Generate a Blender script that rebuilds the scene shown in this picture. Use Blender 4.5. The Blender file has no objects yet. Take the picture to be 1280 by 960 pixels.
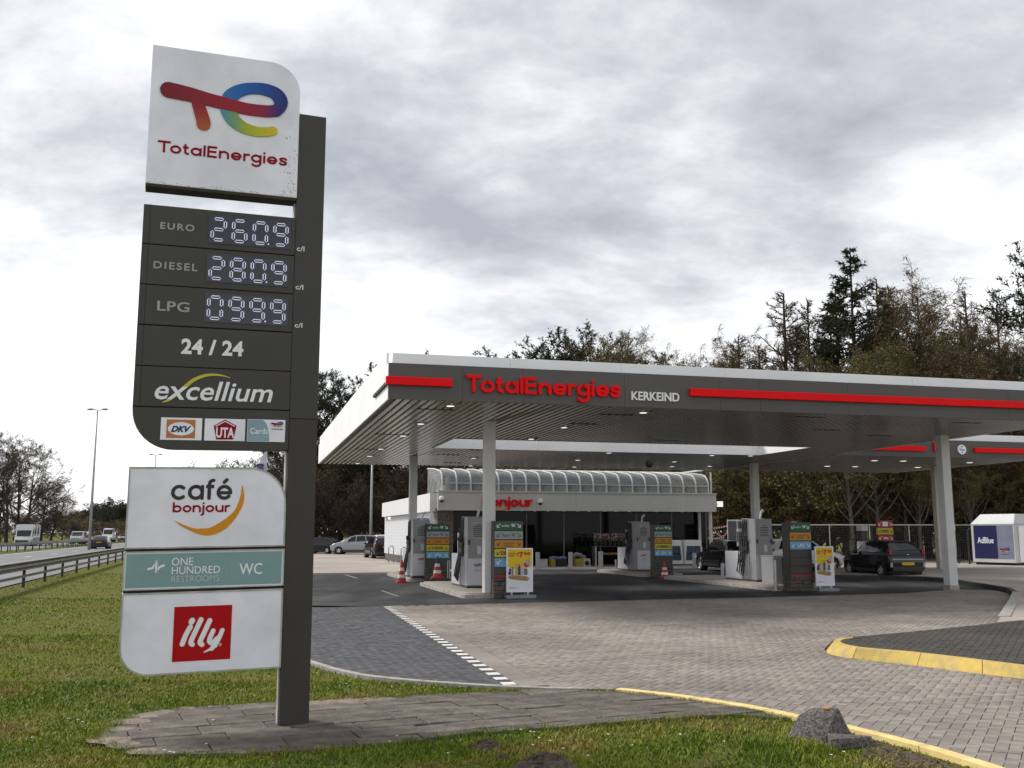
import bpy, math, random
import numpy as np
from mathutils import Vector, Matrix, noise
random.seed(7)
R = math.radians
scene = bpy.context.scene
COL = scene.collection

# ------------------------------------------------------------------ camera
FPX = 1244.4            # focal length in pixels of a 1280 px wide picture (35 mm lens)
EYE = 1.75
PITCH = math.atan(186 / FPX)
cam_d = bpy.data.cameras.new('camera')
cam_d.lens = 35.0
cam_d.sensor_width = 36.0
cam_d.clip_start = 0.1
cam_d.clip_end = 6000
cam = bpy.data.objects.new('camera', cam_d)
COL.objects.link(cam)
cam.location = (0, 0, EYE)
cam.rotation_euler = (R(90) + PITCH, 0, 0)
scene.camera = cam

# ------------------------------------------------------------------ sky, sun, exposure
SUN_EL, SUN_AZ = R(42), R(-62)       # azimuth measured from +Y towards +X
world = bpy.data.worlds.new('World')
scene.world = world
world.use_nodes = True
wn, wl = world.node_tree.nodes, world.node_tree.links
wn.clear()
def W(t, **k):
    n = wn.new(t)
    for a, b in k.items(): setattr(n, a, b)
    return n
w_out = W('ShaderNodeOutputWorld')
w_bg = W('ShaderNodeBackground'); w_bg.inputs['Strength'].default_value = 0.1
w_sky = W('ShaderNodeTexSky', sky_type='NISHITA', sun_disc=False, sun_elevation=SUN_EL, sun_rotation=SUN_AZ)
w_tc = W('ShaderNodeTexCoord')
w_sep = W('ShaderNodeSeparateXYZ')
wl.new(w_tc.outputs['Generated'], w_sep.inputs[0])
def wmath(op, a, b=None, c=None):
    n = W('ShaderNodeMath', operation=op)
    for i, v in enumerate((a, b, c)):
        if v is None: continue
        if isinstance(v, (int, float)): n.inputs[i].default_value = v
        else: wl.new(v, n.inputs[i])
    return n.outputs[0]
zz = wmath('ADD', wmath('MAXIMUM', w_sep.outputs[2], 0.0), 0.34)
cx = wmath('DIVIDE', w_sep.outputs[0], zz)
cy = wmath('DIVIDE', w_sep.outputs[1], zz)
w_cmb = W('ShaderNodeCombineXYZ')
wl.new(cx, w_cmb.inputs[0]); wl.new(cy, w_cmb.inputs[1])
def wnoise(scale, detail, rough, dist, off):
    m = W('ShaderNodeMapping'); m.inputs['Location'].default_value = off
    m.inputs['Scale'].default_value = (1.0, 1.35, 1.0)
    wl.new(w_cmb.outputs[0], m.inputs['Vector'])
    n = W('ShaderNodeTexNoise')
    n.inputs['Scale'].default_value = scale; n.inputs['Detail'].default_value = detail
    n.inputs['Roughness'].default_value = rough; n.inputs['Distortion'].default_value = dist
    wl.new(m.outputs[0], n.inputs['Vector'])
    return n.outputs['Fac']
n1 = wnoise(1.05, 12, 0.56, 0.25, (3.1, 7.4, 0))
n2 = wnoise(4.6, 9, 0.62, 0.2, (11.0, 2.0, 0))
mixn = wmath('ADD', wmath('MULTIPLY', n1, 0.74), wmath('MULTIPLY', n2, 0.26))
# the overcast is thinner towards the horizon
horiz = wmath('POWER', wmath('SUBTRACT', 1.0, wmath('MAXIMUM', w_sep.outputs[2], 0.0)), 3.6)
val = wmath('ADD', mixn, wmath('MULTIPLY', horiz, 0.30))
ramp = W('ShaderNodeValToRGB')
wl.new(val, ramp.inputs['Fac'])
cr = ramp.color_ramp
cr.elements[0].position = 0.46; cr.elements[0].color = (4.3, 4.45, 4.9, 1)
cr.elements[1].position = 0.68; cr.elements[1].color = (11.6, 11.6, 11.7, 1)
e = cr.elements.new(0.53); e.color = (5.9, 6.05, 6.5, 1)
e = cr.elements.new(0.59); e.color = (8.2, 8.3, 8.6, 1)
w_mix = W('ShaderNodeMix', data_type='RGBA')
w_mix.inputs['Factor'].default_value = 0.93
wl.new(w_sky.outputs[0], w_mix.inputs[6]); wl.new(ramp.outputs[0], w_mix.inputs[7])
wl.new(w_mix.outputs[2], w_bg.inputs['Color'])
wl.new(w_bg.outputs[0], w_out.inputs[0])

sun_d = bpy.data.lights.new('sun', 'SUN')
sun_d.energy = 3.0; sun_d.angle = R(16); sun_d.color = (1.0, 0.96, 0.9)
sun = bpy.data.objects.new('sun', sun_d); COL.objects.link(sun)
sv = Vector((math.sin(SUN_AZ) * math.cos(SUN_EL), math.cos(SUN_AZ) * math.cos(SUN_EL), math.sin(SUN_EL)))
sun.rotation_euler = sv.to_track_quat('Z', 'Y').to_euler()
scene.view_settings.view_transform = 'Standard'
scene.view_settings.look = 'None'
scene.view_settings.gamma = 1.0
scene.view_settings.exposure = 0.22
scene.cycles.max_bounces = 6

# ------------------------------------------------------------------ survey: sight lines of the photograph to places on the ground
def ray(x, y):
    u = (x - 640) / FPX; v = (480 - y) / FPX
    return (u, math.cos(PITCH) - v * math.sin(PITCH), math.sin(PITCH) + v * math.cos(PITCH))
def gp(x, y, z=0.0):
    d = ray(x, y); k = (z - EYE) / d[2]
    return (d[0] * k, d[1] * k)
def gpl(pts, z=0.0): return [gp(x, y, z) for x, y in pts]
def at_d(x, y, Y):               # point on the sight line at forward distance Y
    d = ray(x, y); k = Y / d[1]
    return (d[0] * k, Y, EYE + d[2] * k)
TS = R(14.9)                     # heading of the station grid
def SL(x, y):                    # station grid -> world
    return (x * math.cos(TS) - y * math.sin(TS), x * math.sin(TS) + y * math.cos(TS))
def toS(P):
    return (P[0] * math.cos(TS) + P[1] * math.sin(TS), -P[0] * math.sin(TS) + P[1] * math.cos(TS))
TH = R(15.8)                     # heading of the motorway
def HW(x, y): return (x * math.cos(TH) - y * math.sin(TH), x * math.sin(TH) + y * math.cos(TH))

# ------------------------------------------------------------------ materials
MATS = {}
def mat(name, col, rough=0.6, metal=0.0, var=0.12, vscale=3.0, bump=0.0, bscale=40.0, spec=0.5, emit=None, estr=0.0,
        col2=None, attr=None, alpha=None, coat=0.0, trans=0.0, detail=5):
    if name in MATS: return MATS[name]
    m = bpy.data.materials.new(name); m.use_nodes = True
    n, l = m.node_tree.nodes, m.node_tree.links
    b = n['Principled BSDF']
    b.inputs['Roughness'].default_value = rough
    b.inputs['Metallic'].default_value = metal
    b.inputs['Specular IOR Level'].default_value = spec
    b.inputs['Coat Weight'].default_value = coat
    b.inputs['Transmission Weight'].default_value = trans
    if alpha is not None: b.inputs['Alpha'].default_value = alpha
    c = tuple(col) + (1,) if len(col) == 3 else tuple(col)
    tc = n.new('ShaderNodeTexCoord')
    nz = n.new('ShaderNodeTexNoise'); nz.inputs['Scale'].default_value = vscale
    nz.inputs['Detail'].default_value = detail; nz.inputs['Roughness'].default_value = 0.6
    l.new(tc.outputs['Object'], nz.inputs['Vector'])
    mx = n.new('ShaderNodeMix'); mx.data_type = 'RGBA'
    c2 = (tuple(col2) + (1,)) if col2 else tuple(x * (1 - var) for x in c[:3]) + (1,)
    c1 = c if col2 else tuple(min(1, x * (1 + var * 0.6)) for x in c[:3]) + (1,)
    mr = n.new('ShaderNodeMapRange'); mr.inputs[1].default_value = 0.35; mr.inputs[2].default_value = 0.65
    l.new(nz.outputs['Fac'], mr.inputs[0])
    l.new(mr.outputs[0], mx.inputs['Factor'])
    mx.inputs[6].default_value = c2; mx.inputs[7].default_value = c1
    out = mx.outputs[2]
    if attr:                      # per-piece tone stored on the mesh (the piece's own colour)
        at = n.new('ShaderNodeAttribute'); at.attribute_name = attr
        hs = n.new('ShaderNodeMapRange')
        hs.inputs[3].default_value = 0.80; hs.inputs[4].default_value = 1.2
        l.new(at.outputs['Fac'], hs.inputs[0])
        vm = n.new('ShaderNodeVectorMath'); vm.operation = 'SCALE'
        l.new(out, vm.inputs[0]); l.new(hs.outputs[0], vm.inputs['Scale'])
        out = vm.outputs[0]
    l.new(out, b.inputs['Base Color'])
    if bump > 0:
        bz = n.new('ShaderNodeTexNoise'); bz.inputs['Scale'].default_value = bscale; bz.inputs['Detail'].default_value = 6
        l.new(tc.outputs['Object'], bz.inputs['Vector'])
        bp = n.new('ShaderNodeBump'); bp.inputs['Strength'].default_value = bump; bp.inputs['Distance'].default_value = 0.02
        l.new(bz.outputs['Fac'], bp.inputs['Height']); l.new(bp.outputs[0], b.inputs['Normal'])
    if emit:
        b.inputs['Emission Color'].default_value = tuple(emit) + (1,)
        b.inputs['Emission Strength'].default_value = estr
    MATS[name] = m
    return m
def vcol_mat(name, rough=0.5, spec=0.4):
    m = bpy.data.materials.new(name); m.use_nodes = True
    n, l = m.node_tree.nodes, m.node_tree.links
    at = n.new('ShaderNodeAttribute'); at.attribute_name = 'ink'
    b = n['Principled BSDF']; b.inputs['Roughness'].default_value = rough; b.inputs['Specular IOR Level'].default_value = spec
    l.new(at.outputs['Color'], b.inputs['Base Color'])
    return m

# ------------------------------------------------------------------ mesh helpers
class MB:
    def __init__(s): s.v = []; s.f = []; s.m = []
    def add(s, v, f, m=0):
        o = len(s.v); s.v += [tuple(p) for p in v]
        s.f += [tuple(i + o for i in q) for q in f]; s.m += [m] * len(f); return s
    def box(s, x0, x1, y0, y1, z0, z1, m=0):
        v = [(x0,y0,z0),(x1,y0,z0),(x1,y1,z0),(x0,y1,z0),(x0,y0,z1),(x1,y0,z1),(x1,y1,z1),(x0,y1,z1)]
        return s.add(v, [(0,3,2,1),(4,5,6,7),(0,1,5,4),(1,2,6,5),(2,3,7,6),(3,0,4,7)], m)
    def prism(s, poly, h0, h1, ax='z', m=0):     # poly extruded along an axis
        n = len(poly)
        def P(a, b, h): return (a, b, h) if ax == 'z' else ((a, h, b) if ax == 'y' else (h, a, b))
        v = [P(a, b, h0) for a, b in poly] + [P(a, b, h1) for a, b in poly]
        f = [tuple(range(n))[::-1], tuple(range(n, 2 * n))] + [(i, (i+1) % n, n + (i+1) % n, n + i) for i in range(n)]
        return s.add(v, f, m)
    def cyl(s, p0, p1, r0, r1=None, n=12, m=0, caps=True):
        r1 = r0 if r1 is None else r1
        p0 = Vector(p0); p1 = Vector(p1); d = (p1 - p0).normalized()
        a = d.orthogonal().normalized(); b = d.cross(a)
        v = []
        for p, r in ((p0, r0), (p1, r1)):
            for i in range(n):
                t = 2 * math.pi * i / n
                v.append(p + a * (r * math.cos(t)) + b * (r * math.sin(t)))
        f = [(i, (i+1) % n, n + (i+1) % n, n + i) for i in range(n)]
        if caps: f += [tuple(range(n))[::-1], tuple(range(n, 2*n))]
        return s.add(v, f, m)
    def tube(s, pts, r, n=8, m=0):
        pts = [Vector(p) for p in pts]; rs = r if isinstance(r, (list, tuple)) else [r] * len(pts)
        v = []; a = None
        for i, p in enumerate(pts):
            d = (pts[min(i+1, len(pts)-1)] - pts[max(i-1, 0)]).normalized()
            if a is None: a = d.orthogonal().normalized()
            else: a = (a - d * a.dot(d)).normalized()
            b = d.cross(a)
            for k in range(n):
                t = 2 * math.pi * k / n
                v.append(p + a * (rs[i] * math.cos(t)) + b * (rs[i] * math.sin(t)))
        f = []
        for i in range(len(pts) - 1):
            for k in range(n):
                f.append((i*n+k, i*n+(k+1) % n, (i+1)*n+(k+1) % n, (i+1)*n+k))
        f += [tuple(range(n))[::-1], tuple(range((len(pts)-1)*n, len(pts)*n))]
        return s.add(v, f, m)
    def lathe(s, prof, c=(0, 0, 0), n=20, m=0, caps=True):   # prof: (r, z)
        v = []
        for r, z in prof:
            for k in range(n):
                t = 2*math.pi*k/n; v.append((c[0]+r*math.cos(t), c[1]+r*math.sin(t), c[2]+z))
        f = []
        for i in range(len(prof)-1):
            for k in range(n): f.append((i*n+k, i*n+(k+1) % n, (i+1)*n+(k+1) % n, (i+1)*n+k))
        if caps: f += [tuple(range(n))[::-1], tuple(range((len(prof)-1)*n, len(prof)*n))]
        return s.add(v, f, m)
    def ball(s, c, r, sc=(1,1,1), n=10, m=0):
        prof = [(r*math.sin(math.pi*i/8), -r*math.cos(math.pi*i/8)) for i in range(9)]
        o = len(s.v); s.lathe([(max(a, 1e-4), b) for a, b in prof], (0,0,0), n, m)
        for i in range(o, len(s.v)):
            p = s.v[i]; s.v[i] = (c[0]+p[0]*sc[0], c[1]+p[1]*sc[1], c[2]+p[2]*sc[2])
        return s
    def xf(s, fn): s.v = [tuple(fn(*p)) for p in s.v]; return s
    def mesh(s, name, mats, smooth=False):
        me = bpy.data.meshes.new(name); me.from_pydata(s.v, [], s.f)
        for mm in mats: me.materials.append(mm)
        if len(mats) > 1: me.polygons.foreach_set('material_index', s.m)
        if smooth: me.polygons.foreach_set('use_smooth', [True] * len(s.f))
        me.update(); return me
def link(name, me, parent=None, loc=(0,0,0), rz=0.0):
    o = bpy.data.objects.new(name, me); COL.objects.link(o)
    o.location = loc; o.rotation_euler = (0, 0, rz)
    if parent: o.parent = parent
    return o
def obj(name, mb, mats, parent=None, smooth=False, bev=0.0, loc=(0,0,0), rz=0.0, auto=False, label=None):
    if not isinstance(mats, (list, tuple)): mats = [mats]
    o = link(name, mb.mesh(name, mats, smooth), parent, loc, rz)
    if bev > 0:
        b = o.modifiers.new('bevel', 'BEVEL'); b.width = bev; b.segments = 2; b.limit_method = 'ANGLE'
        b.harden_normals = False
    if auto:
        o.data.polygons.foreach_set('use_smooth', [True] * len(o.data.polygons))
        try: o.data.set_sharp_from_angle(angle=R(35))
        except Exception: pass
    if label: o['label'] = label
    return o
def thing(name, label, cat, loc=(0,0,0), rz=0.0, group=None):
    o = link(name, None, None, loc, rz); o.empty_display_size = 0.3
    o['label'] = label; o['category'] = cat
    if group: o['group'] = group
    return o
def tag(o, label, cat, group=None):
    o['label'] = label; o['category'] = cat
    if group: o['group'] = group
    return o
def struct(o): o['kind'] = 'structure'; return o
KIDS = {}
def kids(o):
    return [c for c in bpy.data.objects if c.parent == o]
def dup(root, loc=None, rz=None, label=None, group=None, scale=None, children=None):
    r = root.copy(); COL.objects.link(r)
    if loc is not None: r.location = loc
    if rz is not None: r.rotation_euler[2] = rz
    if label: r['label'] = label
    if group: r['group'] = group
    if scale: r.scale = (scale, scale, scale) if isinstance(scale, (int, float)) else scale
    ch = children if children is not None else tree_of(root)
    def rec(lst, par):
        for c, sub in lst:
            d = c.copy(); COL.objects.link(d); d.parent = par; rec(sub, d)
    rec(ch, r)
    return r
def tree_of(root): return [(c, tree_of(c)) for c in kids(root)]

# text -> mesh (built-in font), evaluated in a scene of its own
def text_mb(body, bold=0.0, ext=0.0, shear=0.0, space=1.0, res=3):
    cu = bpy.data.curves.new('lettering', 'FONT'); cu.body = body
    cu.offset = bold; cu.extrude = ext; cu.shear = shear; cu.space_character = space; cu.resolution_u = res
    o = bpy.data.objects.new('lettering', cu)
    me = bpy.data.meshes.new_from_object(o)
    mb = MB(); mb.add([v.co[:] for v in me.vertices], [tuple(p.vertices) for p in me.polygons])
    bpy.data.objects.remove(o); bpy.data.curves.remove(cu); bpy.data.meshes.remove(me)
    return mb
def fit_text(body, x0, x1, z0, z1, y=0.0, depth=0.004, bold=0.0, shear=0.0, space=1.0, keep=False):
    """lettering standing in the XZ plane, filling the given box, its face towards -Y"""
    mb = text_mb(body, bold, 0.5 if depth > 0 else 0, shear, space)
    a = np.array(mb.v); lo = a.min(0); hi = a.max(0)
    sx = (x1-x0)/(hi[0]-lo[0]); sz = (z1-z0)/(hi[1]-lo[1])
    mb.v = [(x0+(p[0]-lo[0])*sx, y-(p[2]+0.5)*depth if depth > 0 else y, z0+(p[1]-lo[1])*sz) for p in mb.v]
    return mb
def ribbon(pts, w, y, depth, closed=False, n_end=6):
    """thick rounded stroke in the XZ plane; pts (x,z), w width or list"""
    ws = w if isinstance(w, (list, tuple)) else [w]*len(pts)
    L = []; Rr = []
    for i, p in enumerate(pts):
        a = pts[max(i-1, 0)]; b = pts[min(i+1, len(pts)-1)]
        dx, dz = b[0]-a[0], b[1]-a[1]; q = math.hypot(dx, dz) or 1
        nx, nz = -dz/q*ws[i]/2, dx/q*ws[i]/2
        L.append((p[0]+nx, p[1]+nz)); Rr.append((p[0]-nx, p[1]-nz))
    def cap(p, q, w0, sgn):
        a0 = math.atan2(q[1]-p[1], q[0]-p[0]); out = []
        for k in range(1, n_end):
            t = a0 + sgn*math.pi*k/n_end; out.append((p[0]+w0/2*math.cos(t), p[1]+w0/2*math.sin(t)))
        return out
    mb = MB(); n = len(pts)
    v = [(x, y-depth, z) for x, z in L] + [(x, y-depth, z) for x, z in Rr] + [(x, y, z) for x, z in L] + [(x, y, z) for x, z in Rr]
    f = []
    for i in range(n-1):
        f += [(i, n+i, n+i+1, i+1), (i, i+1, 2*n+i+1, 2*n+i), (n+i+1, n+i, 3*n+i, 3*n+i+1)]
    mb.add(v, f)
    if n_end:
        for idx, s_ in ((0, 1), (n-1, -1)):
            p = pts[idx]; q = L[idx]; c = [q] + cap(p, q, ws[idx], s_) + [Rr[idx]]
            m = len(c)
            mb.add([(x, y-depth, z) for x, z in c] + [(x, y, z) for x, z in c],
                   [tuple(range(m))] + [(i, i+1, m+i+1, m+i) for i in range(m-1)])
    return mb
def _arc(cx_, cy_, r, a0, a1, n=14, ry=None):
    return [(cx_+r*math.cos(R(a0+(a1-a0)*i/n)), cy_+(ry or r)*math.sin(R(a0+(a1-a0)*i/n))) for i in range(n+1)]
GLYPH = {   # rounded geometric letters as centre lines: (advance, [(points, square ends)])
    'o': (1.0, [(_arc(.5, .5, .37, 90, 450, 24), 0)]),
    'a': (1.0, [(_arc(.5, .5, .37, 90, 450, 24), 0), ([(.87, .87), (.87, .13)], 0)]),
    'e': (1.0, [([(.16, .47), (.86, .47)], 1), (_arc(.5, .5, .37, -5, 318, 22), 0)]),
    'c': (.92, [(_arc(.5, .5, .37, 48, 312, 20), 0)]),
    'n': (.96, [([(.13, .87), (.13, .13)], 0), ([(.13, .5)]+_arc(.48, .52, .35, 180, 0, 12)+[(.83, .13)], 0)]),
    'u': (.96, [([(.83, .87), (.83, .13)], 0), ([(.13, .87)]+_arc(.48, .48, .35, 180, 360, 12)+[(.83, .5)], 0)]),
    'r': (.60, [([(.13, .87), (.13, .13)], 0), ([(.13, .45)]+_arc(.47, .53, .34, 180, 80, 8), 0)]),
    'g': (1.0, [(_arc(.5, .5, .37, 90, 450, 24), 0), ([(.87, .87), (.87, -.02)]+_arc(.5, -.04, .37, 0, -145, 12), 0)]),
    'i': (.26, [([(.13, .87), (.13, .13)], 0), ([(.13, 1.235), (.13, 1.265)], 0)]),
    'j': (.30, [([(.17, .87), (.17, -.12)]+_arc(-.05, -.14, .22, 0, -80, 6), 0), ([(.17, 1.235), (.17, 1.265)], 0)]),
    'l': (.26, [([(.13, 1.29), (.13, .13)], 0)]),
    't': (.56, [([(.22, 1.18), (.22, .36)]+_arc(.44, .36, .22, 180, 275, 7), 0), ([(.02, .87), (.50, .87)], 1)]),
    'f': (.56, [([(.22, .13), (.22, 1.02)]+_arc(.44, 1.04, .22, 180, 85, 7), 0), ([(.02, .87), (.50, .87)], 1)]),
    'b': (1.0, [(_arc(.5, .5, .37, 90, 450, 24), 0), ([(.13, 1.29), (.13, .13)], 0)]),
    's': (.80, [([(.66, .76), (.52, .87), (.34, .87), (.17, .80), (.15, .67), (.26, .56), (.42, .50), (.60, .43), (.67, .30), (.60, .17), (.42, .12), (.25, .14), (.12, .25)], 0)]),
    'T': (.93, [([(.0, 1.27), (1.06, 1.27)], 1), ([(.53, 1.2), (.53, .0)], 1)]),
    'E': (.92, [([(.13, 1.40), (.13, .0)], 1), ([(.13, 1.27), (.86, 1.27)], 1), ([(.13, .72), (.80, .72)], 1), ([(.13, .13), (.86, .13)], 1)]),
}
GLYPH['\u00e9'] = (1.0, GLYPH['e'][1]+[([(.47, 1.14), (.62, 1.30)], 0)])
def stroke_text(body, x0, x1, z0, z1, y=0.0, depth=.004, w=.25, gap=.13):
    S_ = []; x = 0
    for ch in body:
        adv, st = GLYPH[ch]
        for pts, sq in st: S_.append(([(p[0]+x, p[1]) for p in pts], sq))
        x += adv+gap
    xs = [p[0] for s_, q in S_ for p in s_]; zs = [p[1] for s_, q in S_ for p in s_]
    lo = (min(xs)-(0 if body[0] == 'T' else w/2), min(zs)-w/2); hi = (max(xs)+w/2, max(zs)+w/2)
    sx, sz = (x1-x0)/(hi[0]-lo[0]), (z1-z0)/(hi[1]-lo[1]); mb = MB()
    for k, (pts, sq) in enumerate(S_):
        P_ = [(x0+(p[0]-lo[0])*sx, z0+(p[1]-lo[1])*sz) for p in pts]
        if not sq and len(P_) == 13: P_ = smooth_pts(P_, 3)
        rb = ribbon(P_, w*(sx+sz)/2, y, depth+(k % 4)*depth*.03, n_end=0 if sq else 6); mb.add(rb.v, rb.f)
    return mb
def smooth_pts(pts, k=6):
    out = []
    for i in range(len(pts)-1):
        p0 = pts[max(i-1, 0)]; p1 = pts[i]; p2 = pts[i+1]; p3 = pts[min(i+2, len(pts)-1)]
        for j in range(k):
            t = j/k
            out.append(tuple(0.5*((2*p1[a])+(-p0[a]+p2[a])*t+(2*p0[a]-5*p1[a]+4*p2[a]-p3[a])*t*t+(-p0[a]+3*p1[a]-3*p2[a]+p3[a])*t**3) for a in range(len(p1))))
    out.append(tuple(pts[-1])); return out
def inside(px, py, poly):
    px = np.asarray(px); py = np.asarray(py); r = np.zeros(px.shape, bool); n = len(poly)
    for i in range(n):
        x0, y0 = poly[i]; x1, y1 = poly[(i+1) % n]
        c = ((y0 > py) != (y1 > py))
        with np.errstate(divide='ignore', invalid='ignore'):
            r ^= c & (px < (x1-x0)*(py-y0)/((y1-y0) if y1 != y0 else 1e-9)+x0)
    return r
def clip_rect(poly, quad):
    """polygon poly clipped to the convex counter-clockwise quad"""
    out = list(poly)
    for i in range(len(quad)):
        a = quad[i]; b = quad[(i+1) % len(quad)]; inp = out; out = []
        if not inp: return []
        def side(p): return (b[0]-a[0])*(p[1]-a[1])-(b[1]-a[1])*(p[0]-a[0])
        for j in range(len(inp)):
            p = inp[j]; q = inp[(j+1) % len(inp)]; sp_, sq = side(p), side(q)
            if sp_ >= 0: out.append(p)
            if sp_*sq < 0:
                t = sp_/(sp_-sq); out.append((p[0]+(q[0]-p[0])*t, p[1]+(q[1]-p[1])*t))
    return out
def area(poly):
    return 0.5*sum(poly[i][0]*poly[(i+1) % len(poly)][1]-poly[(i+1) % len(poly)][0]*poly[i][1] for i in range(len(poly)))
def fast_mesh(name, V, F, mats, mi=None, smooth=False):
    """V (n,3) array, F list of equal-length faces as an (m,k) array"""
    me = bpy.data.meshes.new(name); V = np.asarray(V, np.float32); F = np.asarray(F, np.int32); k = F.shape[1]
    me.vertices.add(len(V)); me.vertices.foreach_set('co', V.ravel())
    me.loops.add(F.size); me.loops.foreach_set('vertex_index', F.ravel())
    me.polygons.add(len(F)); me.polygons.foreach_set('loop_start', np.arange(0, F.size, k, dtype=np.int32))
    try: me.polygons.foreach_set('loop_total', np.full(len(F), k, np.int32))
    except Exception: pass
    for mm in mats: me.materials.append(mm)
    if mi is not None: me.polygons.foreach_set('material_index', np.asarray(mi, np.int32))
    if smooth: me.polygons.foreach_set('use_smooth', np.ones(len(F), bool))
    me.update(calc_edges=True); me.validate(); return me

# ================================================================== GROUND
M_grass = mat('lawn_soil', (0.108, 0.132, 0.018), 0.95, var=0.5, vscale=0.8, bump=0.9, bscale=30, spec=0.05, col2=(0.13, 0.118, 0.042), detail=10)
M_joint = mat('joint_sand', (0.06, 0.055, 0.048), 0.95, spec=0.1)
M_brick = mat('forecourt_brick', (0.290, 0.255, 0.224), 0.85, var=0.30, vscale=0.33, bump=0.5, bscale=120, attr='tone', spec=0.2, detail=9)
M_dbrick = mat('dark_brick', (0.105, 0.105, 0.11), 0.85, var=0.35, vscale=7, bump=0.5, bscale=120, attr='tone', spec=0.2, detail=8)
M_wbrick = mat('island_brick', (0.080, 0.072, 0.066), 0.75, var=0.3, vscale=0.5, bump=0.5, bscale=120, attr='tone', spec=0.3, col2=(0.048, 0.045, 0.034), detail=8)
M_slab = mat('island_slab', (0.19, 0.163, 0.137), 0.9, vscale=3.4, bump=1.0, bscale=30, attr='tone', spec=0.15, col2=(0.088, 0.078, 0.070), detail=12)
M_sand = mat('sand', (0.27, 0.225, 0.185), 0.95, var=0.3, vscale=8, bump=0.8, bscale=60, spec=0.1)
M_soil = mat('soil', (0.125, 0.095, 0.075), 0.95, var=0.5, vscale=14, bump=1.0, bscale=50, spec=0.1)
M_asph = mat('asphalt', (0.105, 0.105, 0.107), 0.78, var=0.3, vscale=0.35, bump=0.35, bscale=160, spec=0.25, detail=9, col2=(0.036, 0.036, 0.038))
M_road = mat('motorway_asphalt', (0.17, 0.17, 0.178), 0.8, var=0.15, vscale=0.2, bump=0.3, bscale=100)
M_conc = mat('apron_concrete', (0.36, 0.315, 0.275), 0.85, var=0.25, vscale=0.25, bump=0.2, bscale=80, detail=8)
M_yel = mat('yellow_kerb_paint', (0.64, 0.44, 0.085), 0.8, vscale=6, bump=0.5, bscale=50, col2=(0.42, 0.33, 0.13), detail=12)
M_yel2 = mat('pale_yellow_paint', (0.78, 0.60, 0.25), 0.75, var=0.2, vscale=4, bump=0.3, bscale=60)
M_kerb = mat('kerb_concrete', (0.36, 0.34, 0.31), 0.85, var=0.25, vscale=5, bump=0.4, bscale=80)
M_kerbd = mat('dark_kerb', (0.035, 0.035, 0.037), 0.7, var=0.3, vscale=3, bump=0.3)
M_wpaint = mat('road_paint', (0.72, 0.71, 0.68), 0.7, var=0.2, vscale=5)

def dark_streaks(m):  # multiplies the base colour by stretched noise, giving darker streaks
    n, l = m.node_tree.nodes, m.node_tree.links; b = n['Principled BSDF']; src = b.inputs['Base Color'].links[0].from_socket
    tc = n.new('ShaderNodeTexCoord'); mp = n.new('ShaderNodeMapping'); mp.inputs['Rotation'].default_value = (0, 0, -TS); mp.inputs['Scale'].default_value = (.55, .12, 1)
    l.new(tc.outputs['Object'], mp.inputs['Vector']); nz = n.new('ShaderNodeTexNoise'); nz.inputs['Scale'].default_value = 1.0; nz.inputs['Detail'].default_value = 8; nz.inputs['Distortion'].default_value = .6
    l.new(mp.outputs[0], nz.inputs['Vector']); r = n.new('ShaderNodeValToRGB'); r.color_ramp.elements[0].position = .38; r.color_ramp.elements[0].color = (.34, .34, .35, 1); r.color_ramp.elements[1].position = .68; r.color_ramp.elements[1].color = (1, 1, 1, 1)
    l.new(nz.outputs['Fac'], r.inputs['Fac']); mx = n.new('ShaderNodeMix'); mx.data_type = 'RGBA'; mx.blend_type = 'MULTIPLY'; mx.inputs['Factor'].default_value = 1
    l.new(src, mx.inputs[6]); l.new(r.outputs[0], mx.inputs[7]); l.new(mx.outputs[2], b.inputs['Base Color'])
dark_streaks(M_asph)
def sheet(name, poly, z, m, thick=None):
    mb = MB()
    if area(poly) < 0: poly = poly[::-1]
    if thick: mb.prism(poly, z-thick, z)
    else: mb.add([(x, y, z) for x, y in poly], [tuple(range(len(poly)))])
    return struct(obj(name, mb, m))
g = MB(); g.add([(-1500,-60,-.035),(1500,-60,-.035),(1500,2900,-.035),(-1500,2900,-.035)], [(0,1,2,3)])
ground = struct(obj('ground', g, M_grass))

# outlines (sight lines of the photograph laid down on the ground)
LKERB = gpl([(236,686),(250,695),(264,716),(290,750),(330,790),(365,815),(388,826),(420,836),(460,845),(520,851),(600,856.5),(642,858.5)])
YKERB = gpl([(690,860.5),(735,861),(775,862),(815,866),(860,871.5),(905,878),(950,885.5),(1000,896),(1060,908.5),(1120,923),(1180,939),(1240,957.5),(1300,978),(1390,1012)])
BR_DASH = gpl([(478,757.5),(633,858.5)])       # dark lane | chequered line
def along(a, b, t): return (a[0]+(b[0]-a[0])*t, a[1]+(b[1]-a[1])*t)
def offset_line(a, b, d):
    L = math.hypot(b[0]-a[0], b[1]-a[1]); nx, ny = (b[1]-a[1])/L, -(b[0]-a[0])/L
    return (a[0]+nx*d, a[1]+ny*d), (b[0]+nx*d, b[1]+ny*d)
DA, DBt = BR_DASH
if offset_line(DA, DBt, 1)[0][0] > DA[0]: SG = 1
else: SG = -1
L1 = offset_line(DA, DBt, SG*0.17); L2 = offset_line(DA, DBt, SG*0.50)
LANE = LKERB[:11] + [gp(633, 858.3)] + [DA] + gpl([(388,759.5),(300,762),(268,722)])
LANE = LKERB[4:11] + [DBt, DA] + gpl([(388,759.5),(310,761)])
FRONT = gpl([(1245,738),(1190,737),(1130,741.5),(960,746.5),(800,750),(650,753.5),(505,758)])
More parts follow.
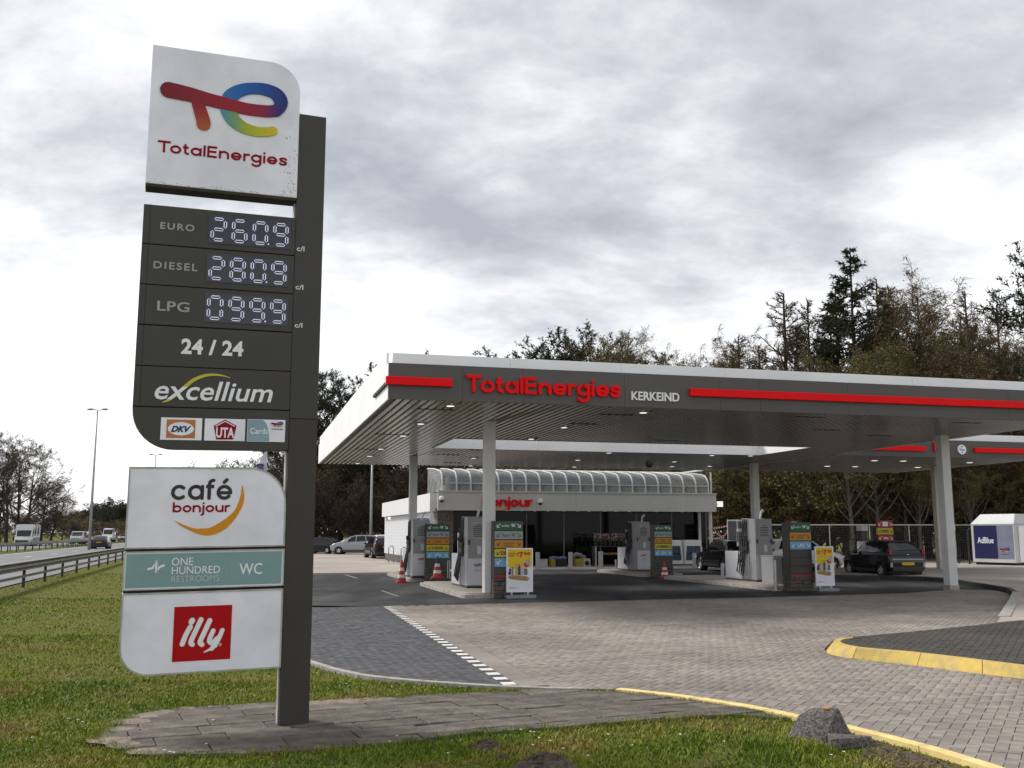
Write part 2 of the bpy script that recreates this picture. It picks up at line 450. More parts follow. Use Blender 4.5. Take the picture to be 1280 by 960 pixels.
COURT = [L2[0], L2[1]] + YKERB + gpl([(1500,960),(1560,820),(1290,850),(1200,839),(1130,830),(1060,823),(1034,817),(1030,811),(1040,801),(1066,796),(1160,788),(1246,779.5),(1270,750),(1262,742)]) + FRONT[0:-1]
ISLE_TOP = gpl([(1067,797),(1160,787.5),(1246,778.5),(1320,772),(1500,768),(1560,860),(1400,845),(1280,832),(1218,825),(1138,815.6),(1070.3,808.7),(1053,804.5),(1050,802),(1056,798.6)], 0.13)
DECK = gpl([(1040,715),(1157,720),(1185,722),(1230,729),(1262,734),(1272,740),(1246,777.5),(1320,771),(1640,765),(1640,703),(1040,704.5)], 0.13)
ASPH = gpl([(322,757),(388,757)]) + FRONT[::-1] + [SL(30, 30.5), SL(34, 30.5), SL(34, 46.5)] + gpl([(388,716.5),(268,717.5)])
PAVE = gpl([(121,925),(136,908),(152,902),(165,893),(195,888),(232,884.5),(300,879),(350,877.5),(420,876),(470,874),(520,868),(600,864.5),(690,861),(775,864),(815,868),(860,873.5),(905,880),(950,888.5),(1000,898),(985,897),(930,893),(870,894),(800,900),(700,908),(650,910.5),(600,914),(500,926),(400,935),(300,941),(190,942.5),(165,938)])

bed = sheet('brick_forecourt', COURT, -0.016, M_joint)
lane = sheet('dark_brick_lane', LANE, -0.007, mat('grey_joint_sand', (.12,.12,.12), .95, spec=.1))
isle = sheet('raised_brick_island', ISLE_TOP, 0.118, M_joint, 0.14)
tile = sheet('paved_sign_island', PAVE, -0.022, M_soil)
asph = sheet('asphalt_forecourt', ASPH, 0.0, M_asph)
APRON = gpl([(330,745),(266,714),(252,697),(246,688),(243,684)])+[SL(28, 110), SL(46, 62), SL(50, 32), SL(26, 32)]
apron = sheet('concrete_apron', APRON, -0.008, M_conc)
deck = sheet('concrete_deck', DECK, 0.126, M_conc, 0.14)

def herring(parent, poly, mats, ang, z_top, mx=300, u=0.105, name='paving_brick', tone=(0, 1), slope=None):
    """herringbone block paving: every block its own little chamfered block"""
    P = np.array(poly); ca, sa = math.cos(ang), math.sin(ang)
    # axes: e2 along the blocks' heading, e1 to its right
    e2 = np.array([math.sin(ang), math.cos(ang)]); e1 = np.array([math.cos(ang), -math.sin(ang)])
    c = np.stack([P@e1, P@e2], 1); lo = c.min(0)/u-4; hi = c.max(0)/u+4
    I = []
    s0, s1 = int((lo[0]+lo[1])/2)-2, int((hi[0]+hi[1])/2)+2
    d0, d1 = int((lo[0]-hi[1])/4)-2, int((hi[0]-lo[1])/4)+2
    ii, jj = np.meshgrid(np.arange(s0, s1), np.arange(d0, d1)); ii = ii.ravel(); jj = jj.ravel()
    V = np.stack([ii+2*jj, ii-2*jj, np.zeros_like(ii)], 1); Hh = np.stack([ii+1+2*jj, ii-2*jj, np.ones_like(ii)], 1)
    A = np.concatenate([V, Hh]).astype(float)
    w = np.where(A[:, 2] == 0, 1.0, 2.0); h = np.where(A[:, 2] == 0, 2.0, 1.0)
    C1 = (A[:, 0]+w/2)*u; C2 = (A[:, 1]+h/2)*u
    ok = (C1 > lo[0]*u) & (C1 < hi[0]*u) & (C2 > lo[1]*u) & (C2 < hi[1]*u)
    A, w, h, C1, C2 = A[ok], w[ok], h[ok], C1[ok], C2[ok]
    corn = []; g_ = 0.0027
    for sx, sy in ((-1,-1),(1,-1),(1,1),(-1,1)):
        a = C1+sx*(w*u/2-g_); b = C2+sy*(h*u/2-g_)
        corn.append(np.stack([a*e1[0]+b*e2[0], a*e1[1]+b*e2[1]], 1))
    corn = np.stack(corn, 1)                                   # n,4,2
    ins = np.stack([inside(corn[:, k, 0], corn[:, k, 1], poly) for k in range(4)], 1).sum(1)
    full = ins == 4; part_ = (ins > 0) & (ins < 4)
    cen = np.stack([C1*e1[0]+C2*e2[0], C1*e1[1]+C2*e2[1]], 1)
    dist = np.hypot(cen[:, 0], cen[:, 1])
    # in view (a little wider than the frame)?
    view = (np.abs(cen[:, 0]) < cen[:, 1]*0.54) & (cen[:, 1] > 7.2)
    fi = np.where(full)[0]; order = fi[np.argsort(np.where(view[fi], dist[fi], 1e6+dist[fi]))]
    single, rest = order[:mx], order[mx:]
    rng = np.random.default_rng(5)
    ch = 0.0035
    def block_verts(cx_, cy_, w_, h_, zt, tilt):
        out = []
        for sh, z in ((ch, 0.0), (0.0, -ch*0.8), (0.0, -0.04)):
            for sx, sy in ((-1,-1),(1,-1),(1,1),(-1,1)):
                a = sx*(w_/2-g_-sh); b = sy*(h_/2-g_-sh); out.append((a, b, z))
        return out
    FQ = np.array([(0,1,2,3)]+[(4+i, 4+(i+1) % 4, (i+1) % 4, i) for i in range(4)]+[(8+i, 8+(i+1) % 4, 4+(i+1) % 4, 4+i) for i in range(4)])
    n = len(rest); base = np.array([block_verts(0, 0, 1*u, 2*u, 0, 0), block_verts(0, 0, 2*u, 1*u, 0, 0)])
    bv = base[(A[rest, 2]).astype(int)]                        # n,12,3
    zj = rng.normal(0, 0.0013, n); tx = rng.normal(0, 0.006, n); ty = rng.normal(0, 0.006, n)
    X = cen[rest, 0][:, None]+bv[:, :, 0]*e1[0]+bv[:, :, 1]*e2[0]
    Y = cen[rest, 1][:, None]+bv[:, :, 0]*e1[1]+bv[:, :, 1]*e2[1]
    Z = z_top+bv[:, :, 2]+zj[:, None]+bv[:, :, 0]*tx[:, None]+bv[:, :, 1]*ty[:, None]
    VV = np.stack([X, Y, Z], 2).reshape(-1, 3)
    FF = (FQ[None]+12*np.arange(n)[:, None, None]).reshape(-1, 4)
    me = fast_mesh(name, VV, FF, [mats])
    at = me.attributes.new('tone', 'FLOAT', 'FACE')
    tn = np.repeat(np.clip(rng.normal(0.5, 0.22, n), 0, 1), 9).astype(np.float32)
    if len(me.polygons) == len(tn): at.data.foreach_set('value', tn)
    o = link(name, me, parent); o['kind'] = 'stuff'
    # the cut blocks along the borders
    mb = MB(); tv = []
    for k in np.where(part_)[0]:
        q = clip_rect(poly, [tuple(x) for x in corn[k]])
        if len(q) < 3: continue
        if area(q) < 0: q = q[::-1]
        if area(q) < 0.0012: continue
        zt = z_top+random.gauss(0, .001); mb.prism(q, zt-.035, zt); tv += [min(1, max(0, random.gauss(.5, .22)))]*(len(q)+2)
    if mb.f:
        o2 = obj(name, mb, mats, parent); o2['kind'] = 'stuff'
        a2 = o2.data.attributes.new('tone', 'FLOAT', 'FACE'); a2.data.foreach_set('value', tv)
    vs = []
    for t in range(10):
        m1 = MB(); m1.add(block_verts(0, 0, u, 2*u, 0, 0), [tuple(int(i) for i in f) for f in FQ])
        mm = m1.mesh(name, [mats]); a1 = mm.attributes.new('tone', 'FLOAT', 'FACE')
        a1.data.foreach_set('value', [0.12+0.085*t]*9); vs.append(mm)
    for k in single:
        b = link(name, random.choice(vs), parent, (cen[k, 0], cen[k, 1], z_top+random.gauss(0, .0013)))
        b.rotation_euler = (random.gauss(0, .008), random.gauss(0, .008), -ang+(R(90) if A[k, 2] else 0))
herring(bed, COURT, M_brick, R(29.4), 0.0)
herring(lane, LANE, M_dbrick, R(29.4), 0.0)
herring(isle, ISLE_TOP, M_wbrick, R(29.4), 0.130)

# big worn slabs round the foot of the sign
def slabs():
    h = R(66); e1 = Vector((math.sin(h), math.cos(h))); e2 = Vector((-math.cos(h), math.sin(h)))
    o = Vector(gp(121, 935)); rnd = random.Random(3)
    for r in range(-3, 22):
        y0 = r*0.37-1.6; off = rnd.uniform(0, .6); x = -2.0-off
        while x < 14:
            w = 0.60+rnd.uniform(-.03, .03)
            q = []
            for a, b in ((x+.006, y0+.006), (x+w-.006, y0+.006), (x+w-.006, y0+.364), (x+.006, y0+.364)):
                p = o+e1*a+e2*b; q.append((p.x, p.y))
            x += w
            c = clip_rect(PAVE, q)
            if len(c) < 3 or abs(area(c)) < 0.004: continue
            if area(c) < 0: c = c[::-1]
            cxx = sum(p[0] for p in c)/len(c); cyy = sum(p[1] for p in c)/len(c)
            zt = rnd.uniform(-.006, .006); tx, ty = rnd.gauss(0, .012), rnd.gauss(0, .012); n = len(c)
            # worn edge: inner ring slightly higher than the rim
            inn = [(cxx+(p[0]-cxx)*.96, cyy+(p[1]-cyy)*.96) for p in c]
            mb = MB()
            v = [(p[0]-cxx, p[1]-cyy, (p[0]-cxx)*tx+(p[1]-cyy)*ty) for p in inn]
            v += [(p[0]-cxx, p[1]-cyy, -.006+(p[0]-cxx)*tx+(p[1]-cyy)*ty) for p in c]
            v += [(p[0]-cxx, p[1]-cyy, -.05) for p in c]
            f = [tuple(range(n))]+[(n+i, n+(i+1) % n, (i+1) % n, i) for i in range(n)]+[(2*n+i, 2*n+(i+1) % n, n+(i+1) % n, n+i) for i in range(n)]
            mb.add(v, f)
            s_ = obj('paving_slab', mb, M_slab, tile, loc=(cxx, cyy, zt))
            a2 = s_.data.attributes.new('tone', 'FLOAT', 'FACE'); a2.data.foreach_set('value', [min(1, max(0, rnd.gauss(.45, .25)))]*len(f))
slabs()
def sand(pts, label):
    rnd = random.Random(len(pts)*7); mb = MB()
    for px, py, r in pts:
        c = gp(px, py); n = 22; ph = rnd.uniform(0, 6)
        ring = [(c[0]+r*1.25*math.cos(2*math.pi*k/n)*(1+.28*math.sin(3*k+ph)*.6+rnd.uniform(-.07, .07)), c[1]+r*math.sin(2*math.pi*k/n)*(1+.25*math.cos(2.3*k+ph)*.6+rnd.uniform(-.07, .07))) for k in range(n)]
        z = rnd.uniform(.006, .010); mb.add([(c[0], c[1], z+.006)]+[(x, y, z-.012) for x, y in ring], [(0, 1+k, 1+(k+1) % n) for k in range(n)])
    o = obj('sand_patch', mb, M_sand); o['kind'] = 'stuff'; o['label'] = label
sand([(395,878,.14),(415,877,.16),(438,876,.17),(460,874.5,.15),(482,873.5,.10),(375,880,.08)], 'pale sand spilled along the far edge of the sign paving')
sand([(140,924,.16),(152,911,.14),(165,901,.15),(182,894,.16),(205,889,.13),(232,885,.10),(160,930,.14),(180,938,.12),(215,918,.06),(260,889,.06)], 'pale sand over the left tip of the sign paving')
# kerbs: pieces laid end to end
def kerb_run(name, outer, inner, z0, z1, m, length, parent, gap=0.006, slant=None):
    """outer / inner polylines of equal length; stones of about the given length"""
    def res(pl):
        d = [0]
        for i in range(len(pl)-1): d.append(d[-1]+math.hypot(pl[i+1][0]-pl[i][0], pl[i+1][1]-pl[i][1]))
        return d
    d = res(outer); T = d[-1]; n = max(1, round(T/length))
    def at(pl, dist):
        for i in range(len(pl)-1):
            if dist <= d[i+1] or i == len(pl)-2:
                t = (dist-d[i])/max(1e-9, d[i+1]-d[i]); return (pl[i][0]+(pl[i+1][0]-pl[i][0])*t, pl[i][1]+(pl[i+1][1]-pl[i][1])*t)
    for k in range(n):
        a, b = T*k/n+gap/2, T*(k+1)/n-gap/2
        ts = [a+(b-a)*j/4 for j in range(5)]
        O = [at(outer, t) for t in ts]; I = [at(inner, t) for t in ts]; S = [at(slant, t) for t in ts] if slant else O
        v = [(x, y, z0) for x, y in O]+[(x, y, z1) for x, y in S]+[(x, y, z1) for x, y in I]+[(x, y, z0) for x, y in I]
        f = []
        for j in range(4):
            for r in range(3): f.append((r*5+j, r*5+j+1, (r+1)*5+j+1, (r+1)*5+j))
        f += [(0, 5, 10, 15), (19, 14, 9, 4)]
        c = Vector((sum(p[0] for p in v)/20, sum(p[1] for p in v)/20, 0)); mb = MB()
        mb.add([(p[0]-c.x, p[1]-c.y, p[2]) for p in v], f)
        o = obj(name, mb, m, parent, loc=c); bm_ = o.modifiers.new('bevel', 'BEVEL'); bm_.width = .005; bm_.segments = 1; bm_.limit_method = 'ANGLE'
def par(pl, d):
    out = []
    for i in range(len(pl)):
        a = pl[max(0, i-1)]; b = pl[min(len(pl)-1, i+1)]; L = math.hypot(b[0]-a[0], b[1]-a[1])
        out.append((pl[i][0]+(b[1]-a[1])/L*d, pl[i][1]-(b[0]-a[0])/L*d))
    return out
ky = struct(link('yellow_edge_kerb', None)); kg = struct(link('grey_edge_kerb', None))
ki = struct(link('yellow_island_kerb', None)); kd = struct(link('dark_deck_kerb', None))
Y2 = [YKERB[i] for i in range(2, len(YKERB))]
kerb_run('kerb_stone', par(Y2, 0.11), Y2, -.05, .022, M_yel2, 0.98, ky)
kerb_run('kerb_stone', par(LKERB[4:]+YKERB[:2], 0.09), LKERB[4:]+YKERB[:2], -.05, .018, M_kerb, 0.98, kg)
kb = gpl([(1560,885),(1400,863),(1280,848.5),(1200,838.5),(1131.6,829.2),(1087.8,824.3),(1059.4,822.1),(1039.7,819.0),(1031,814.8),(1033,809.5),(1043,803),(1066,798.6)])
kt = gpl([(1560,862),(1400,846),(1280,833),(1200,822.5),(1138.7,815.6),(1098,812),(1064.9,809.3),(1052.8,806.6),(1040.5,804.2),(1042,801.2),(1048.4,798),(1066,796.3)], .135)
kin = gpl([(1560,859.5),(1400,843.5),(1280,831),(1200,821),(1139.5,814.2),(1099,811),(1070.3,808.2),(1055,804.8),(1050,802),(1052,800),(1056,798.6),(1067,796.9)], .135)
kerb_run('kerb_stone', kb, kin, -.03, .137, M_yel, 1.0, ki, slant=kt)
DK = gpl([(1040,723.5),(1100,724),(1157,726),(1185,728.5),(1230,735.5),(1258,740.5),(1266,746)])
kerb_run('kerb_stone', DK, par(DK, -0.14), -.03, .14, M_kerbd, 1.0, kd)
DK2 = gpl([(1266,746),(1262,756),(1248,779)])
kerb_run('kerb_stone', DK2, par(DK2, -0.22), -.03, .145, M_kerb, 1.0, kd)

# chequered line of white and dark blocks, then a pale border course
ck = struct(link('chequered_line', None))
dx, dy = DBt[0]-DA[0], DBt[1]-DA[1]; LL = math.hypot(dx, dy); ux, uy = dx/LL, dy/LL; px_, py_ = SG*uy, -SG*ux
if (L1[0][0]-DA[0])*px_+(L1[0][1]-DA[1])*py_ < 0: px_, py_ = -px_, -py_
def blk(mb, s0, s1, o0, o1, z):
    q = [(DA[0]+ux*s+px_*o, DA[1]+uy*s+py_*o) for s, o in ((s0, o0), (s1, o0), (s1, o1), (s0, o1))]
    if area(q) < 0: q = q[::-1]
    mb.prism(q, z-.04, z)
s = 0.02; k = 0
while s < LL-.2:
    mb = MB(); blk(mb, s+.002, s+.205, .004, .165, .001)
    o = obj('paving_block', mb, M_wpaint if k % 2 else M_dbrick, ck); s += .209; k += 1
s = 0.0
while s < LL-.05:
    mb = MB(); blk(mb, s+.003, min(LL, s+.39), .171, .49, .001)
    obj('border_block', mb, M_brick, ck).data.attributes.new('tone', 'FLOAT', 'FACE').data.foreach_set('value', [random.uniform(.45, .75)]*6); s += .393

# faded marks on the forecourt
mk = MB()
for a, b, w in (((432,718.6),(446,722.8),.12),((402,716.2),(416,716.4),.3),((477,738.3),(498,745.5),.08)):
    A_, B_ = gp(*a), gp(*b); L = math.hypot(B_[0]-A_[0], B_[1]-A_[1]); n_ = ((B_[1]-A_[1])/L*w/2, -(B_[0]-A_[0])/L*w/2)
    mk.add([(A_[0]+n_[0], A_[1]+n_[1], .004), (A_[0]-n_[0], A_[1]-n_[1], .004), (B_[0]-n_[0], B_[1]-n_[1], .004), (B_[0]+n_[0], B_[1]+n_[1], .004)], [(0,1,2,3)])
struct(obj('faded_road_marking', mk, mat('faded_paint', (.26,.26,.26), .8, var=.3, vscale=6)))

# motorway: two carriageways with lane marks
def hwsheet(name, x0, x1, y0, y1, z, m):
    mb = MB(); n = 12
    for i in range(n):
        a, b = y0+(y1-y0)*i/n, y0+(y1-y0)*(i+1)/n
        mb.add([HW(x0, a)+(z,), HW(x1, a)+(z,), HW(x1, b)+(z,), HW(x0, b)+(z,)], [(0,1,2,3)])
    return struct(obj(name, mb, m))
hwsheet('motorway', -17.6, -7.0, -20, 900, 0.0, M_road)
hwsheet('motorway', -33.0, -21.2, -20, 900, 0.0, M_road)
mb = MB()
for x in (-10.6, -14.1):
    for y in range(20, 400, 12):
        mb.add([HW(x-.08, y)+(.004,), HW(x+.08, y)+(.004,), HW(x+.08, y+3)+(.004,), HW(x-.08, y+3)+(.004,)], [(0,1,2,3)])
for x in (-17.2, -21.6, -32.5):
    mb.add([HW(x-.07, -20)+(.004,), HW(x+.07, -20)+(.004,), HW(x+.07, 800)+(.004,), HW(x-.07, 800)+(.004,)], [(0,1,2,3)])
struct(obj('road_marking', mb, M_wpaint))

# ------------------------------------------------------------------ lawn
def grass_blades():
    rng = np.random.default_rng(11)
    excl = [COURT, LANE, PAVE, YKERB+gpl([(1500,900),(1200,860),(775,858)]),
            LKERB+gpl([(640,800),(400,755),(300,690)]), ASPH, APRON]
    bands = [(5.5, 7.2, 22000), (7.2, 9.5, 62000), (9.5, 12.5, 66000), (12.5, 18, 60000), (18, 28, 40000), (28, 45, 20000)]
    VS, FS, tot = [], [], 0
    for y0, y1, n in bands:
        Y = np.sqrt(rng.uniform(y0*y0, y1*y1, n)); X = rng.uniform(-.58-.25*np.clip((26-Y)/14, 0, 1), .62, n)*Y
        xh = X*math.cos(TH)+Y*math.sin(TH)
        keep = xh > -6.9
        for p in excl: keep &= ~inside(X, Y, p)
        X, Y = X[keep], Y[keep]; n = len(X)
        clump = 0.5+0.5*np.sin(X*2.1+np.sin(Y*1.7)*2)*np.cos(Y*2.6+np.cos(X*1.3)*2)
        fine = 0.5+0.5*np.sin(X*9.0+np.sin(Y*7)*2)*np.cos(Y*11+np.cos(X*8)*2)
        bare = np.sin(X*1.9+np.cos(Y*1.1)*3+1)*np.sin(Y*2.3+np.sin(X*1.6)*2) > .80
        hgt = (0.016+0.014*clump+0.014*fine)*rng.uniform(.5, 1.4, n)*np.where(bare, .45, 1)
        wid = 0.0028*(1+(Y/9)**1.25*0.7)*rng.uniform(.7, 1.4, n)
        hgt *= (1+np.maximum(0, Y-12)*0.006)
        a = rng.uniform(0, 2*np.pi, n); ln = rng.uniform(.2, 1.3, n)*hgt; b = rng.uniform(0, 2*np.pi, n)
        z = np.full(n, -.035)
        p0 = np.stack([X-np.cos(a)*wid, Y-np.sin(a)*wid, z], 1); p1 = np.stack([X+np.cos(a)*wid, Y+np.sin(a)*wid, z], 1)
        m0 = np.stack([X-np.cos(a)*wid*.8+np.cos(b)*ln*.35, Y-np.sin(a)*wid*.8+np.sin(b)*ln*.35, z+hgt*.65], 1)
        m1 = np.stack([X+np.cos(a)*wid*.8+np.cos(b)*ln*.35, Y+np.sin(a)*wid*.8+np.sin(b)*ln*.35, z+hgt*.65], 1)
        tp = np.stack([X+np.cos(b)*ln, Y+np.sin(b)*ln, z+hgt], 1)
        V = np.stack([p0, p1, m1, m0, tp], 1).reshape(-1, 3); i = 5*np.arange(n)[:, None]+tot
        FS.append(np.concatenate([np.stack([i[:, 0], i[:, 0]+1, i[:, 0]+2], 1), np.stack([i[:, 0], i[:, 0]+2, i[:, 0]+3], 1), np.stack([i[:, 0]+3, i[:, 0]+2, i[:, 0]+4], 1)]))
        VS.append(V); tot += 5*n
    return fast_mesh('grass', np.concatenate(VS), np.concatenate(FS), [M_blade])
def blade_material():
    m = bpy.data.materials.new('grass_blade'); m.use_nodes = True; n, l = m.node_tree.nodes, m.node_tree.links
    b = n['Principled BSDF']; b.inputs['Roughness'].default_value = .55; b.inputs['Specular IOR Level'].default_value = .25
    geo = n.new('ShaderNodeNewGeometry'); tc = n.new('ShaderNodeTexCoord')
    nz = n.new('ShaderNodeTexNoise'); nz.inputs['Scale'].default_value = 0.9; nz.inputs['Detail'].default_value = 9
    l.new(tc.outputs['Object'], nz.inputs['Vector'])
    r1 = n.new('ShaderNodeValToRGB'); e = r1.color_ramp.elements
    e[0].position = .36; e[0].color = (.098, .170, .012, 1); e[1].position = .66; e[1].color = (.27, .215, .08, 1)
    k = r1.color_ramp.elements.new(.52); k.color = (.170, .222, .018, 1)
    l.new(nz.outputs['Fac'], r1.inputs['Fac'])
    r2 = n.new('ShaderNodeValToRGB'); e = r2.color_ramp.elements
    e[0].color = (.55, .6, .5, 1); e[1].color = (1.5, 1.35, 1.0, 1)
    l.new(geo.outputs['Random Per Island'], r2.inputs['Fac'])
    mx = n.new('ShaderNodeMix'); mx.data_type = 'RGBA'; mx.blend_type = 'MULTIPLY'; mx.inputs['Factor'].default_value = 1
    l.new(r1.outputs[0], mx.inputs[6]); l.new(r2.outputs[0], mx.inputs[7]); l.new(mx.outputs[2], b.inputs['Base Color'])
    return m
M_blade = blade_material()
go = link('grass', grass_blades()); go['kind'] = 'stuff'
tag_l = 'short patchy lawn between the motorway and the forecourt'; go['label'] = tag_l

# ================================================================== PRICE SIGN
M_anth = mat('anthracite_panel', (0.050, 0.047, 0.043), 0.5, var=0.08, vscale=2, spec=0.35)
M_anthd = mat('anthracite_pole', (0.048, 0.042, 0.037), 0.55, var=0.12, vscale=1.5, spec=0.35)
M_lite = mat('sign_white', (0.80, 0.805, 0.88), 0.4, vscale=1.6, spec=0.35, var=0.13, detail=12)
M_edge = mat('sign_frame', (0.42, 0.42, 0.40), 0.6, var=0.3, vscale=6)
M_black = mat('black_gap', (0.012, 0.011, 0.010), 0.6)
M_under = mat('sign_underside', (0.03, 0.026, 0.022), 0.8)
M_red = mat('sign_red', (0.27, 0.003, 0.018), 0.6, var=0.05, spec=.15)
M_red2 = mat('lit_red', (0.78, 0.005, 0.008), 0.5, var=0.05, spec=0.12)
M_lett = mat('grey_lettering', (0.33, 0.32, 0.34), 0.4, var=0.1)
M_lett2 = mat('pale_lettering', (0.80, 0.81, 0.84), 0.4, var=0.05)
M_led_bg = mat('display_glass', (0.018, 0.019, 0.032), 0.18, var=0.2, vscale=4, spec=0.5)
M_led = mat('led_dot', (0.6, 0.6, 0.75), 0.4, emit=(0.72, 0.74, 1.0), estr=0.42)
M_ink = vcol_mat('printed_ink')

Psgn = gp(348.7, 907); SD = R(69.5); sdx, sdy = math.sin(SD), math.cos(SD); SAG = 0.015; SW = 1.41
def sp(px, py):           # sight line -> (x, z) on the sign face; x = 0 at the pole, left is negative
    d = ray(px, py)
    # Psgn + x*(sdx,sdy) = k*(d0,d1)
    det = d[0]*(-sdy)+d[1]*sdx
    k = (Psgn[0]*(-sdy)+Psgn[1]*sdx)/det
    X, Y = d[0]*k, d[1]*k
    x = (X-Psgn[0])*sdx+(Y-Psgn[1])*sdy
    return (x, EYE+d[2]*k-SAG*x)
def spz(px, py): return sp(px, py)[1]
sign = thing('price_sign', 'tall dark price pylon with white logo panel on top, standing on worn slabs', 'sign',
             (Psgn[0], Psgn[1], 0), math.pi/2-SD)
def sag(mb): return mb.xf(lambda x, y, z: (x, y, z+SAG*min(x, 0)))
def spart(name, mb, m, parent=sign, **k):
    sag(mb); return obj(name, mb, m, parent, **k)
PW = 0.272
zj = spz(368, 523)
zj = zj
lower = MB().box(0, PW, .0, .16, 0, zj-.004); spart('lower_pole', lower, M_anthd, bev=.004)
upper = MB().box(0, PW, .0, .16, zj, spz(390, 144)); spart('upper_pole', upper, M_anth, bev=.004)
strip = MB().box(-.012, -.002, .05, .15, 0, 5.0); spart('pole_side_rail', strip, M_edge)

def panel_poly(z0, z1, tr=0.0, bl=0.0, x0=-SW, x1=0.0, n=10):
    p = [(x0+bl, z0)] if bl else [(x0, z0)]
    p += [(x1, z0)]
    if tr: p += [(x1-tr+tr*math.cos(t), z1-tr+tr*math.sin(t)) for t in [math.pi/2*i/n for i in range(n+1)]]
    else: p += [(x1, z1)]
    p += [(x0, z1)]
    if bl: p += [(x0+bl-bl*math.cos(t), z0+bl-bl*math.sin(t)) for t in [math.pi/2*i/n for i in range(n)]]
    return p
def panel(name, z0, z1, m, y0=-.012, y1=.15, tr=0, bl=0, x0=-SW, x1=0.0, bev=.003):
    return spart(name, MB().prism(panel_poly(z0, z1, tr, bl, x0, x1), y0, y1, 'y'), m, bev=bev)
def tbox(name, body, tl, br, m, parent, y=-.013, depth=.003, bold=.0, shear=0, space=1.0, mat_=None, shrink=None):
    x0, z1 = sp(*tl); x1, z0 = sp(*br)
    return spart(name, fit_text(body, x0, x1, z0, z1, y, depth, bold, shear, space), m, parent)

zt, zb = spz(188.3, 56.1), spz(180.2, 229)
lp = panel('logo_panel', zb, zt, M_lite, y0=-.02, y1=.17, tr=.30, bev=.006)
spart('bottom_trim', MB().box(-SW+.005, -.004, -.014, .172, zb-.028, zb-.001), M_under, lp)
# emblem: coloured strokes standing proud of the panel
def ink(name, mbs, cols, parent, y=0):
    """cols: one function (x,z)->rgb per part mesh"""
    mb = MB(); cc = []
    for part_, fn in zip(mbs, cols):
        for p in part_.v: cc.append(fn(p[0], p[2]) if callable(fn) else fn)
        mb.add(part_.v, part_.f)
    sag(mb); me = mb.mesh(name, [M_ink]); a = me.color_attributes.new('ink', 'FLOAT_COLOR', 'POINT')
    a.data.foreach_set('color', [c for q in cc for c in (*q, 1.0)])
    return link(name, me, parent)
def lerp3(stops, t):
    t = max(0, min(1, t))
    for i in range(len(stops)-1):
        a, b = stops[i], stops[i+1]
        if t <= b[0]:
            k = (t-a[0])/(b[0]-a[0]); return tuple(a[1][j]+(b[1][j]-a[1][j])*k for j in range(3))
    return stops[-1][1]
def emblem(parent, Q, w, y0, name='emblem'):
    """Q maps drawing units (x 220..915, y 275..580, y down) to panel x,z; w = metres per unit"""
    bar_c = [(265,322,92), (380,347,84), (470,371,76), (560,394,74), (680,424,70), (790,438,70), (850,436,70)]
    ring_c = [(835,440,66), (866,420,70), (875,385,80), (850,345,78), (790,320,72), (720,314,68), (655,325,72), (604,357,82), (586,400,84)]
    low_c = [(586,400,84), (592,440,84), (622,490,78), (675,528,66), (740,548,58), (800,550,54), (832,545,52)]
    stem_c = [(415,365,60), (432,420,70), (452,485,74), (455,508,76)]
    def rib(c, y, d):
        p = smooth_pts(c, 5); return ribbon([Q(a, b) for a, b, _ in p], [k*w for _, _, k in p], y, d)
    low, ring, stem, bar = rib(low_c, y0, .012), rib(ring_c, y0-.0005, .012), rib(stem_c, y0-.001, .012), rib(bar_c, y0-.0015, .0125)
    xs = Q(220, 400)[0]; sc = Q(915, 400)[0]-xs; zt_, zb_ = Q(450, 390)[1], Q(450, 540)[1]
    f_bar = lambda x, z: lerp3([(0, (.17, .001, .008)), (.6, (.30, .002, .016)), (.80, (.26, .003, .04)), (.92, (.03, .01, .16))], (x-xs)/sc)
    f_stem = lambda x, z: lerp3([(0, (.42, .09, .02)), (.8, (.27, .003, .015))], (z-zb_)/(zt_-zb_))
    f_blue = lambda x, z: lerp3([(0, (.02, .16, .42)), (.35, (.006, .10, .40)), (.8, (.004, .05, .26)), (1, (.006, .02, .15))], ((x-xs)/sc-.46)/.5)
    f_green = lambda x, z: lerp3([(0, (.06, .26, .38)), (.25, (.12, .30, .16)), (.5, (.36, .42, .02)), (1, (.60, .48, .01))], ((x-xs)/sc-.46)/.42)
    return ink(name, [low, ring, stem, bar], [f_green, f_blue, f_stem, f_bar], parent)
def flatQ(x0, zc, W_):        # the same drawing, upright, for the small prints
    k = W_/695.0
    return (lambda a, b: (x0+(a-220)*k, zc-(b-.12*(a-567)-425)*k)), k
emblem(lp, lambda a, b: sp(150+a/4.363, 40+b/4.363), .00172, -.0205)
x0_, z1_ = sp(197.5, 174.8); x1_, _z = sp(358.5, 210.5); z0_ = spz(326, 210.2)
spart('lettering', stroke_text('TotalEnergies', x0_, x1_, z0_, z1_, -.0203, .004, .215, .07), M_red, lp)

M_grime = mat('grime', (.30,.29,.25), .9, var=.5, vscale=20)
gm = MB(); rg = random.Random(6)
for _ in range(80):
    x = -abs(rg.gauss(0, .07))-.012; z = zb+.03+abs(rg.gauss(0, .32)); r = rg.uniform(.0012, .0038)
    if z > zt-.3: continue
    gm.box(x-r, x+r, -.0212, -.0202, z-r*rg.uniform(1, 3), z+r)
for _ in range(110):
    x = rg.uniform(-SW+.02, -.02); z = zb+.004+abs(rg.gauss(0, .012)); r = rg.uniform(.001, .004); gm.box(x-r*2, x+r*2, -.0212, -.0202, z, z+r)
spart('grime_specks', gm, M_grime, lp)['kind'] = 'stuff'
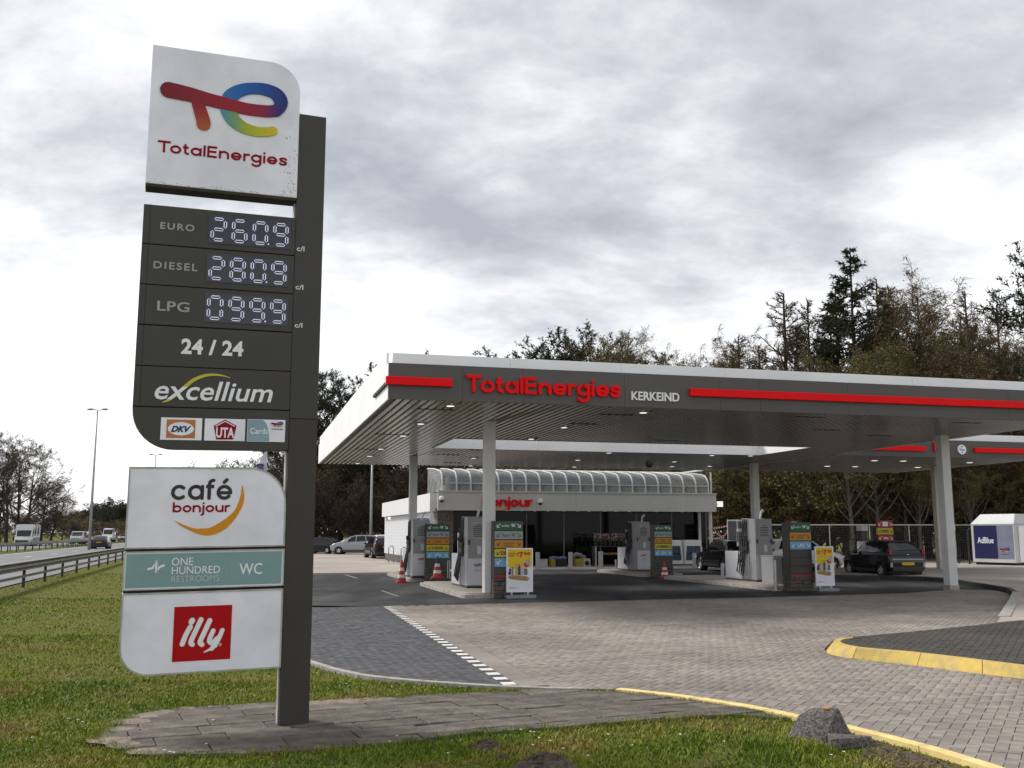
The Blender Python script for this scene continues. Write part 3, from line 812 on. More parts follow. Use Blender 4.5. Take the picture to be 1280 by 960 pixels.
# price panels
rows = [(255.2, 304.0, 'EURO', (200.6, 278.0), (242.8, 290.2), '260.9'),
        (305.3, 354.6, 'DIESEL', (192.2, 326.5), (246.6, 339.8), '280.9'),
        (355.8, 405.0, 'LPG', (196.8, 376.0), (236.5, 391.0), '099.9')]
disp = [((261.2, 268.8), (362.9, 312.6)), ((258.6, 317.4), (360.4, 359.6)), ((256.4, 366.4), (359.2, 408.4))]
cl = [((371.2, 307.2), (380.4, 314.4)), ((369.6, 355.4), (379.0, 362.2)), ((368.6, 403.2), (377.8, 409.8))]
SEG = {'0': 'abcdef', '2': 'abged', '6': 'afgedc', '8': 'abcdefg', '9': 'abcfgd'}
def digit_mesh(ch, x0, x1, z0, z1):
    """outlined seven-segment figure made of rows of small square lamps"""
    w, h = x1-x0, z1-z0; t = .23*w; pts = []
    def seg(a, b):
        (ax, az), (bx, bz) = a, b; L = math.hypot(bx-ax, bz-az); dx, dz = (bx-ax)/L, (bz-az)/L; nx, nz = -dz, dx
        c = t*.5; n = max(3, int(L/(.085*w)))
        for s_ in (-1, 1):
            for i in range(n+1):
                q = i/n; 
                pts.append((ax+dx*(t*.30+q*(L-t*.60))+nx*c*s_*.66, az+dz*(t*.30+q*(L-t*.60))+nz*c*s_*.66))
        pts.append((ax+dx*.02*L, az+dz*.02*L)); pts.append((ax+dx*.98*L, az+dz*.98*L))
    i = t*.5; X0, X1, Z0, Z1, ZM = x0+i, x1-i, z0+i, z1-i, (z0+z1)/2
    S_ = {'a': ((X0+i, Z1), (X1-i, Z1)), 'd': ((X0+i, Z0), (X1-i, Z0)), 'g': ((X0+i, ZM), (X1-i, ZM)),
          'f': ((X0, ZM+i), (X0, Z1-i)), 'b': ((X1, ZM+i), (X1, Z1-i)), 'e': ((X0, Z0+i), (X0, ZM-i)), 'c': ((X1, Z0+i), (X1, ZM-i))}
    for k in SEG[ch]: seg(*S_[k])
    mb = MB(); r = .026*w
    for x, z in pts: mb.box(x-r, x+r, -.022, -.019, z-r, z+r)
    return mb
names = {'260.9': 'grey row of the price pylon'}
for (ya, yb, txt, tl, br, val), (dtl, dbr), (ctl, cbr) in zip(rows, disp, cl):
    z1, z0 = spz(180, ya), spz(178, yb)
    pp = panel('price_panel', z0, z1, M_anth, x1=-.003)
    pp['label'] = 'dark price row reading ' + txt + ' ' + val
    spart('side_groove', MB().box(-SW+.056, -SW+.062, -.0135, -.0125, z0, z1), M_black, pp)
    tbox('fuel_name', txt, tl, br, M_lett, pp, bold=.02, space=1.25 if txt != 'LPG' else 1.05)
    x0, zt_ = sp(*dtl); x1, zb_ = sp(*dbr)
    spart('display', MB().box(x0, x1, -.018, -.005, zb_, zt_), M_led_bg, pp)
    dw = (x1-x0)/4
    h = zt_-zb_
    for i, ch in enumerate(val.replace('.', '')):
        a = x0+dw*i+dw*.10; b = a+dw*.78
        spart('led_figure', digit_mesh(ch, a, b, zb_+h*.07, zt_-h*.07), M_led, pp)['kind'] = 'stuff'
    a = x0+dw*3-dw*.10
    spart('led_point', MB().box(a-.006, a+.006, -.022, -.019, zb_+h*.10, zb_+h*.10+.014), M_led, pp)
    tbox('unit_lettering', 'c/l', ctl, cbr, M_lett2, sign, y=-.001, depth=.002, bold=.01)
def dark_panel(ya, yb, name='name_panel', bl=0, zoff=0):
    z1, z0 = spz(174, ya), spz(170, yb)
    pp = panel(name, z0, z1, M_anth, bl=bl, x1=-.003)
    if not bl: spart('side_groove', MB().box(-SW+.056, -SW+.062, -.0135, -.0125, z0, z1), M_black, pp)
    return pp
p24 = dark_panel(406.2, 456.2); p24['label'] = 'dark panel reading 24/24'
tbox('lettering', '24 / 24', (227, 423.2), (303.6, 446.2), M_lett2, p24, bold=.035, space=1.05)
pex = dark_panel(457.4, 507.4); pex['label'] = 'dark panel with the word excellium under a yellow sweep'
tbox('lettering', 'excellium', (194.3, 474.5), (340.3, 503.6), M_lett2, pex, bold=.012, shear=.22)
sw = [sp(*p) for p in ((202.7,503.2),(211,500),(219.6,493.6),(230,484.9),(242.8,474.8),(259.7,469.0),(276.6,469.5),(288,472.8))]
sws = smooth_pts(sw, 5); nn = len(sws)
yell = mat('sweep_yellow', (0.52, 0.45, 0.02), 0.45, var=.05)
spart('yellow_sweep', ribbon(sws, [.004+.030*math.sin(math.pi*(i/(nn-1))**.8) for i in range(nn)], -.0115, .0035, n_end=0), yell, pex)
zc1, zc0_ = spz(165, 508.6), spz(212, 561.0)
pc = panel('card_panel', zc0_, zc1, M_anth, bl=.375, x1=-.003); pc['label'] = 'dark lower panel with round corner holding three card stickers'
def rect_px(name, tl, br, m, y=-.0135, th=.002, parent=pc):
    x0, z1 = sp(*tl); x1, z0 = sp(*br); return spart(name, MB().box(x0, x1, y-th, y, z0, z1), m, parent), (x0, x1, z0, z1)
st, (a0, a1, b0, b1) = rect_px('card_sticker', (201.5, 521.8), (251.6, 550.6), M_lite, parent=sign); st['label'] = 'white sticker with an orange box and DKV in an oval'
M_or = mat('sticker_orange', (.50, .16, .04), .5); M_navy = mat('sticker_navy', (.006, .02, .09), .5)
o_, (c0, c1, d0, d1) = rect_px('orange_field', (208.6, 524.4), (243.4, 548.0), M_or, y=-.0160, parent=st)
el = [((c0+c1)/2+(c1-c0)*.45*math.cos(t), (d0+d1)/2+(d1-d0)*.36*math.sin(t)) for t in [2*math.pi*i/28 for i in range(28)]]
spart('white_oval', MB().prism(el, -.0195, -.0183, 'y'), M_lite, st)
tbox('lettering', 'DKV', (213.6, 532.4), (238.6, 540.8), M_navy, st, y=-.020, depth=.0015, bold=.05, shear=.35)
st, _ = rect_px('card_sticker', (256.2, 523.2), (305.6, 551.6), M_lite, parent=sign); st['label'] = 'white sticker with red letters UTA in a house shape'
def hp(pts): return [sp(*p) for p in pts]
spart('red_emblem', MB().prism(hp([(281.3,524.6),(295.6,532.5),(291.5,549.6),(270.2,549.6),(267.0,532.5)][::-1]), -.0175, -.016, 'y'), M_red, st)
tbox('lettering', 'UTA', (270.2, 534.4), (292.4, 547.8), M_lite, st, y=-.0178, depth=.0012, bold=.03)
sp_l = hp([(281.3,527.2),(292.5,533.2),(270.0,533.2)][::-1])
spart('roof_line', MB().prism(hp([(281.3,526.2),(293.5,532.8),(292.9,533.6),(281.3,527.4),(269.7,533.6),(269.1,532.8)][::-1]), -.0190, -.0178, 'y'), M_lite, st)
st, (a0, a1, b0, b1) = rect_px('card_sticker', (309.4, 524.2), (355.6, 552.8), M_lite, parent=sign); st['label'] = 'white sticker with a grey-blue quarter reading Cards'
xq = sp(336.6, 540)[0]; q = [(a0+.004, b0+.004), (xq, b0+.004)]+[(a0+.004+(xq-a0-.004)*(.62+.38*math.cos(t)), b0+.01+(b1-b0-.014)*math.sin(t)) for t in [math.pi/2*i/8 for i in range(9)]]+[(a0+.004, b1-.004)]
M_gb = mat('grey_blue', (.24, .36, .44), .5)
spart('blue_field', MB().prism(q, -.0170, -.0158, 'y'), M_gb, st)
tbox('lettering', 'Cards', (312.6, 535.0), (334.4, 542.8), M_lett2, st, y=-.0172, depth=.001, bold=.01)
exx0, ezz1 = sp(338.6, 527.5); exx1, ezz0 = sp(353.2, 534.4)
q_, k_ = flatQ(exx0, (ezz0+ezz1)/2, exx1-exx0); emblem(st, q_, k_, -.0165)
tbox('small_print', 'TotalEnergies', (338.8, 535.6), (353.4, 538.2), M_red, st, y=-.017, depth=.001, bold=.01)

# lower white panels
zA1, zA0 = spz(160.7, 583.4), spz(156, 686.6)
cp = panel('cafe_panel', zA0, zA1, M_lite, tr=.34, x1=-.004, bev=.005); cp['label'] = 'white panel reading café bonjour above an orange smile'
def frame_ring(poly, cxz, d, y, th, parent, m=M_edge):
    mb = MB(); n = len(poly); P = []
    cxx, czz = cxz
    out = poly; inn = []
    for i in range(n):
        a = poly[i-1]; b = poly[i]; c = poly[(i+1) % n]
        d1 = Vector((b[0]-a[0], b[1]-a[1])).normalized(); d2 = Vector((c[0]-b[0], c[1]-b[1])).normalized()
        nv = Vector((-(d1+d2).y, (d1+d2).x)); nv = nv.normalized() if nv.length > 1e-6 else Vector((0, 0))
        k = d/max(.35, nv.dot(Vector((-d1.y, d1.x)))); inn.append((b[0]+nv.x*k, b[1]+nv.y*k))
    v = [(x, y-th, z) for x, z in out]+[(x, y-th, z) for x, z in inn]+[(x, y, z) for x, z in out]+[(x, y, z) for x, z in inn]
    f = []
    for i in range(n):
        j = (i+1) % n; f += [(i, j, n+j, n+i), (i, 2*n+i, 2*n+j, j), (n+i, n+j, 3*n+j, 3*n+i)]
    mb.add(v, f); return spart('frame', mb, m, parent)
frame_ring(panel_poly(zA0, zA1, .34, 0, x1=-.004), (0, 0), .014, -.012, .006, cp)
M_cafe = mat('dark_brown_print', (.018, .010, .014), .5); M_smile = mat('orange_print', (.68, .27, .015), .5, var=.05, spec=.2)
for bd_, tl_, br_, mm_, ww_ in (('café', (214.6, 597.4), (289.8, 624.8), M_cafe, .215), ('bonjour', (216.0, 627.8), (287.4, 644.4), M_red, .24)):
    x0_, z1_ = sp(*tl_); x1_, z0_ = sp(*br_); spart('lettering', stroke_text(bd_, x0_, x1_, z0_, z1_, -.0125, .003, ww_, .07), mm_, cp)
so = smooth_pts([sp(*p) for p in ((217.6,650.6),(230,659.5),(254.8,669.2),(275,665),(291,652.0),(304.4,628),(303.2,607.0))], 5)
si = smooth_pts([sp(*p) for p in ((302.2,606.6),(300,621.4),(291,640.5),(266.9,657.6),(252,660.6),(238.7,659.4),(217.6,650.6))], 5)
spart('orange_smile', MB().prism((so+si[:-1])[::1], -.0155, -.0125, 'y'), M_smile, cp)
zB1, zB0 = spz(155.4, 689.8), spz(154, 738.6)
wp = panel('restroom_panel', zB0, zB1, M_lite, x1=-.004, bev=.003); wp['label'] = 'teal panel reading ONE HUNDRED RESTROOMS and WC'
M_teal = mat('teal_print', (.19, .33, .34), .45, var=.06)
mg = .022
spart('teal_field', MB().box(-SW+.022, -.028, -.0165, -.0122, zB0+mg, zB1-mg), M_teal, wp)
frame_ring(panel_poly(zB0, zB1, 0, 0, x1=-.004), (0, 0), .010, -.0125, .008, wp)
tbox('lettering', 'ONE', (214.9, 697.4), (241.2, 706.4), M_lett2, wp, y=-.0168, bold=.0)
tbox('lettering', 'HUNDRED', (214.9, 708.6), (274.7, 716.2), M_lett2, wp, y=-.0168, bold=.0)
tbox('lettering', 'RESTROOMS', (214.4, 720.0), (273.8, 726.2), mat('thin_lettering', (.50,.54,.55), .5), wp, y=-.0170, bold=.0, depth=.004)
tbox('lettering', 'WC', (299.2, 704.2), (327.3, 717.6), M_lett2, wp, y=-.0168, bold=.01)
xd = sp(287.7, 700); spart('divider', MB().box(xd[0]-.002, xd[0]+.002, -.0185, -.0168, spz(287.7, 725.4), spz(287.7, 696.4)), M_lett, wp)
pul = smooth_pts([sp(*p) for p in ((185.6,711.2),(190.5,710.4),(194.2,705.8),(196.0,699.4),(195.6,706),(195.4,716.8),(198.4,710.6),(203.6,706.6))], 1)
spart('pulse_emblem', ribbon([sp(*p) for p in ((185.6,711.2),(190.8,710.0),(195.2,700.2),(195.4,716.6),(199.2,709.0),(204.4,706.8))], .022, -.0168, .002), M_lett2, wp)
zC1, zC0 = spz(153.4, 742.2), spz(152, 846.6)
ip = panel('coffee_panel', zC0, zC1, M_lite, bl=.26, x1=-.004, bev=.005); ip['label'] = 'white panel with a red square reading illy'
frame_ring(panel_poly(zC0, zC1, 0, .26, x1=-.004), (0, 0), .014, -.012, .006, ip)
x0, z1 = sp(218.0, 758.6); x1, z0 = sp(287.4, 824.6)
x0b = sp(216.0, 800)[0]
rs = MB().box(x0b, x1, -.0150, -.0122, spz(216, 827.4), z1); spart('red_square', rs, mat('coffee_red', (.42, .003, .006), .5, var=.04, spec=.15), ip)
def zo(p): return sp(140+p[0]/3.31, 570+p[1]/3.31)
for pts, w_ in (([(324, 706), (305, 740), (290, 778)], .044), ([(332, 680), (328, 686)], .050), ([(368, 676), (345, 725), (326, 768), (332, 779)], .044), ([(404, 680), (382, 728), (364, 768), (372, 779)], .044),
             ([(418, 722), (402, 762), (414, 772), (436, 752)], .042), ([(456, 720), (436, 764), (412, 796)], .040), ([(428, 784), (402, 800), (380, 811)], [.034, .024, .008])):
    P_ = smooth_pts([zo(p) for p in pts], 5)
    if isinstance(w_, list): w_ = [w_[0]+(w_[2]-w_[0])*i/(len(P_)-1) for i in range(len(P_))]
    kst_ = globals().get('kst_', 0)+1; spart('script_stroke', ribbon(P_, w_, -.0152, .0020+.0004*kst_), M_lett2, ip)
tbox('registered_mark', '\u00ae', (273.0, 803.4), (276.8, 807.4), M_lett2, ip, y=-.0152, depth=.001)
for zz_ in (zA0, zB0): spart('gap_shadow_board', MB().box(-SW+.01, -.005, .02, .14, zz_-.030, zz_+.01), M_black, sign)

# ================================================================== CANOPIES
M_white = mat('white_fascia', (0.86, 0.86, 0.87), 0.45, var=0.05, vscale=0.6, spec=0.4)
M_grey = mat('grey_fascia', (0.088, 0.083, 0.079), 0.5, var=0.06, vscale=0.5, spec=0.35)
M_soff = mat('soffit_slat', (0.27, 0.262, 0.24), 0.24, 0.45, var=0.10, vscale=0.8, spec=0.5)
M_soffd = mat('soffit_gap', (0.03, 0.028, 0.025), 0.8)
M_lamp = mat('canopy_lamp', (0.9, 0.9, 0.85), 0.5, emit=(1.0, 0.96, 0.88), estr=1.0)
M_ring = mat('lamp_ring', (0.35, 0.34, 0.32), 0.5)
M_column = mat('column_paint', (0.62, 0.62, 0.625), 0.5, var=0.08, vscale=1.2, spec=0.4)
ZC = 4.8
def slat_run(parent, x0, x1, segs, zc=ZC, pitch=.2):
    n = int(round((x1-x0)/pitch)); cache = {}
    for i in range(n):
        xc = x0+pitch*(i+.5)
        for (ya, yb, ha, hb) in segs:
            if ha is not None and not (ha < xc < hb): continue
            k = (ya, yb)
            if k not in cache:
                w = pitch; prof = [(-w*.27, .0), (-w*.36, .03), (-w*.36, .05), (w*.36, .05), (w*.36, .03), (w*.27, .0)]
                cache[k] = MB().prism(prof, ya, yb, 'y').mesh('soffit_slat', [M_soff])
            link('soffit_slat', cache[k], parent, (xc, 0, zc))
def seg_fascia(parent, name, x0, x1, y, z0, z1, m, joints, th=.05):
    xs = [x0]+[j for j in joints if x0 < j < x1]+[x1]
    for a, b in zip(xs[:-1], xs[1:]):
        obj(name, MB().box(a+.003, b-.003, y, y+th, z0, z1), m, parent)
CX0, CX1, CY0, CY1 = 3.08, 22.4, 22.65, 45.2
HX0, HX1, HY0, HY1 = 6.53, 19.6, 31.96, 35.6
can = thing('filling_station_canopy', 'large flat canopy with grey fascia, red stripe and red TotalEnergies lettering', 'canopy', SL(0, 0)+(0,), TS)
def onY(px, y): # sight line -> x on the vertical plane y (station grid)
    d = ray(px, 520); ex, ey = math.cos(TS), math.sin(TS); fx, fy = -math.sin(TS), math.cos(TS)
    k = y/(d[0]*fx+d[1]*fy); return k*(d[0]*ex+d[1]*ey)
def onYz(px, py, y):
    d = ray(px, py); fx, fy = -math.sin(TS), math.cos(TS); k = y/(d[0]*fx+d[1]*fy)
    return (k*(d[0]*math.cos(TS)+d[1]*math.sin(TS)), EYE+d[2]*k)
jx = [onY(578, CY0), onY(654, CY0), onY(781, CY0), onY(901, CY0), onY(951, CY0), onY(1061, CY0), onY(1262, CY0)]
ZF1, ZF2 = 5.64, 5.93
seg_fascia(can, 'grey_fascia_panel', CX0, CX1, CY0, ZC, ZF1, M_grey, jx)
seg_fascia(can, 'white_parapet_panel', CX0+.13, CX1-.13, CY0+.30, ZF1+.002, ZF2, M_white, [onY(642, CY0), onY(783, CY0), onY(915, CY0), onY(1152, CY0)])
# side fascias: white, stepping down at both ends
for x0, x1 in ((CX0-.002, CX0+.05), (CX1-.05, CX1+.002)):
    sp1 = [CY0+.052, CY0+5.6, CY0+11.2, CY0+16.8, CY1-.002]
    for a, b in zip(sp1[:-1], sp1[1:]):
        p = [(a+.004, ZC), (b-.004, ZC), (b-.004, ZF2 if b < CY1-.1 else ZF1), (a+.004, ZF2 if a > CY0+1 else ZF1)]
        if a < CY0+1: p = [(a+.002, ZC), (b-.004, ZC), (b-.004, ZF2), (a+.30, ZF2), (a+.30, ZF1), (a+.002, ZF1)]
        elif b > CY1-.1: p = [(a+.004, ZC), (b, ZC), (b, ZF1), (b-.6, ZF1), (b-.6, ZF2), (a+.004, ZF2)]
        obj('white_side_panel', MB().prism(p, x0, x1, 'x'), M_white, can)
seg_fascia(can, 'rear_fascia_panel', CX0+.06, CX1-.06, CY1-.05, ZC, ZF1, M_grey, [8, 13, 18])
obj('roof_deck', MB().box(CX0+.05, HX0-.051, CY0+.35, CY1-.06, ZC+.10, ZF1-.05).box(HX1+.051, CX1-.06, CY0+.35, CY1-.06, ZC+.10, ZF1-.05)
    .box(HX0-.05, HX1+.05, CY0+.35, HY0-.051, ZC+.10, ZF1-.05).box(HX0-.05, HX1+.05, HY1+.051, CY1-.06, ZC+.10, ZF1-.05), M_soffd, can)['kind'] = 'stuff'
obj('edge_gutter', MB().box(CX0+.05, CX0+.17, CY0+.06, CY1-.06, ZC+.004, ZC+.09), M_grey, can)
# well in the canopy: white lining
for a, b in ((HX0-.05, 10.5), (10.5, 15.0), (15.0, HX1+.05)):
    obj('well_lining', MB().box(a+.003, b-.003, HY1, HY1+.05, ZC-.005, ZF1), M_white, can)
    obj('well_lining', MB().box(a+.003, b-.003, HY0-.05, HY0, ZC-.005, ZF1), M_white, can)
obj('well_lining', MB().box(HX0-.05, HX0-.002, HY0+.002, HY1-.002, ZC-.005, ZF1), M_white, can)
obj('well_lining', MB().box(HX1+.002, HX1+.05, HY0+.002, HY1-.002, ZC-.005, ZF1), M_white, can)
slat_run(can, CX0+.18, CX1-.06, [(CY0+.06, HY0-.055, None, None), (HY1+.055, CY1-.06, None, None), (HY0-.053, HY1+.053, 0, HX0-.1), (HY0-.053, HY1+.053, HX1+.1, 99)])
# red light bars
obj('red_light_bar', MB().box(CX0-.07, onY(564, CY0), CY0-.12, CY0-.005, 5.12, 5.31), M_red2, can, bev=.006)
obj('red_light_bar', MB().box(onY(864, CY0-.1), CX1+.05, CY0-.12, CY0-.005, 5.12, 5.31), M_red2, can, bev=.006)
obj('slot_shadow_bar', MB().box(CX0-.06, CX0-.004, CY0-.005, CY0+2.4, 5.13, 5.20), M_soffd, can)  # shadow of the side groove, put in as a dark bar
def wall_text(name, body, tl, br, m, parent, y, depth=.03, bold=.02, space=1.0, y0=None):
    x0, z1 = onYz(tl[0], tl[1], y); x1, z0 = onYz(br[0], br[1], y)
    return obj(name, fit_text(body, x0, x1, z0, z1, y, depth, bold, 0, space), m, parent)
# the letters of the name stand one by one on the fascia
x0, z1 = onYz(582, 466.8, CY0-.02); x1, _ = onYz(775, 500, CY0-.02); _, z0 = onYz(720, 503.0, CY0-.02)
obj('lettering', stroke_text('TotalEnergies', x0, x1, z0, z1, CY0-.005, .08, .245, .06), M_red2, can)
x0, z1 = onYz(789, 489.2, CY0-.02); x1, z0 = onYz(849, 502.2, CY0-.02)
obj('lettering', fit_text('KERKEIND', x0, x1, z0, z1, CY0-.005, .04, .02), mat('name_white', (.80, .80, .80), .4), can)
# lamps in the soffit
for px, py in ((563,507),(526,529.5),(504,544.5),(476,561),(462,570),(447,579),(664,548.5),(592,572.5),(588.5,582),(705,534),(804,515.5),(722,575),(718,583.5),(761,566),(840,583),(843,577),(887,582.5),(890,569),(938,569.5),(951,581),(1004,573.5)):
    P = toS(gp(px, py, ZC-.012))
    if not (CX0+.3 < P[0] < CX1-.2 and CY0+.2 < P[1] < CY1-.2): continue
    if HX0-.1 < P[0] < HX1+.1 and HY0-.1 < P[1] < HY1+.1: continue
    l_ = obj('ceiling_lamp', MB().lathe([(.095, .0), (.095, .03)], n=16), M_lamp, can, loc=(P[0], P[1], ZC-.03))
    obj('lamp_ring', MB().lathe([(.132, .006), (.18, .012), (.18, .03), (.132, .03)], n=16), M_ring, l_)
# dark service hatches in the ceiling
for px, py in ((545,512.5),(485,543.5),(458,562),(440,577),(600,563),(560,569),(565,579),(770,519),(730,530.5),(833,551),(1033,538),(1013,522),(1208,529),(1100,545)):
    P = toS(gp(px, py, ZC-.012))
    if not (CX0+.6 < P[0] < CX1-.6 and CY0+.3 < P[1] < CY1-.3): continue
    if HX0-.4 < P[0] < HX1+.4 and HY0-.2 < P[1] < HY1+.2: continue
    obj('ceiling_hatch', MB().box(-.45, .45, -.04, .04, 0, .02), M_soffd, can, loc=(P[0], P[1], ZC-.006))
# columns
for i, (x, y) in enumerate(((6.5, 26.9), (6.5, 39.9), (21.25, 26.9), (21.7, 39.9))):
    c = obj('column', MB().box(-.15, .15, -.15, .15, 0.10, ZC+.02), M_column, can, bev=.012, loc=(x, y, 0))
    obj('column_foot', MB().box(-.165, .165, -.165, .165, 0.0, .15), M_kerb, c)
    c['label'] = ['front left column beside the lunch poster', 'rear left column behind the fuel pump', 'front right column standing on the concrete deck', 'rear right column behind the right pump'][i]
# dome camera under the far part
P = toS(gp(811, 566, ZC)); cm = thing('dome_camera', 'dark dome camera hanging from the canopy ceiling near its middle', 'camera', SL(*P)+(ZC,))
obj('stem', MB().cyl((0,0,0), (0,0,-.30), .03, n=8), M_grey, cm); obj('dome', MB().ball((0,0,-.42), .15), M_black, cm, smooth=True)

# second canopy behind on the right
C2 = (22.46, 32.2, 34.7, 44.6)
can2 = thing('small_canopy', 'smaller grey canopy with round white badge behind the large canopy at right', 'canopy', SL(0, 0)+(0,), TS)
seg_fascia(can2, 'grey_fascia_panel', C2[0], C2[1], C2[2], ZC, 5.50, M_grey, [25, 27.5, 30])
obj('white_parapet', MB().box(C2[0]+.1, C2[1]-.25, C2[2]+.3, C2[2]+.35, 5.5, 5.80), M_white, can2)
obj('side_fascia', MB().box(C2[0]+.02, C2[0]+.06, C2[2]+.06, C2[3], ZC, 5.48), M_grey, can2)
obj('side_fascia', MB().box(C2[1]-.05, C2[1], C2[2]+.06, C2[3], ZC, 5.48), M_white, can2)
obj('rear_fascia', MB().box(C2[0]+.07, C2[1]-.06, C2[3]-.05, C2[3], ZC, 5.48), M_grey, can2)
obj('roof_deck', MB().box(C2[0]+.08, C2[1]-.07, C2[2]+.36, C2[3]-.06, ZC+.08, 5.4), M_soffd, can2)
slat_run(can2, C2[0]+.1, C2[1]-.1, [(C2[2]+.06, C2[3]-.06, None, None)])
for a, b, z0, z1 in ((1075, 1155, 5.02, 5.22), (1165.5, 1178, 5.02, 5.40), (1216, 1300, 5.02, 5.22)):
    obj('red_light_bar', MB().box(max(onY(a, C2[2]-.1), C2[0]+.02), min(onY(b, C2[2]-.1), C2[1]), C2[2]-.10, C2[2]-.004, z0, z1), M_red2, can2, bev=.005)
bx, bz = onYz(1201.5, 562, C2[2])
bd = obj('round_badge', MB().cyl((0,-.05,0), (0,0,0), .20, n=24), mat('badge_white', (.8,.8,.82), .4), can2, loc=(bx, C2[2]-.004, bz))
obj('badge_lettering', fit_text('Gas', -.12, .12, -.05, .05, -.051, .004, .02), mat('badge_blue', (.05,.09,.3), .5), bd)
obj('badge_mark', MB().box(-.03, .03, -.054, -.05, .09, .14).box(-.03, .03, -.054, -.05, -.14, -.09), mat('badge_blue', (.05,.09,.3), .5), bd)['kind'] = 'stuff'
for px, py in ((1034,582.5),(1069,583),(1093,575.5),(1129,576),(1147,584),(1212,578)):
    P = toS(gp(px, py, ZC-.012))
    if C2[0]+.2 < P[0] < C2[1]-.1 and C2[2]+.2 < P[1] < C2[3]-.2:
        l_ = obj('ceiling_lamp', MB().lathe([(.13, .0), (.13, .03)], n=16), M_lamp, can2, loc=(P[0], P[1], ZC-.03))
        obj('lamp_ring', MB().lathe([(.132, .006), (.18, .012), (.18, .03), (.132, .03)], n=16), M_ring, l_)
for x, y in ():
    obj('column', MB().box(-.15, .15, -.15, .15, 0.10, ZC+.02), mat('cream_column', (.42,.41,.36), .5), can2, bev=.01, loc=(x, y, 0))
qx = toS(gp(1174.5, 706, .13))
obj('column', MB().box(-.13, .13, -.13, .13, 0.10, ZC+.02), mat('cream_column', (.42,.41,.36), .5), can2, bev=.01, loc=(31.1, 40.0, 0))

# ================================================================== SHOP
M_cream = mat('shop_fascia', (0.56, 0.555, 0.535), 0.5, var=0.05, vscale=1)
M_cream2 = mat('shop_side_fascia', (0.72, 0.73, 0.74), 0.5, var=0.04)
M_wbw = mat('white_blockwork', (0.60, 0.615, 0.64), 0.7, var=0.06, vscale=2)
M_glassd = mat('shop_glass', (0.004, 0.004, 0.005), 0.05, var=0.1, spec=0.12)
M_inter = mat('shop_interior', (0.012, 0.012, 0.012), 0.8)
M_rib = mat('white_rib', (0.60, 0.60, 0.585), 0.4)
M_pane = mat('roof_pane', (0.42, 0.44, 0.44), 0.25, var=0.4, vscale=1.2, spec=0.4, alpha=0.5)
M_pebble = mat('pebble_panel', (0.20, 0.165, 0.135), 0.9, vscale=9, bump=1.0, bscale=22, col2=(0.07, 0.058, 0.05), detail=3)
M_plinth = mat('brick_plinth', (0.10, 0.09, 0.085), 0.9, var=.3, vscale=6)
SX0, SX1, SY = 9.1, 24.0, 48.3
shop = thing('shop_building', 'low shop with long cream fascia, arched glass roof and dark glass front', 'shop', SL(0, 0)+(0,), TS)
ZS0, ZS1 = 2.84, 3.74
for a, b in zip([SX0, 12.9, 16.2, 20.3, 22.3], [12.9, 16.2, 20.3, 22.3, SX1]):
    obj('fascia_panel', MB().box(a+.005, b-.005, SY, SY+.12, ZS0, ZS1), M_cream, shop)
obj('fascia_cap', MB().box(SX0-.03, SX1+.03, SY-.05, SY+.25, ZS1+.003, ZS1+.07), M_cream, shop)
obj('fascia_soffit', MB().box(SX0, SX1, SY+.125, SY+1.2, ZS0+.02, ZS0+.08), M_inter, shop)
# glass front set back, with mullions
gy = SY+1.1
xs = [SX0+.9, 11.9, 13.9, 15.9, 17.9, 19.9, 21.9, SX1-.1]
for a, b in zip(xs[:-1], xs[1:]):
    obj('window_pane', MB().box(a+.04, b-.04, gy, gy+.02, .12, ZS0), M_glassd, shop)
    obj('mullion', MB().box(b-.035, b+.035, gy-.03, gy+.05, .0, ZS0), mat('mullion_grey', (.13,.13,.13), .4), shop)
obj('sill', MB().box(xs[0], SX1, gy-.06, gy+.06, 0, .12), mat('mullion_grey', (.13,.13,.13), .4), shop)
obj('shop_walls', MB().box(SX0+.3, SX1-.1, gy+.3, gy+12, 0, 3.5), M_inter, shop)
obj('corner_post', MB().cyl((SX1-.28, SY+.2, 0), (SX1-.28, SY+.2, ZS0), .10, n=12), M_column, shop)
obj('corner_post', MB().box(SX1-.62, SX1-.48, SY+.9, SY+1.0, 0, ZS0), M_column, shop)
obj('pebble_pier', MB().box(SX0+.05, SX0+.85, SY+.35, gy+.25, 0, ZS0+.01), M_pebble, shop)
# small ceiling lights inside the porch
rnd = random.Random(4)
for i in range(16):
    x = 12.0+i*.74; obj('porch_light', MB().lathe([(.05, 0), (.05, .02)], n=8), mat('porch_glow', (.6,.5,.35), .5, emit=(1, .82, .5), estr=rnd.choice([.5, .8])), shop, loc=(x, SY+rnd.uniform(.3, .9), ZS0+.0))
# arched glazed roof
def arch(x, r=.045):
    pts = [(x, SY+.15, ZS1+.05), (x, SY+.17, ZS1+.45)]
    for k in range(1, 6):
        t = math.pi/2*k/5*.86; pts.append((x, SY+.17+.75*(1-math.cos(t)), ZS1+.45+.62*math.sin(t)))
    pts += [(x, SY+2.4, ZS1+1.26), (x, SY+4.4, ZS1+1.40)]
    return pts
nr = 20; rx = [SX0+.25+(SX1-.35-SX0-.25)*i/nr for i in range(nr+1)]
m0 = MB().tube(arch(0), .04, 6).mesh('roof_rib', [M_rib])
for x in rx: link('roof_rib', m0, shop, (x, 0, 0))
ar = arch(0); pw = rx[1]-rx[0]
pm = MB()
v = [(a, p[1]+.01, p[2]) for p in ar for a in (.03, pw-.03)]
pm.add(v, [(2*i, 2*i+1, 2*i+3, 2*i+2) for i in range(len(ar)-1)])
pm_ = pm.mesh('roof_pane', [M_pane]); gb = MB().box(.03, pw-.03, SY+.13, SY+.19, ZS1+.42, ZS1+.46).mesh('glazing_bar', [M_rib])
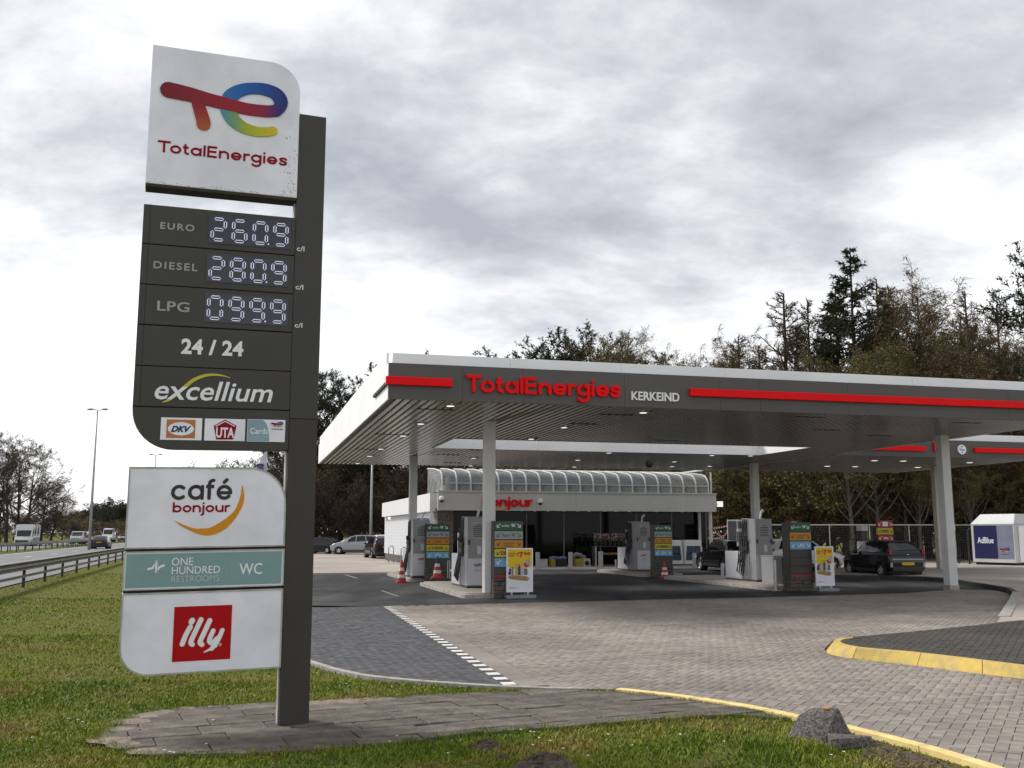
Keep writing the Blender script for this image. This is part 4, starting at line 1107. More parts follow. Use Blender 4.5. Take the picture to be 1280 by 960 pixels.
for x in rx[:-1]:
    link('roof_pane', pm_, shop, (x, 0, 0)); link('glazing_bar', gb, shop, (x, 0, 0))
obj('roof_gable', MB().prism([(SY+.2, ZS1+.05), (SY+4.4, ZS1+.05), (SY+4.4, ZS1+1.36), (SY+2.4, ZS1+1.2), (SY+.75, ZS1+1.0), (SY+.22, ZS1+.5)][::1], SX0+.26, SX0+.27, 'x'), M_pane, shop)
obj('rear_roof', MB().box(SX0+2.5, SX1-.4, SY+4.45, SY+12.5, 3.5, ZS1+.9), mat('roof_grey', (.25,.25,.25), .7), shop)
obj('gable_post', MB().cyl((SX1-.18, SY+.2, ZS1+.07), (SX1-.18, SY+.2, ZS1+1.18), .05, n=8), M_rib, shop)
obj('overhang', MB().prism([(SX1-.4, SY+.6), (SX1+.9, SY+3.6), (SX1+.9, SY+4.4), (SX1-.4, SY+4.4)], ZS1+1.30, ZS1+1.38), M_rib, shop)
obj('inner_hall', MB().box(SX0+1.2, SX1-1.2, SY+3.0, SY+4.3, ZS1+.02, ZS1+1.1), mat('hall_grey', (.11,.115,.115), .7, var=.5, vscale=.8), shop)
# fascia lettering (its first letter stands behind the column from here)
x1, z0 = onYz(665.5, 637.6, SY); x0 = onY(603.0, SY); z1 = onYz(665, 621.0, SY)[1]
obj('lettering', stroke_text('bonjour', x0, x1, z0, z1, SY-.004, .08, .27, .06), M_red2, shop)
so = [onYz(p[0], p[1], SY) for p in ((604,634.5),(612,637.5),(622,638.3),(632,637),(638,634.2),(632,636),(622,636.4),(612,635.4))]
obj('orange_smile', MB().prism([(x, z) for x, z in so], SY-.05, SY-.01, 'y'), mat('lit_orange', (.75,.30,.02), .4), shop)
for nm, px, py, lab in (('security_camera', 675, 627.5, 'small white dome camera on the shop fascia right of the red lettering'), ('security_camera', 552, 624, 'small white dome camera at the left end of the shop fascia')):
    x, z = onYz(px, py, SY-.1)
    t = thing(nm, lab, 'camera', SL(x, SY-.004)+(z,), TS)
    obj('housing', MB().lathe([(.05,.16),(.12,.12),(.13,0),(.12,-.05)], (0,-.16,0), 12), mat('camera_white', (.8,.8,.8), .4), t, smooth=True)
    obj('dome', MB().ball((0,-.16,-.06), .10), M_black, t, smooth=True); obj('bracket', MB().box(-.03,.03,-.1,0,.02,.1), mat('camera_white', (.8,.8,.8), .4), t)
# left wing
WX = SX0-.02
wing = []
wy0, wy1 = SY+.7, SY+18.6
obj('side_fascia', MB().box(WX-.25, WX-.13, wy0, wy1, 2.80, 3.70), M_cream2, shop)
obj('side_fascia_end', MB().box(WX-.13, WX+.35, wy0-.004, wy0+.1, 2.80, 3.70), M_cream2, shop)
obj('wing_roof', MB().box(WX-.12, WX+6, wy0+.35, wy1, 3.3, 3.5), mat('roof_grey', (.25,.25,.25), .7), shop)
mbk = MB(); rowz = .42
obj('plinth', MB().box(WX, WX+.2, wy0+.4, wy1, 0, .42), M_plinth, shop)
bl_m = MB().box(0, .2, .004, 1.488, .004, .188).mesh('wall_block', [M_wbw])
for r in range(13):
    z = .42+r*.19
    for k in range(12):
        y = wy0+.4+k*1.49
        if z > 2.7: continue
        link('wall_block', bl_m, shop, (WX, y, z))
obj('wing_core', MB().box(WX+.02, WX+5, wy0+.42, wy1-.02, .0, 3.28), mat('core_grey', (.3,.3,.3), .8), shop)
obj('wall_lamp', MB().box(WX-.10, WX, wy1-2.2, wy1-1.9, 2.62, 2.75), M_lamp, shop)
obj('pebble_panel', MB().box(WX+.36, SX0+.02+.45, SY+.45, SY+.6, .0, 3.72), M_pebble, shop)
t = thing('oval_sign', 'white oval sign with dark marks hung on the pebble wall at the shop corner', 'sign', SL(*((onYz(540, 657, SY+.3)[0]), SY+.40))+(onYz(540, 657, SY+.3)[1],), TS)
el = [(.17*math.cos(a), .62*math.sin(a)) for a in [2*math.pi*i/24 for i in range(24)]]
obj('board', MB().prism(el, -.05, 0, 'y'), mat('badge_white', (.8,.8,.82), .4), t)
obj('print', fit_text('24', -.09, .09, -.10, .12, -.051, .004, .02), mat('print_grey', (.2,.2,.25), .5), t)
t = thing('blue_screen', 'small violet advertising screen beside the white oval sign', 'screen', SL(onYz(529, 657, SY+.3)[0], SY+.35)+(onYz(529, 657, SY+.3)[1],), TS)
obj('casing', MB().box(-.28, .28, 0, .08, -.30, .36), M_black, t); obj('picture', MB().box(-.25, .25, -.006, -.001, -.26, .32), mat('screen_violet', (.15,.15,.4), .3, emit=(.22,.22,.62), estr=.5, var=.5, vscale=4), t)

# ================================================================== FORECOURT OBJECTS
def spot(px, py, z=0.0): return toS(gp(px, py, z))
def onD(px, Y):          # place on the sight line of column px at forward distance Y
    d = ray(px, 666); return toS((d[0]/d[1]*Y, Y))
def heightat(px, py, Y): return at_d(px, py, Y)[2]
M_steel = mat('steel', (0.42, 0.42, 0.42), 0.35, 0.8, var=.15)
M_pgrey = mat('pump_grey', (0.27, 0.275, 0.285), 0.45, var=0.06, vscale=2)
M_pwhite = mat('pump_white', (0.56, 0.57, 0.61), 0.4, var=0.05)
M_pdark = mat('pump_dark', (0.03, 0.03, 0.032), 0.45)
M_rub = mat('black_rubber', (0.012, 0.012, 0.012), 0.45)
M_hgreen = mat('board_green', (0.012, 0.085, 0.040), .5, var=.05); M_hgrey = mat('board_grey', (.27,.30,.30), .5, var=.05)
M_hor = mat('board_orange', (.48,.21,.008), .5, var=.05); M_hyel = mat('board_yellow', (.52,.42,.008), .5, var=.05)
M_hblue = mat('board_blue', (.13,.36,.55), .5, var=.05); M_hred = mat('board_red', (.30,.006,.010), .5, var=.05)
M_tot = mat('totem_grey', (.055,.050,.047), .6, var=.1); M_stone = mat('totem_stone', (.10,.088,.076), .9, var=.4, vscale=5, bump=.8, bscale=30)
M_lw = mat('print_white', (.72,.74,.74), .5, var=.02); M_lk = mat('print_black', (.015,.02,.02), .5)
M_lg = mat('print_green', (.01,.08,.05), .5)

def arrow(mb, cx, cz, r, s, y):      # diagonal arrow pointing down and to side s
    a = math.atan2(-1, s); ca, sa = math.cos(a), math.sin(a)
    def P(u, v): return (cx+u*ca-v*sa, cz+u*sa+v*ca)
    for q in ([(-r, -.13*r), (.8*r, -.13*r), (.8*r, .13*r), (-r, .13*r)], [(r, 0), (r, 0), (.25*r, .75*r), (.05*r, .58*r), (.72*r, 0)], [(r, 0), (.72*r, 0), (.05*r, -.58*r), (.25*r, -.75*r)]):
        pts = [P(*p) for p in q]; n = len(pts)
        mb.add([(x, y, z) for x, z in pts], [tuple(range(n))])
def totem(xl, xr, yb, boards, label, H=2.07, slats=False, z0=0.0, depth=.42):
    a = spot(xl, yb, z0); b = spot(xr, yb, z0); x0, y = a; W_ = b[0]-a[0]
    t = thing('fuel_totem', label, 'fuel totem', SL(x0+W_/2, y)+(z0,), TS, 'fuel grade totems on the pump islands')
    hw = W_/2
    obj('cabinet', MB().box(-hw, hw, 0, depth, .46, H), M_tot, t, bev=.008)
    # rough stone foot built of blocks
    rr = random.Random(int(xl)); z = 0
    for r in range(4):
        x = -hw-.015; hgt = .112
        while x < hw-.02:
            w = min(rr.uniform(.16, .30), hw+.015-x)
            if hw+.015-(x+w) < .06: w = hw+.015-x
            obj('foot_stone', MB().box(x+.004, x+w-.004, -.03+rr.uniform(-.012, .012), depth+.02, z+.004, z+hgt-.003), M_stone, t, bev=.010)
            x += w
        z += hgt
    zt = H-.01
    for kind, h in boards:
        z1 = zt; z0_ = zt-h+.03; zm = (z1+z0_)/2
        m = {'g': M_hgreen, 's': M_hgrey, 'o': M_hor, 'y': M_hyel, 'b': M_hblue, 'k': M_tot, 'r': M_hred}[kind]
        nm = {'g': 'green_board', 's': 'grey_board', 'o': 'orange_board', 'y': 'yellow_board', 'b': 'blue_board', 'k': 'blank_board', 'r': 'red_board'}[kind]
        bo = obj(nm, MB().box(-hw+.02, hw-.02, -.022, -.002, z0_, z1), m, t, bev=.004)
        if kind in 'gsoyb':
            lm = M_lw if kind in 'gb' else (M_lg if kind == 's' else M_lk)
            for s in (-1, 1):
                am = MB(); arrow(am, s*(hw-.13), zm, min(.075, (z1-z0_)*.33), s, -.0235); obj('arrow', am, lm, bo)
            q = (z1-z0_)
            if kind == 'g':
                obj('lettering', fit_text('excellium', -.20, .03, zm-.035, zm+.035, -.0225, .001), M_lw, bo); obj('lettering', fit_text('98', .07, .18, zm-.04, zm+.055, -.0225, .001, .02), M_lw, bo)
            elif kind == 's': obj('lettering', fit_text('Euro 95', -.18, .18, zm-.045, zm+.045, -.0225, .001, .02), M_lg, bo)
            elif kind == 'o':
                obj('lettering', fit_text('excellium', -.15, .15, zm+.0, zm+.055, -.0225, .001, .01), M_lk, bo); obj('lettering', fit_text('DIESEL', -.13, .13, zm-.065, zm-.02, -.0225, .001, .02), M_lk, bo)
            elif kind == 'y': obj('lettering', fit_text('DIESEL', -.22, .22, zm-.05, zm+.05, -.0225, .001, .04), M_lk, bo)
            elif kind == 'b': obj('lettering', fit_text('LPG', -.09, .12, zm-.05, zm+.05, -.0225, .001, .02), M_lw, bo)
        zt -= h
    return t, x0, y, W_
full = [('g', .265), ('s', .245), ('o', .235), ('y', .245), ('b', .26)]
T1 = totem(617, 657, 748.5, full+[('k', .19), ('r', .09)], 'colourful fuel totem beside the front left column, half hidden by the lunch poster')
T2 = totem(532, 563, 727.5, full, 'colourful fuel totem with a traffic cone on a trolley in front, left rear island')
T4 = totem(818.5, 844, 721.5, full, 'colourful fuel totem with a small striped cone at its foot, right rear island')
T3 = totem(989, 1021.5, 739.5, [('g', .30), ('o', .27), ('b', .27), ('k', .24), ('k', .24), ('r', .04), ('k', .20), ('r', .09)], 'fuel totem without a yellow board, right of the big pump beside the second poster')

def island(x0, x1, y0, y1, label, h=.14):
    n = 8; r = .35
    p = [(x0, y1), (x0, y0+r)]+[(x0+r-r*math.cos(t), y0+r-r*math.sin(t)) for t in [math.pi/2*i/5 for i in range(1, 6)]]+[(x1-r+r*math.sin(t), y0+r-r*math.cos(t)) for t in [math.pi/2*i/5 for i in range(0, 6)]]+[(x1, y1)]
    t = thing('pump_island', label, 'kerb island', SL((x0+x1)/2, y0)+(0,), TS, 'raised islands the pumps stand on')
    q = [(a-(x0+x1)/2, b-y0) for a, b in p]
    obj('kerb_rim', MB().prism(q[::-1], -.02, h-.03), M_kerb, t, bev=.012)
    qi = [((a)*.86, .10+b*.985) for a, b in q]
    obj('island_top', MB().prism(qi[::-1], 0, h), M_conc, t, bev=.006)
    return t
island(5.75, 7.55, 26.62, 33.6, 'dirty pale kerb island under the front left pump and column')
island(5.8, 7.6, 36.35, 42.0, 'pale kerb island under the rear left pump')
island(15.6, 17.9, 27.95, 36.0, 'kerb island under the big pump at the right')
island(15.4, 17.4, 37.95, 43.0, 'kerb island under the rear right pump')

def mini_emblem(parent, x, z, w, y):
    q_, k_ = flatQ(x-w/2, z, w); return emblem(parent, q_, k_, y)
def pump(loc, label, flip=1, zb=.14):
    t = thing('fuel_pump', label, 'fuel pump', SL(*loc)+(zb,), TS, 'fuel pumps under the canopy')
    # near cabinet
    obj('cabinet', MB().box(-.31, .31, 0, .46, .05, 2.07), M_pgrey, t, bev=.015)
    obj('plinth', MB().box(-.33, .33, -.02, 2.2, 0, .05), M_pdark, t)
    d = obj('lower_door', MB().box(-.29, .29, -.022, -.002, .08, .86), M_pwhite, t, bev=.006)
    e_ = mini_emblem(d, -.02, .66, .22, -.023); 
    obj('small_lettering', fit_text('TotalEnergies', -.11, .11, .50, .535, -.0235, .001, .0), M_lk, d)
    pr = obj('notice_panel', MB().box(-.20, .24, -.012, -.002, 1.40, 1.92), mat('notice_grey', (.30,.305,.315), .5), t)
    for i in range(7):
        obj('notice_line', MB().box(-.15+(.10 if i == 0 else 0), .18-(.08 if i == 0 else .02*(i % 3)), -.0135, -.0122, 1.83-i*.055, 1.855-i*.055), M_pdark, pr)
    for s in (-1, 1): obj('latch', MB().box(s*.27-.03, s*.27+.03, -.035, -.002, 1.26, 1.40), M_pdark, t, bev=.005)
    obj('sticker', MB().box(-.02, .10, -.012, -.002, .98, 1.22), M_pwhite, t)
    # hose tower with grooves
    obj('hose_tower', MB().box(-.30, .30, .50, .98, .05, 2.10), M_pgrey, t, bev=.012)
    for y in (.56, .70, .84): obj('hose_channel', MB().box(-.318, -.302, y, y+.05, .9, 2.08), M_pdark, t)
    obj('low_cabinet', MB().box(-.34, .34, 1.0, 2.2, .05, .98), M_pwhite, t, bev=.012)
    cab = obj('cabinet_front', MB().box(-.352, -.342, 1.05, 2.14, .10, .94), M_pwhite, t)
    obj('display_head', MB().box(-.26, .26, 1.02, 1.45, 1.15, 1.75), M_pgrey, t, bev=.01)
    obj('screen', MB().box(-.274, -.262, 1.08, 1.40, 1.30, 1.65), M_led_bg, t)
    obj('head_post', MB().box(-.05, .05, 1.1, 1.3, .98, 1.15), M_pdark, t)
    obj('roof_aerial', MB().tube([(.05, .3, 2.07), (.12, .35, 2.30), (.22, .4, 2.36)], [.03, .04, .05], 6), M_pwhite, t)
    for side in (-1, 1):
        for i, y in enumerate((.52, .66, .80, .94)):
            x = side*.36
            n_ = obj('nozzle', MB().box(x-.035, x+.035, y, y+.07, 1.18, 1.34).tube([(x, y+.03, 1.30), (x+side*.05, y-.02, 1.42), (x+side*.04, y-.07, 1.50)], .018, 6).box(x-.03, x+.03, y-.01, y+.09, 1.02, 1.16), M_pdark, t, bev=.006)
            n_['kind'] = 'stuff' if False else n_.get('kind', 'part')
            del n_['kind']
            ax = side*.40
            pts = smooth_pts([(x, y+.03, 1.05), (ax+side*.05, y+.0, .70), (ax+side*.09, y+.05+.02*i, .30+.03*i), (ax+side*.06, y+.16, .18+.04*i), (ax+side*.01, y+.22, .42), (side*.33, y+.16, 1.3), (side*.32, y+.08, 2.02)], 5)
            obj('hose', MB().tube(pts, .016, 6), M_rub, t, smooth=True)
    return t
pA = pump((spot(597, 735, .14)[0], spot(597, 735, .14)[1]), 'grey fuel pump with tangled black hoses behind the front left column')
P = spot(538, 722.0, .14); pB = dup(pA, SL(P[0]-.35, P[1])+(.14,), None, 'grey fuel pump with hanging hoses behind the leftmost totem')
P = spot(957, 727.2, .14); pC = dup(pA, SL(*P)+(.14,), None, 'biggest looking fuel pump, white low cabinets, between dark cars at right', scale=(1.0, 1.0, 1.0))
P = spot(805, 714.0, .14); pD = dup(pA, SL(*P)+(.14,), None, 'fuel pump in front of the flower rack near the shop')
# service box and black bin right of the big pump
P = spot(973, 729, .14); t = thing('service_box', 'low grey service box right of the big fuel pump', 'cabinet', SL(*P)+(.14,), TS)
obj('body', MB().box(-.15, .17, 0, .8, 0, .85), M_pgrey, t, bev=.01); obj('lid', MB().box(-.16, .18, -.01, .81, .852, .88), M_pgrey, t)
P = spot(983.5, 736, .0); t = thing('waste_bin', 'dark waste bin tucked between the grey box and the totem', 'bin', SL(*P)+(0,), TS)
obj('body', MB().box(-.13, .16, 0, .4, 0, .92), M_pdark, t, bev=.02); obj('lid', MB().box(-.14, .17, -.01, .41, .925, .99), M_tot, t, bev=.01)

# steel posts
def post(px, py, h, label, r=.055, zb=0.0, sq=False, grp='steel guard posts on the forecourt'):
    P = spot(px, py, zb) if not sq else (onY(px, 46.7), 46.7)
    t = thing('guard_post', label, 'bollard', SL(*P)+(zb,), TS, grp)
    if sq:
        obj('post', MB().box(-r, r, -.04, .04, 0, h), M_column, t, bev=.01)
    else:
        obj('post', MB().cyl((0,0,0), (0,0,h-.03), r, n=14), M_steel, t, auto=True); obj('cap', MB().ball((0,0,h-.03), r*1.05, (1,1,.6)), M_steel, t, smooth=True)
    obj('foot_plate', MB().box(-.10, .10, -.10, .10, 0, .015), M_kerb, t)
post(606.5, 746, .95, 'round steel post left of the front left column', .07)
post(970, 738.5, .95, 'round steel post in front of the grey service box', .06)
post(903.5, 726.5, .65, 'low steel post left of the white pump cabinets', .06)
post(770, 713, .50, 'short steel post on the kerb of the rear right island', .05)
G2 = 'flat posts guarding the shop front'
post(671.5, 707.5, .82, 'flat guard post nearest the lunch poster, left of the crates', .10, sq=True, grp=G2)
post(711.5, 707.5, .82, 'flat guard post between the two yellow crates', .10, sq=True, grp=G2)
post(748.5, 707.5, .85, 'flat guard post at the left end of the flower rack', .11, sq=True, grp=G2)
post(863.2, 705.5, .75, 'flat guard post before the white display at the shop corner', .10, sq=True, grp=G2)
def hoop(px0, px1, py, h, label, zb=0):
    A_, B_ = spot(px0, py, zb), spot(px1, py, zb); w = B_[0]-A_[0]
    t = thing('guard_hoop', label, 'guard rail', SL(A_[0]+w/2, A_[1])+(zb,), TS, 'steel hoops protecting corners')
    obj('hoop', MB().tube([(-w/2,0,0), (-w/2,0,h-.08), (-w/2+.08,0,h), (w/2-.08,0,h), (w/2,0,h-.08), (w/2,0,0)], .035, 8), M_steel, t, smooth=True)
    for s in (-1, 1): obj('foot_plate', MB().box(s*w/2-.08, s*w/2+.08, -.08, .08, 0, .012), M_kerb, t)
hoop(501, 507.5, 706, .95, 'steel hoop close to the white shop side wall')
hoop(485.5, 492, 702.5, .95, 'steel hoop behind the parked black estate car')
hoop(571, 579, 734.5, .85, 'steel hoop at the left foot of the front left pump')

# cones
def cone(px, py, label, h=.74, zb=0.0, dark=False, s=1.0):
    P = spot(px, py, zb); t = thing('traffic_cone', label, 'traffic cone', SL(*P)+(zb,), TS, 'red and white traffic cones')
    mr = mat('cone_red', (.42,.018,.012), .5, var=.15); mw = mat('cone_white', (.66,.66,.68), .5, var=.15)
    h *= s
    obj('base', MB().box(-.19*s, .19*s, -.19*s, .19*s, 0, .05), mr, t, bev=.012)
    zs = [.05, .22, .36, .52, .66, 1.0]; cols = [mr, mw, mr, mw, mr]
    for i in range(5):
        z0_, z1_ = zs[i]*h+(.0 if i else 0), zs[i+1]*h
        r0, r1 = .15*s*(1-zs[i])+.025, .15*s*(1-zs[i+1])+.025
        obj('band', MB().cyl((0,0,z0_), (0,0,z1_), r0, r1, 18), cols[i] if not (dark and i == 4) else M_navy, t, auto=True)
    return t
cone(502, 728.5, 'red and white cone standing alone left of the leftmost pump', .80)
cone(831, 722.5, 'small red and white cone at the foot of the rear right totem', .62)
tr = thing('cone_trolley', 'low dark trolley carrying a cone in front of the leftmost totem', 'trolley', SL(*spot(550, 729.5))+(0,), TS)
obj('deck', MB().box(-.34, .34, -.22, .22, .14, .18), M_pdark, tr, bev=.01)
obj('handle', MB().tube([(.30,-.18,.18), (.30,-.18,.78), (.30,.18,.78), (.30,.18,.18)], .018, 6), M_steel, tr)
for sx in (-.26, .26):
    for sy in (-.17, .17): obj('wheel', MB().cyl((sx,sy-.02,.06), (sx,sy+.02,.06), .06, n=12), M_rub, tr)
c_ = cone(545.5, 728.6, 'cone with a dark blue tip standing on the small trolley', .76, .18, True)
c_.location = SL(*spot(546.5, 729.0))+(.18,)

# lunch posters
def lunch(xl, xr, yb, label):
    A_, B_ = spot(xl, yb), spot(xr, yb); w = (B_[0]-A_[0]); hw = w/2
    t = thing('poster_stand', label, 'poster stand', SL(A_[0]+hw, A_[1])+(0,), TS, 'lunch offer posters')
    H0, H1 = .17, 1.34
    obj('base', MB().box(-hw-.03, hw+.05, -.20, .24, 0.0, .10), mat('stand_base', (.22,.24,.27), .5), t, bev=.03)
    for s in (-1, 1): obj('foot', MB().box(s*hw*.62-.03, s*hw*.62+.03, -.02, .03, .09, H0), M_steel, t)
    f = MB().box(-hw, hw, -.02, .03, H0, H0+.035).box(-hw, hw, -.02, .03, H1-.035, H1); 
    obj('frame', MB().box(-hw, -hw+.03, -.022, .03, H0, H1), M_white, t); obj('frame', MB().box(hw-.03, hw, -.022, .03, H0, H1), M_white, t)
    obj('frame', MB().box(-hw+.031, hw-.031, -.021, .03, H0, H0+.035), M_white, t); obj('frame', MB().box(-hw+.031, hw-.031, -.021, .03, H1-.035, H1), M_white, t)
    x0, x1, z0, z1 = -hw+.031, hw-.031, H0+.036, H1-.036
    p = obj('poster', MB().box(x0, x1, -.008, .02, z0, z1), mat('poster_paper', (.74,.76,.82), .6, var=.03), t)
    def u(a): return x0+(x1-x0)*a
    def v(b): return z1-(z1-z0)*b
    my = mat('poster_yellow', (.70,.50,.01), .6, var=.04); mr = mat('poster_red', (.45,.02,.02), .6, var=.04)
    poly = [(u(0), v(0)), (u(0), v(.42))]+[(u(.0+i/10), v(.42+.07*math.sin(math.pi*i/10))) for i in range(1, 10)]+[(u(1), v(.40)), (u(1), v(0))]
    obj('yellow_field', MB().prism(poly, -.0095, -.0082, 'y'), my, p)
    obj('lettering', fit_text('Lunch', u(.04), u(.33), v(.115), v(.065), -.0096, .001, .03), mr, p)
    obj('lettering', fit_text('menu', u(.04), u(.28), v(.175), v(.13), -.0096, .001, .03), mr, p)
    obj('lettering', fit_text('\u20ac', u(.36), u(.47), v(.155), v(.07), -.0096, .001, .05), mr, p)
    obj('lettering', fit_text('7', u(.48), u(.66), v(.20), v(.06), -.0096, .001, .07), mr, p)
    obj('lettering', fit_text('50', u(.67), u(.95), v(.14), v(.06), -.0096, .001, .05), mr, p)
    obj('price_bubble', MB().prism([(u(.78)+.075*math.cos(a), v(.37)+.07*math.sin(a)) for a in [2*math.pi*i/16 for i in range(16)]][::-1], -.0099, -.0096, 'y'), mr, p)
    obj('price_bubble', MB().prism([(u(.84)+.06*math.cos(a), v(.31)+.08*math.sin(a)) for a in [2*math.pi*i/16 for i in range(16)]][::-1], -.0106, -.0100, 'y'), mat('poster_lilac', (.35,.33,.48), .6), p)
    def bottle(cx, w_, zt, zb, col, cap=None):
        q = [(cx-w_/2, zb), (cx+w_/2, zb), (cx+w_/2, zb+(zt-zb)*.7), (cx+w_*.18, zb+(zt-zb)*.88), (cx+w_*.18, zt), (cx-w_*.18, zt), (cx-w_*.18, zb+(zt-zb)*.88), (cx-w_/2, zb+(zt-zb)*.7)]
        b = obj('bottle_print', MB().prism(q, -.0125, -.0108, 'y'), mat('print_%02d%02d%02d' % tuple(int(c*99) for c in col), col, .5, var=.05), p)
        if cap: obj('cap_print', MB().box(cx-w_*.2, cx+w_*.2, -.0132, -.0127, zt-.02, zt+.01), mat('print_%02d%02d%02d' % tuple(int(c*99) for c in cap), cap, .5), p)
    bottle(u(.36), .075, v(.35), v(.62), (.30,.50,.10), (.03,.25,.05)); bottle(u(.48), .080, v(.36), v(.62), (.20,.012,.02), (.6,.05,.04)); bottle(u(.60), .08, v(.35), v(.62), (.38,.50,.62), (.03,.20,.20))
    for cx, a, b, c in ((.10, .46, .60, (.03,.04,.18)), (.20, .42, .62, (.35,.14,.17)), (.71, .47, .62, (.20,.20,.22)), (.78, .47, .62, (.12,.12,.13)), (.07, .54, .62, (.02,.02,.06))):
        obj('can_print', MB().box(u(cx)-.028, u(cx)+.028, -.0120, -.0108, v(b), v(a)), mat('print_%02d%02d%02d' % tuple(int(q*99) for q in c), c, .5, var=.1), p)
    bun = smooth_pts([(u(.03), v(.66)), (u(.15), v(.625)), (u(.5), v(.63)), (u(.82), v(.66)), (u(.88), v(.71)), (u(.80), v(.765)), (u(.45), v(.745)), (u(.12), v(.715)), (u(.03), v(.68))], 3)
    obj('sandwich_print', MB().prism(bun[::-1], -.0128, -.0110, 'y'), mat('bread_print', (.42,.27,.12), .6, var=.5, vscale=22), p)
    obj('filling_print', MB().prism([(u(.06), v(.685)), (u(.80), v(.725)), (u(.80), v(.708)), (u(.06), v(.670))][::1], -.0136, -.0130, 'y'), mat('salad_print', (.15,.22,.05), .6, var=.7, vscale=30), p)
    for i in range(2): obj('small_print', MB().box(u(.06), u(.48-.1*i), -.0098, -.0086, v(.925+.02*i), v(.915+.02*i)), mat('print_lead', (.3,.32,.38), .6), p)
    return t
lunch(633, 668.5, 748.5, 'lunch offer poster 7 50 in front of the front left totem')
lunch(1020.5, 1047.5, 739.5, 'lunch offer poster 7 50 to the right of the totem, before the black hatchback')

# ------------------------------------------------------------------ things before the shop
M_crate_y = mat('crate_yellow', (.45,.32,.03), .6, var=.2); M_crate_k = mat('crate_black', (.015,.015,.016), .6)
def place(name, label, cat, px, py, grp=None):
    return thing(name, label, cat, SL(onY(px, 47.5), 47.5)+(.10,), TS, grp)
sx = 1/26.0    # metres per photo pixel out there
stp = thing('shop_step', 'pale kerb step running along the shop front', 'step', SL(10.6, 46.9)+(0,), TS)
obj('step', MB().box(0, 13.6, .0, 1.6, -.01, .10), M_kerb, stp, bev=.01); obj('edge_strip', MB().box(0, 13.6, -.02, -.002, .0, .085), M_white, stp)
t = place('white_crate', 'small white crate left of the blue bags before the shop', 'crate', 679, 704.5); obj('crate', MB().box(-.19,.19,0,.3,0,.34), M_pwhite, t, bev=.01); obj('rim', MB().box(-.2,.2,-.01,.31,.342,.37), M_pwhite, t)
t = place('bag_crate', 'yellow and black crate heaped with blue bags', 'crate', 698, 705)
obj('end_panel', MB().box(-.42,-.20,0,.4,0,.38), M_crate_y, t, bev=.01); obj('crate', MB().box(-.198,.40,0,.4,0,.36), M_crate_k, t, bev=.01)
rnd = random.Random(9)
for i in range(6): obj('blue_bag', MB().ball((-.36+i*.14+rnd.uniform(-.02,.02), .2, .40+rnd.uniform(0,.05)), .11, (1,1,.7), 8), mat('bag_blue', (.15,.22,.42), .5, var=.4, vscale=8), t, smooth=True)
t = place('firelog_crate', 'yellow and white crate under a grey heap with pale flowers', 'crate', 727, 705)
obj('crate', MB().box(-.38,.02,0,.4,0,.38), M_crate_y, t, bev=.01); obj('white_box', MB().box(.03,.38,0,.4,0,.38), M_pwhite, t, bev=.01); obj('window_cutout', MB().cyl((.20,-.008,.16), (.20,-.002,.16), .12, n=14), M_crate_k, t)
for i in range(4): obj('grey_bag', MB().ball((-.42+i*.17, .25, .50+.08*math.sin(i*1.3)), .16, (1,1,.75), 8), mat('bag_grey', (.25,.25,.26), .6, var=.3), t, smooth=True)
def flowers(mb, x0, x1, y0, y1, z0, z1, n, r, rnd):
    for _ in range(n):
        c = Vector((rnd.uniform(x0, x1), rnd.uniform(y0, y1), rnd.uniform(z0, z1)))
        a = Vector((rnd.gauss(0,1), rnd.gauss(0,1), rnd.gauss(0,1))).normalized(); b = a.orthogonal().normalized(); q = a.cross(b)
        mb.add([c+b*r, c+q*r, c-b*r, c-q*r], [(0,1,2,3)])
t = place('flower_rack', 'flower rack with pink and cream bouquets before the dark shop glass', 'flower rack', 762, 706.5)
for z in (.55, .95): obj('shelf', MB().box(-.85,.85,0,.5,z,z+.04), M_pdark, t)
for s in (-.83,.83): obj('upright', MB().box(s-.03,s+.03,.0,.5,0,1.0), M_steel, t)
for i in range(7):
    b = obj('bucket', MB().lathe([(.08,0),(.11,.24)], (-.72+i*.24,.25,.99), 10), M_pdark, t)
    f = MB(); x = -.72+i*.24; flowers(f, x-.13, x+.13, .1, .4, 1.25, 1.62, 70, .028, rnd)
    o = obj('bouquet', f, mat('bloom_%d' % (i % 3), [(.45,.30,.30), (.50,.45,.30), (.45,.20,.25)][i % 3], .7, var=.4, vscale=10), t); o['kind'] = 'stuff'
    f = MB(); flowers(f, x-.11, x+.11, .1, .4, 1.1, 1.4, 50, .035, rnd); o = obj('leaves', f, mat('bouquet_leaf', (.05,.09,.03), .8), t); o['kind'] = 'stuff'
for i in range(5): obj('fruit_tray', MB().box(-.5+i*.22,-.32+i*.22,.05,.4,.59,.66), mat('tray_orange', (.5,.24,.06), .6), t)
def bin_display(px, py, label, W2=.52):
    t = place('bottle_display', label, 'display', px, py, 'white bottle displays at the shop corner')
    obj('header', MB().box(-W2*.86, W2*.86, .02, .5, .98, 1.28), M_white, t, bev=.015)
    for s in (-1, 1): obj('side', MB().prism([(s*W2-.06*s-.05*0, .08), (s*W2, .08), (s*W2*.9, 1.0), (s*W2*.9-.09*s, 1.0)][::(1 if s > 0 else -1)], 0, .5, 'y'), M_white, t)
    obj('base', MB().box(-W2, W2, -.02, .5, .08, .26), M_white, t, bev=.01)
    obj('inside', MB().box(-W2*.86, W2*.86, .1, .5, .262, .978), M_pdark, t)
    for r in range(2):
        for i in range(5): obj('bottle_pack', MB().box(-.40+i*.17, -.25+i*.17, .03, .095, .28+r*.36, .56+r*.36), mat('pack_blue', (.06,.10,.17), .4, var=.5, vscale=12), t, bev=.01)
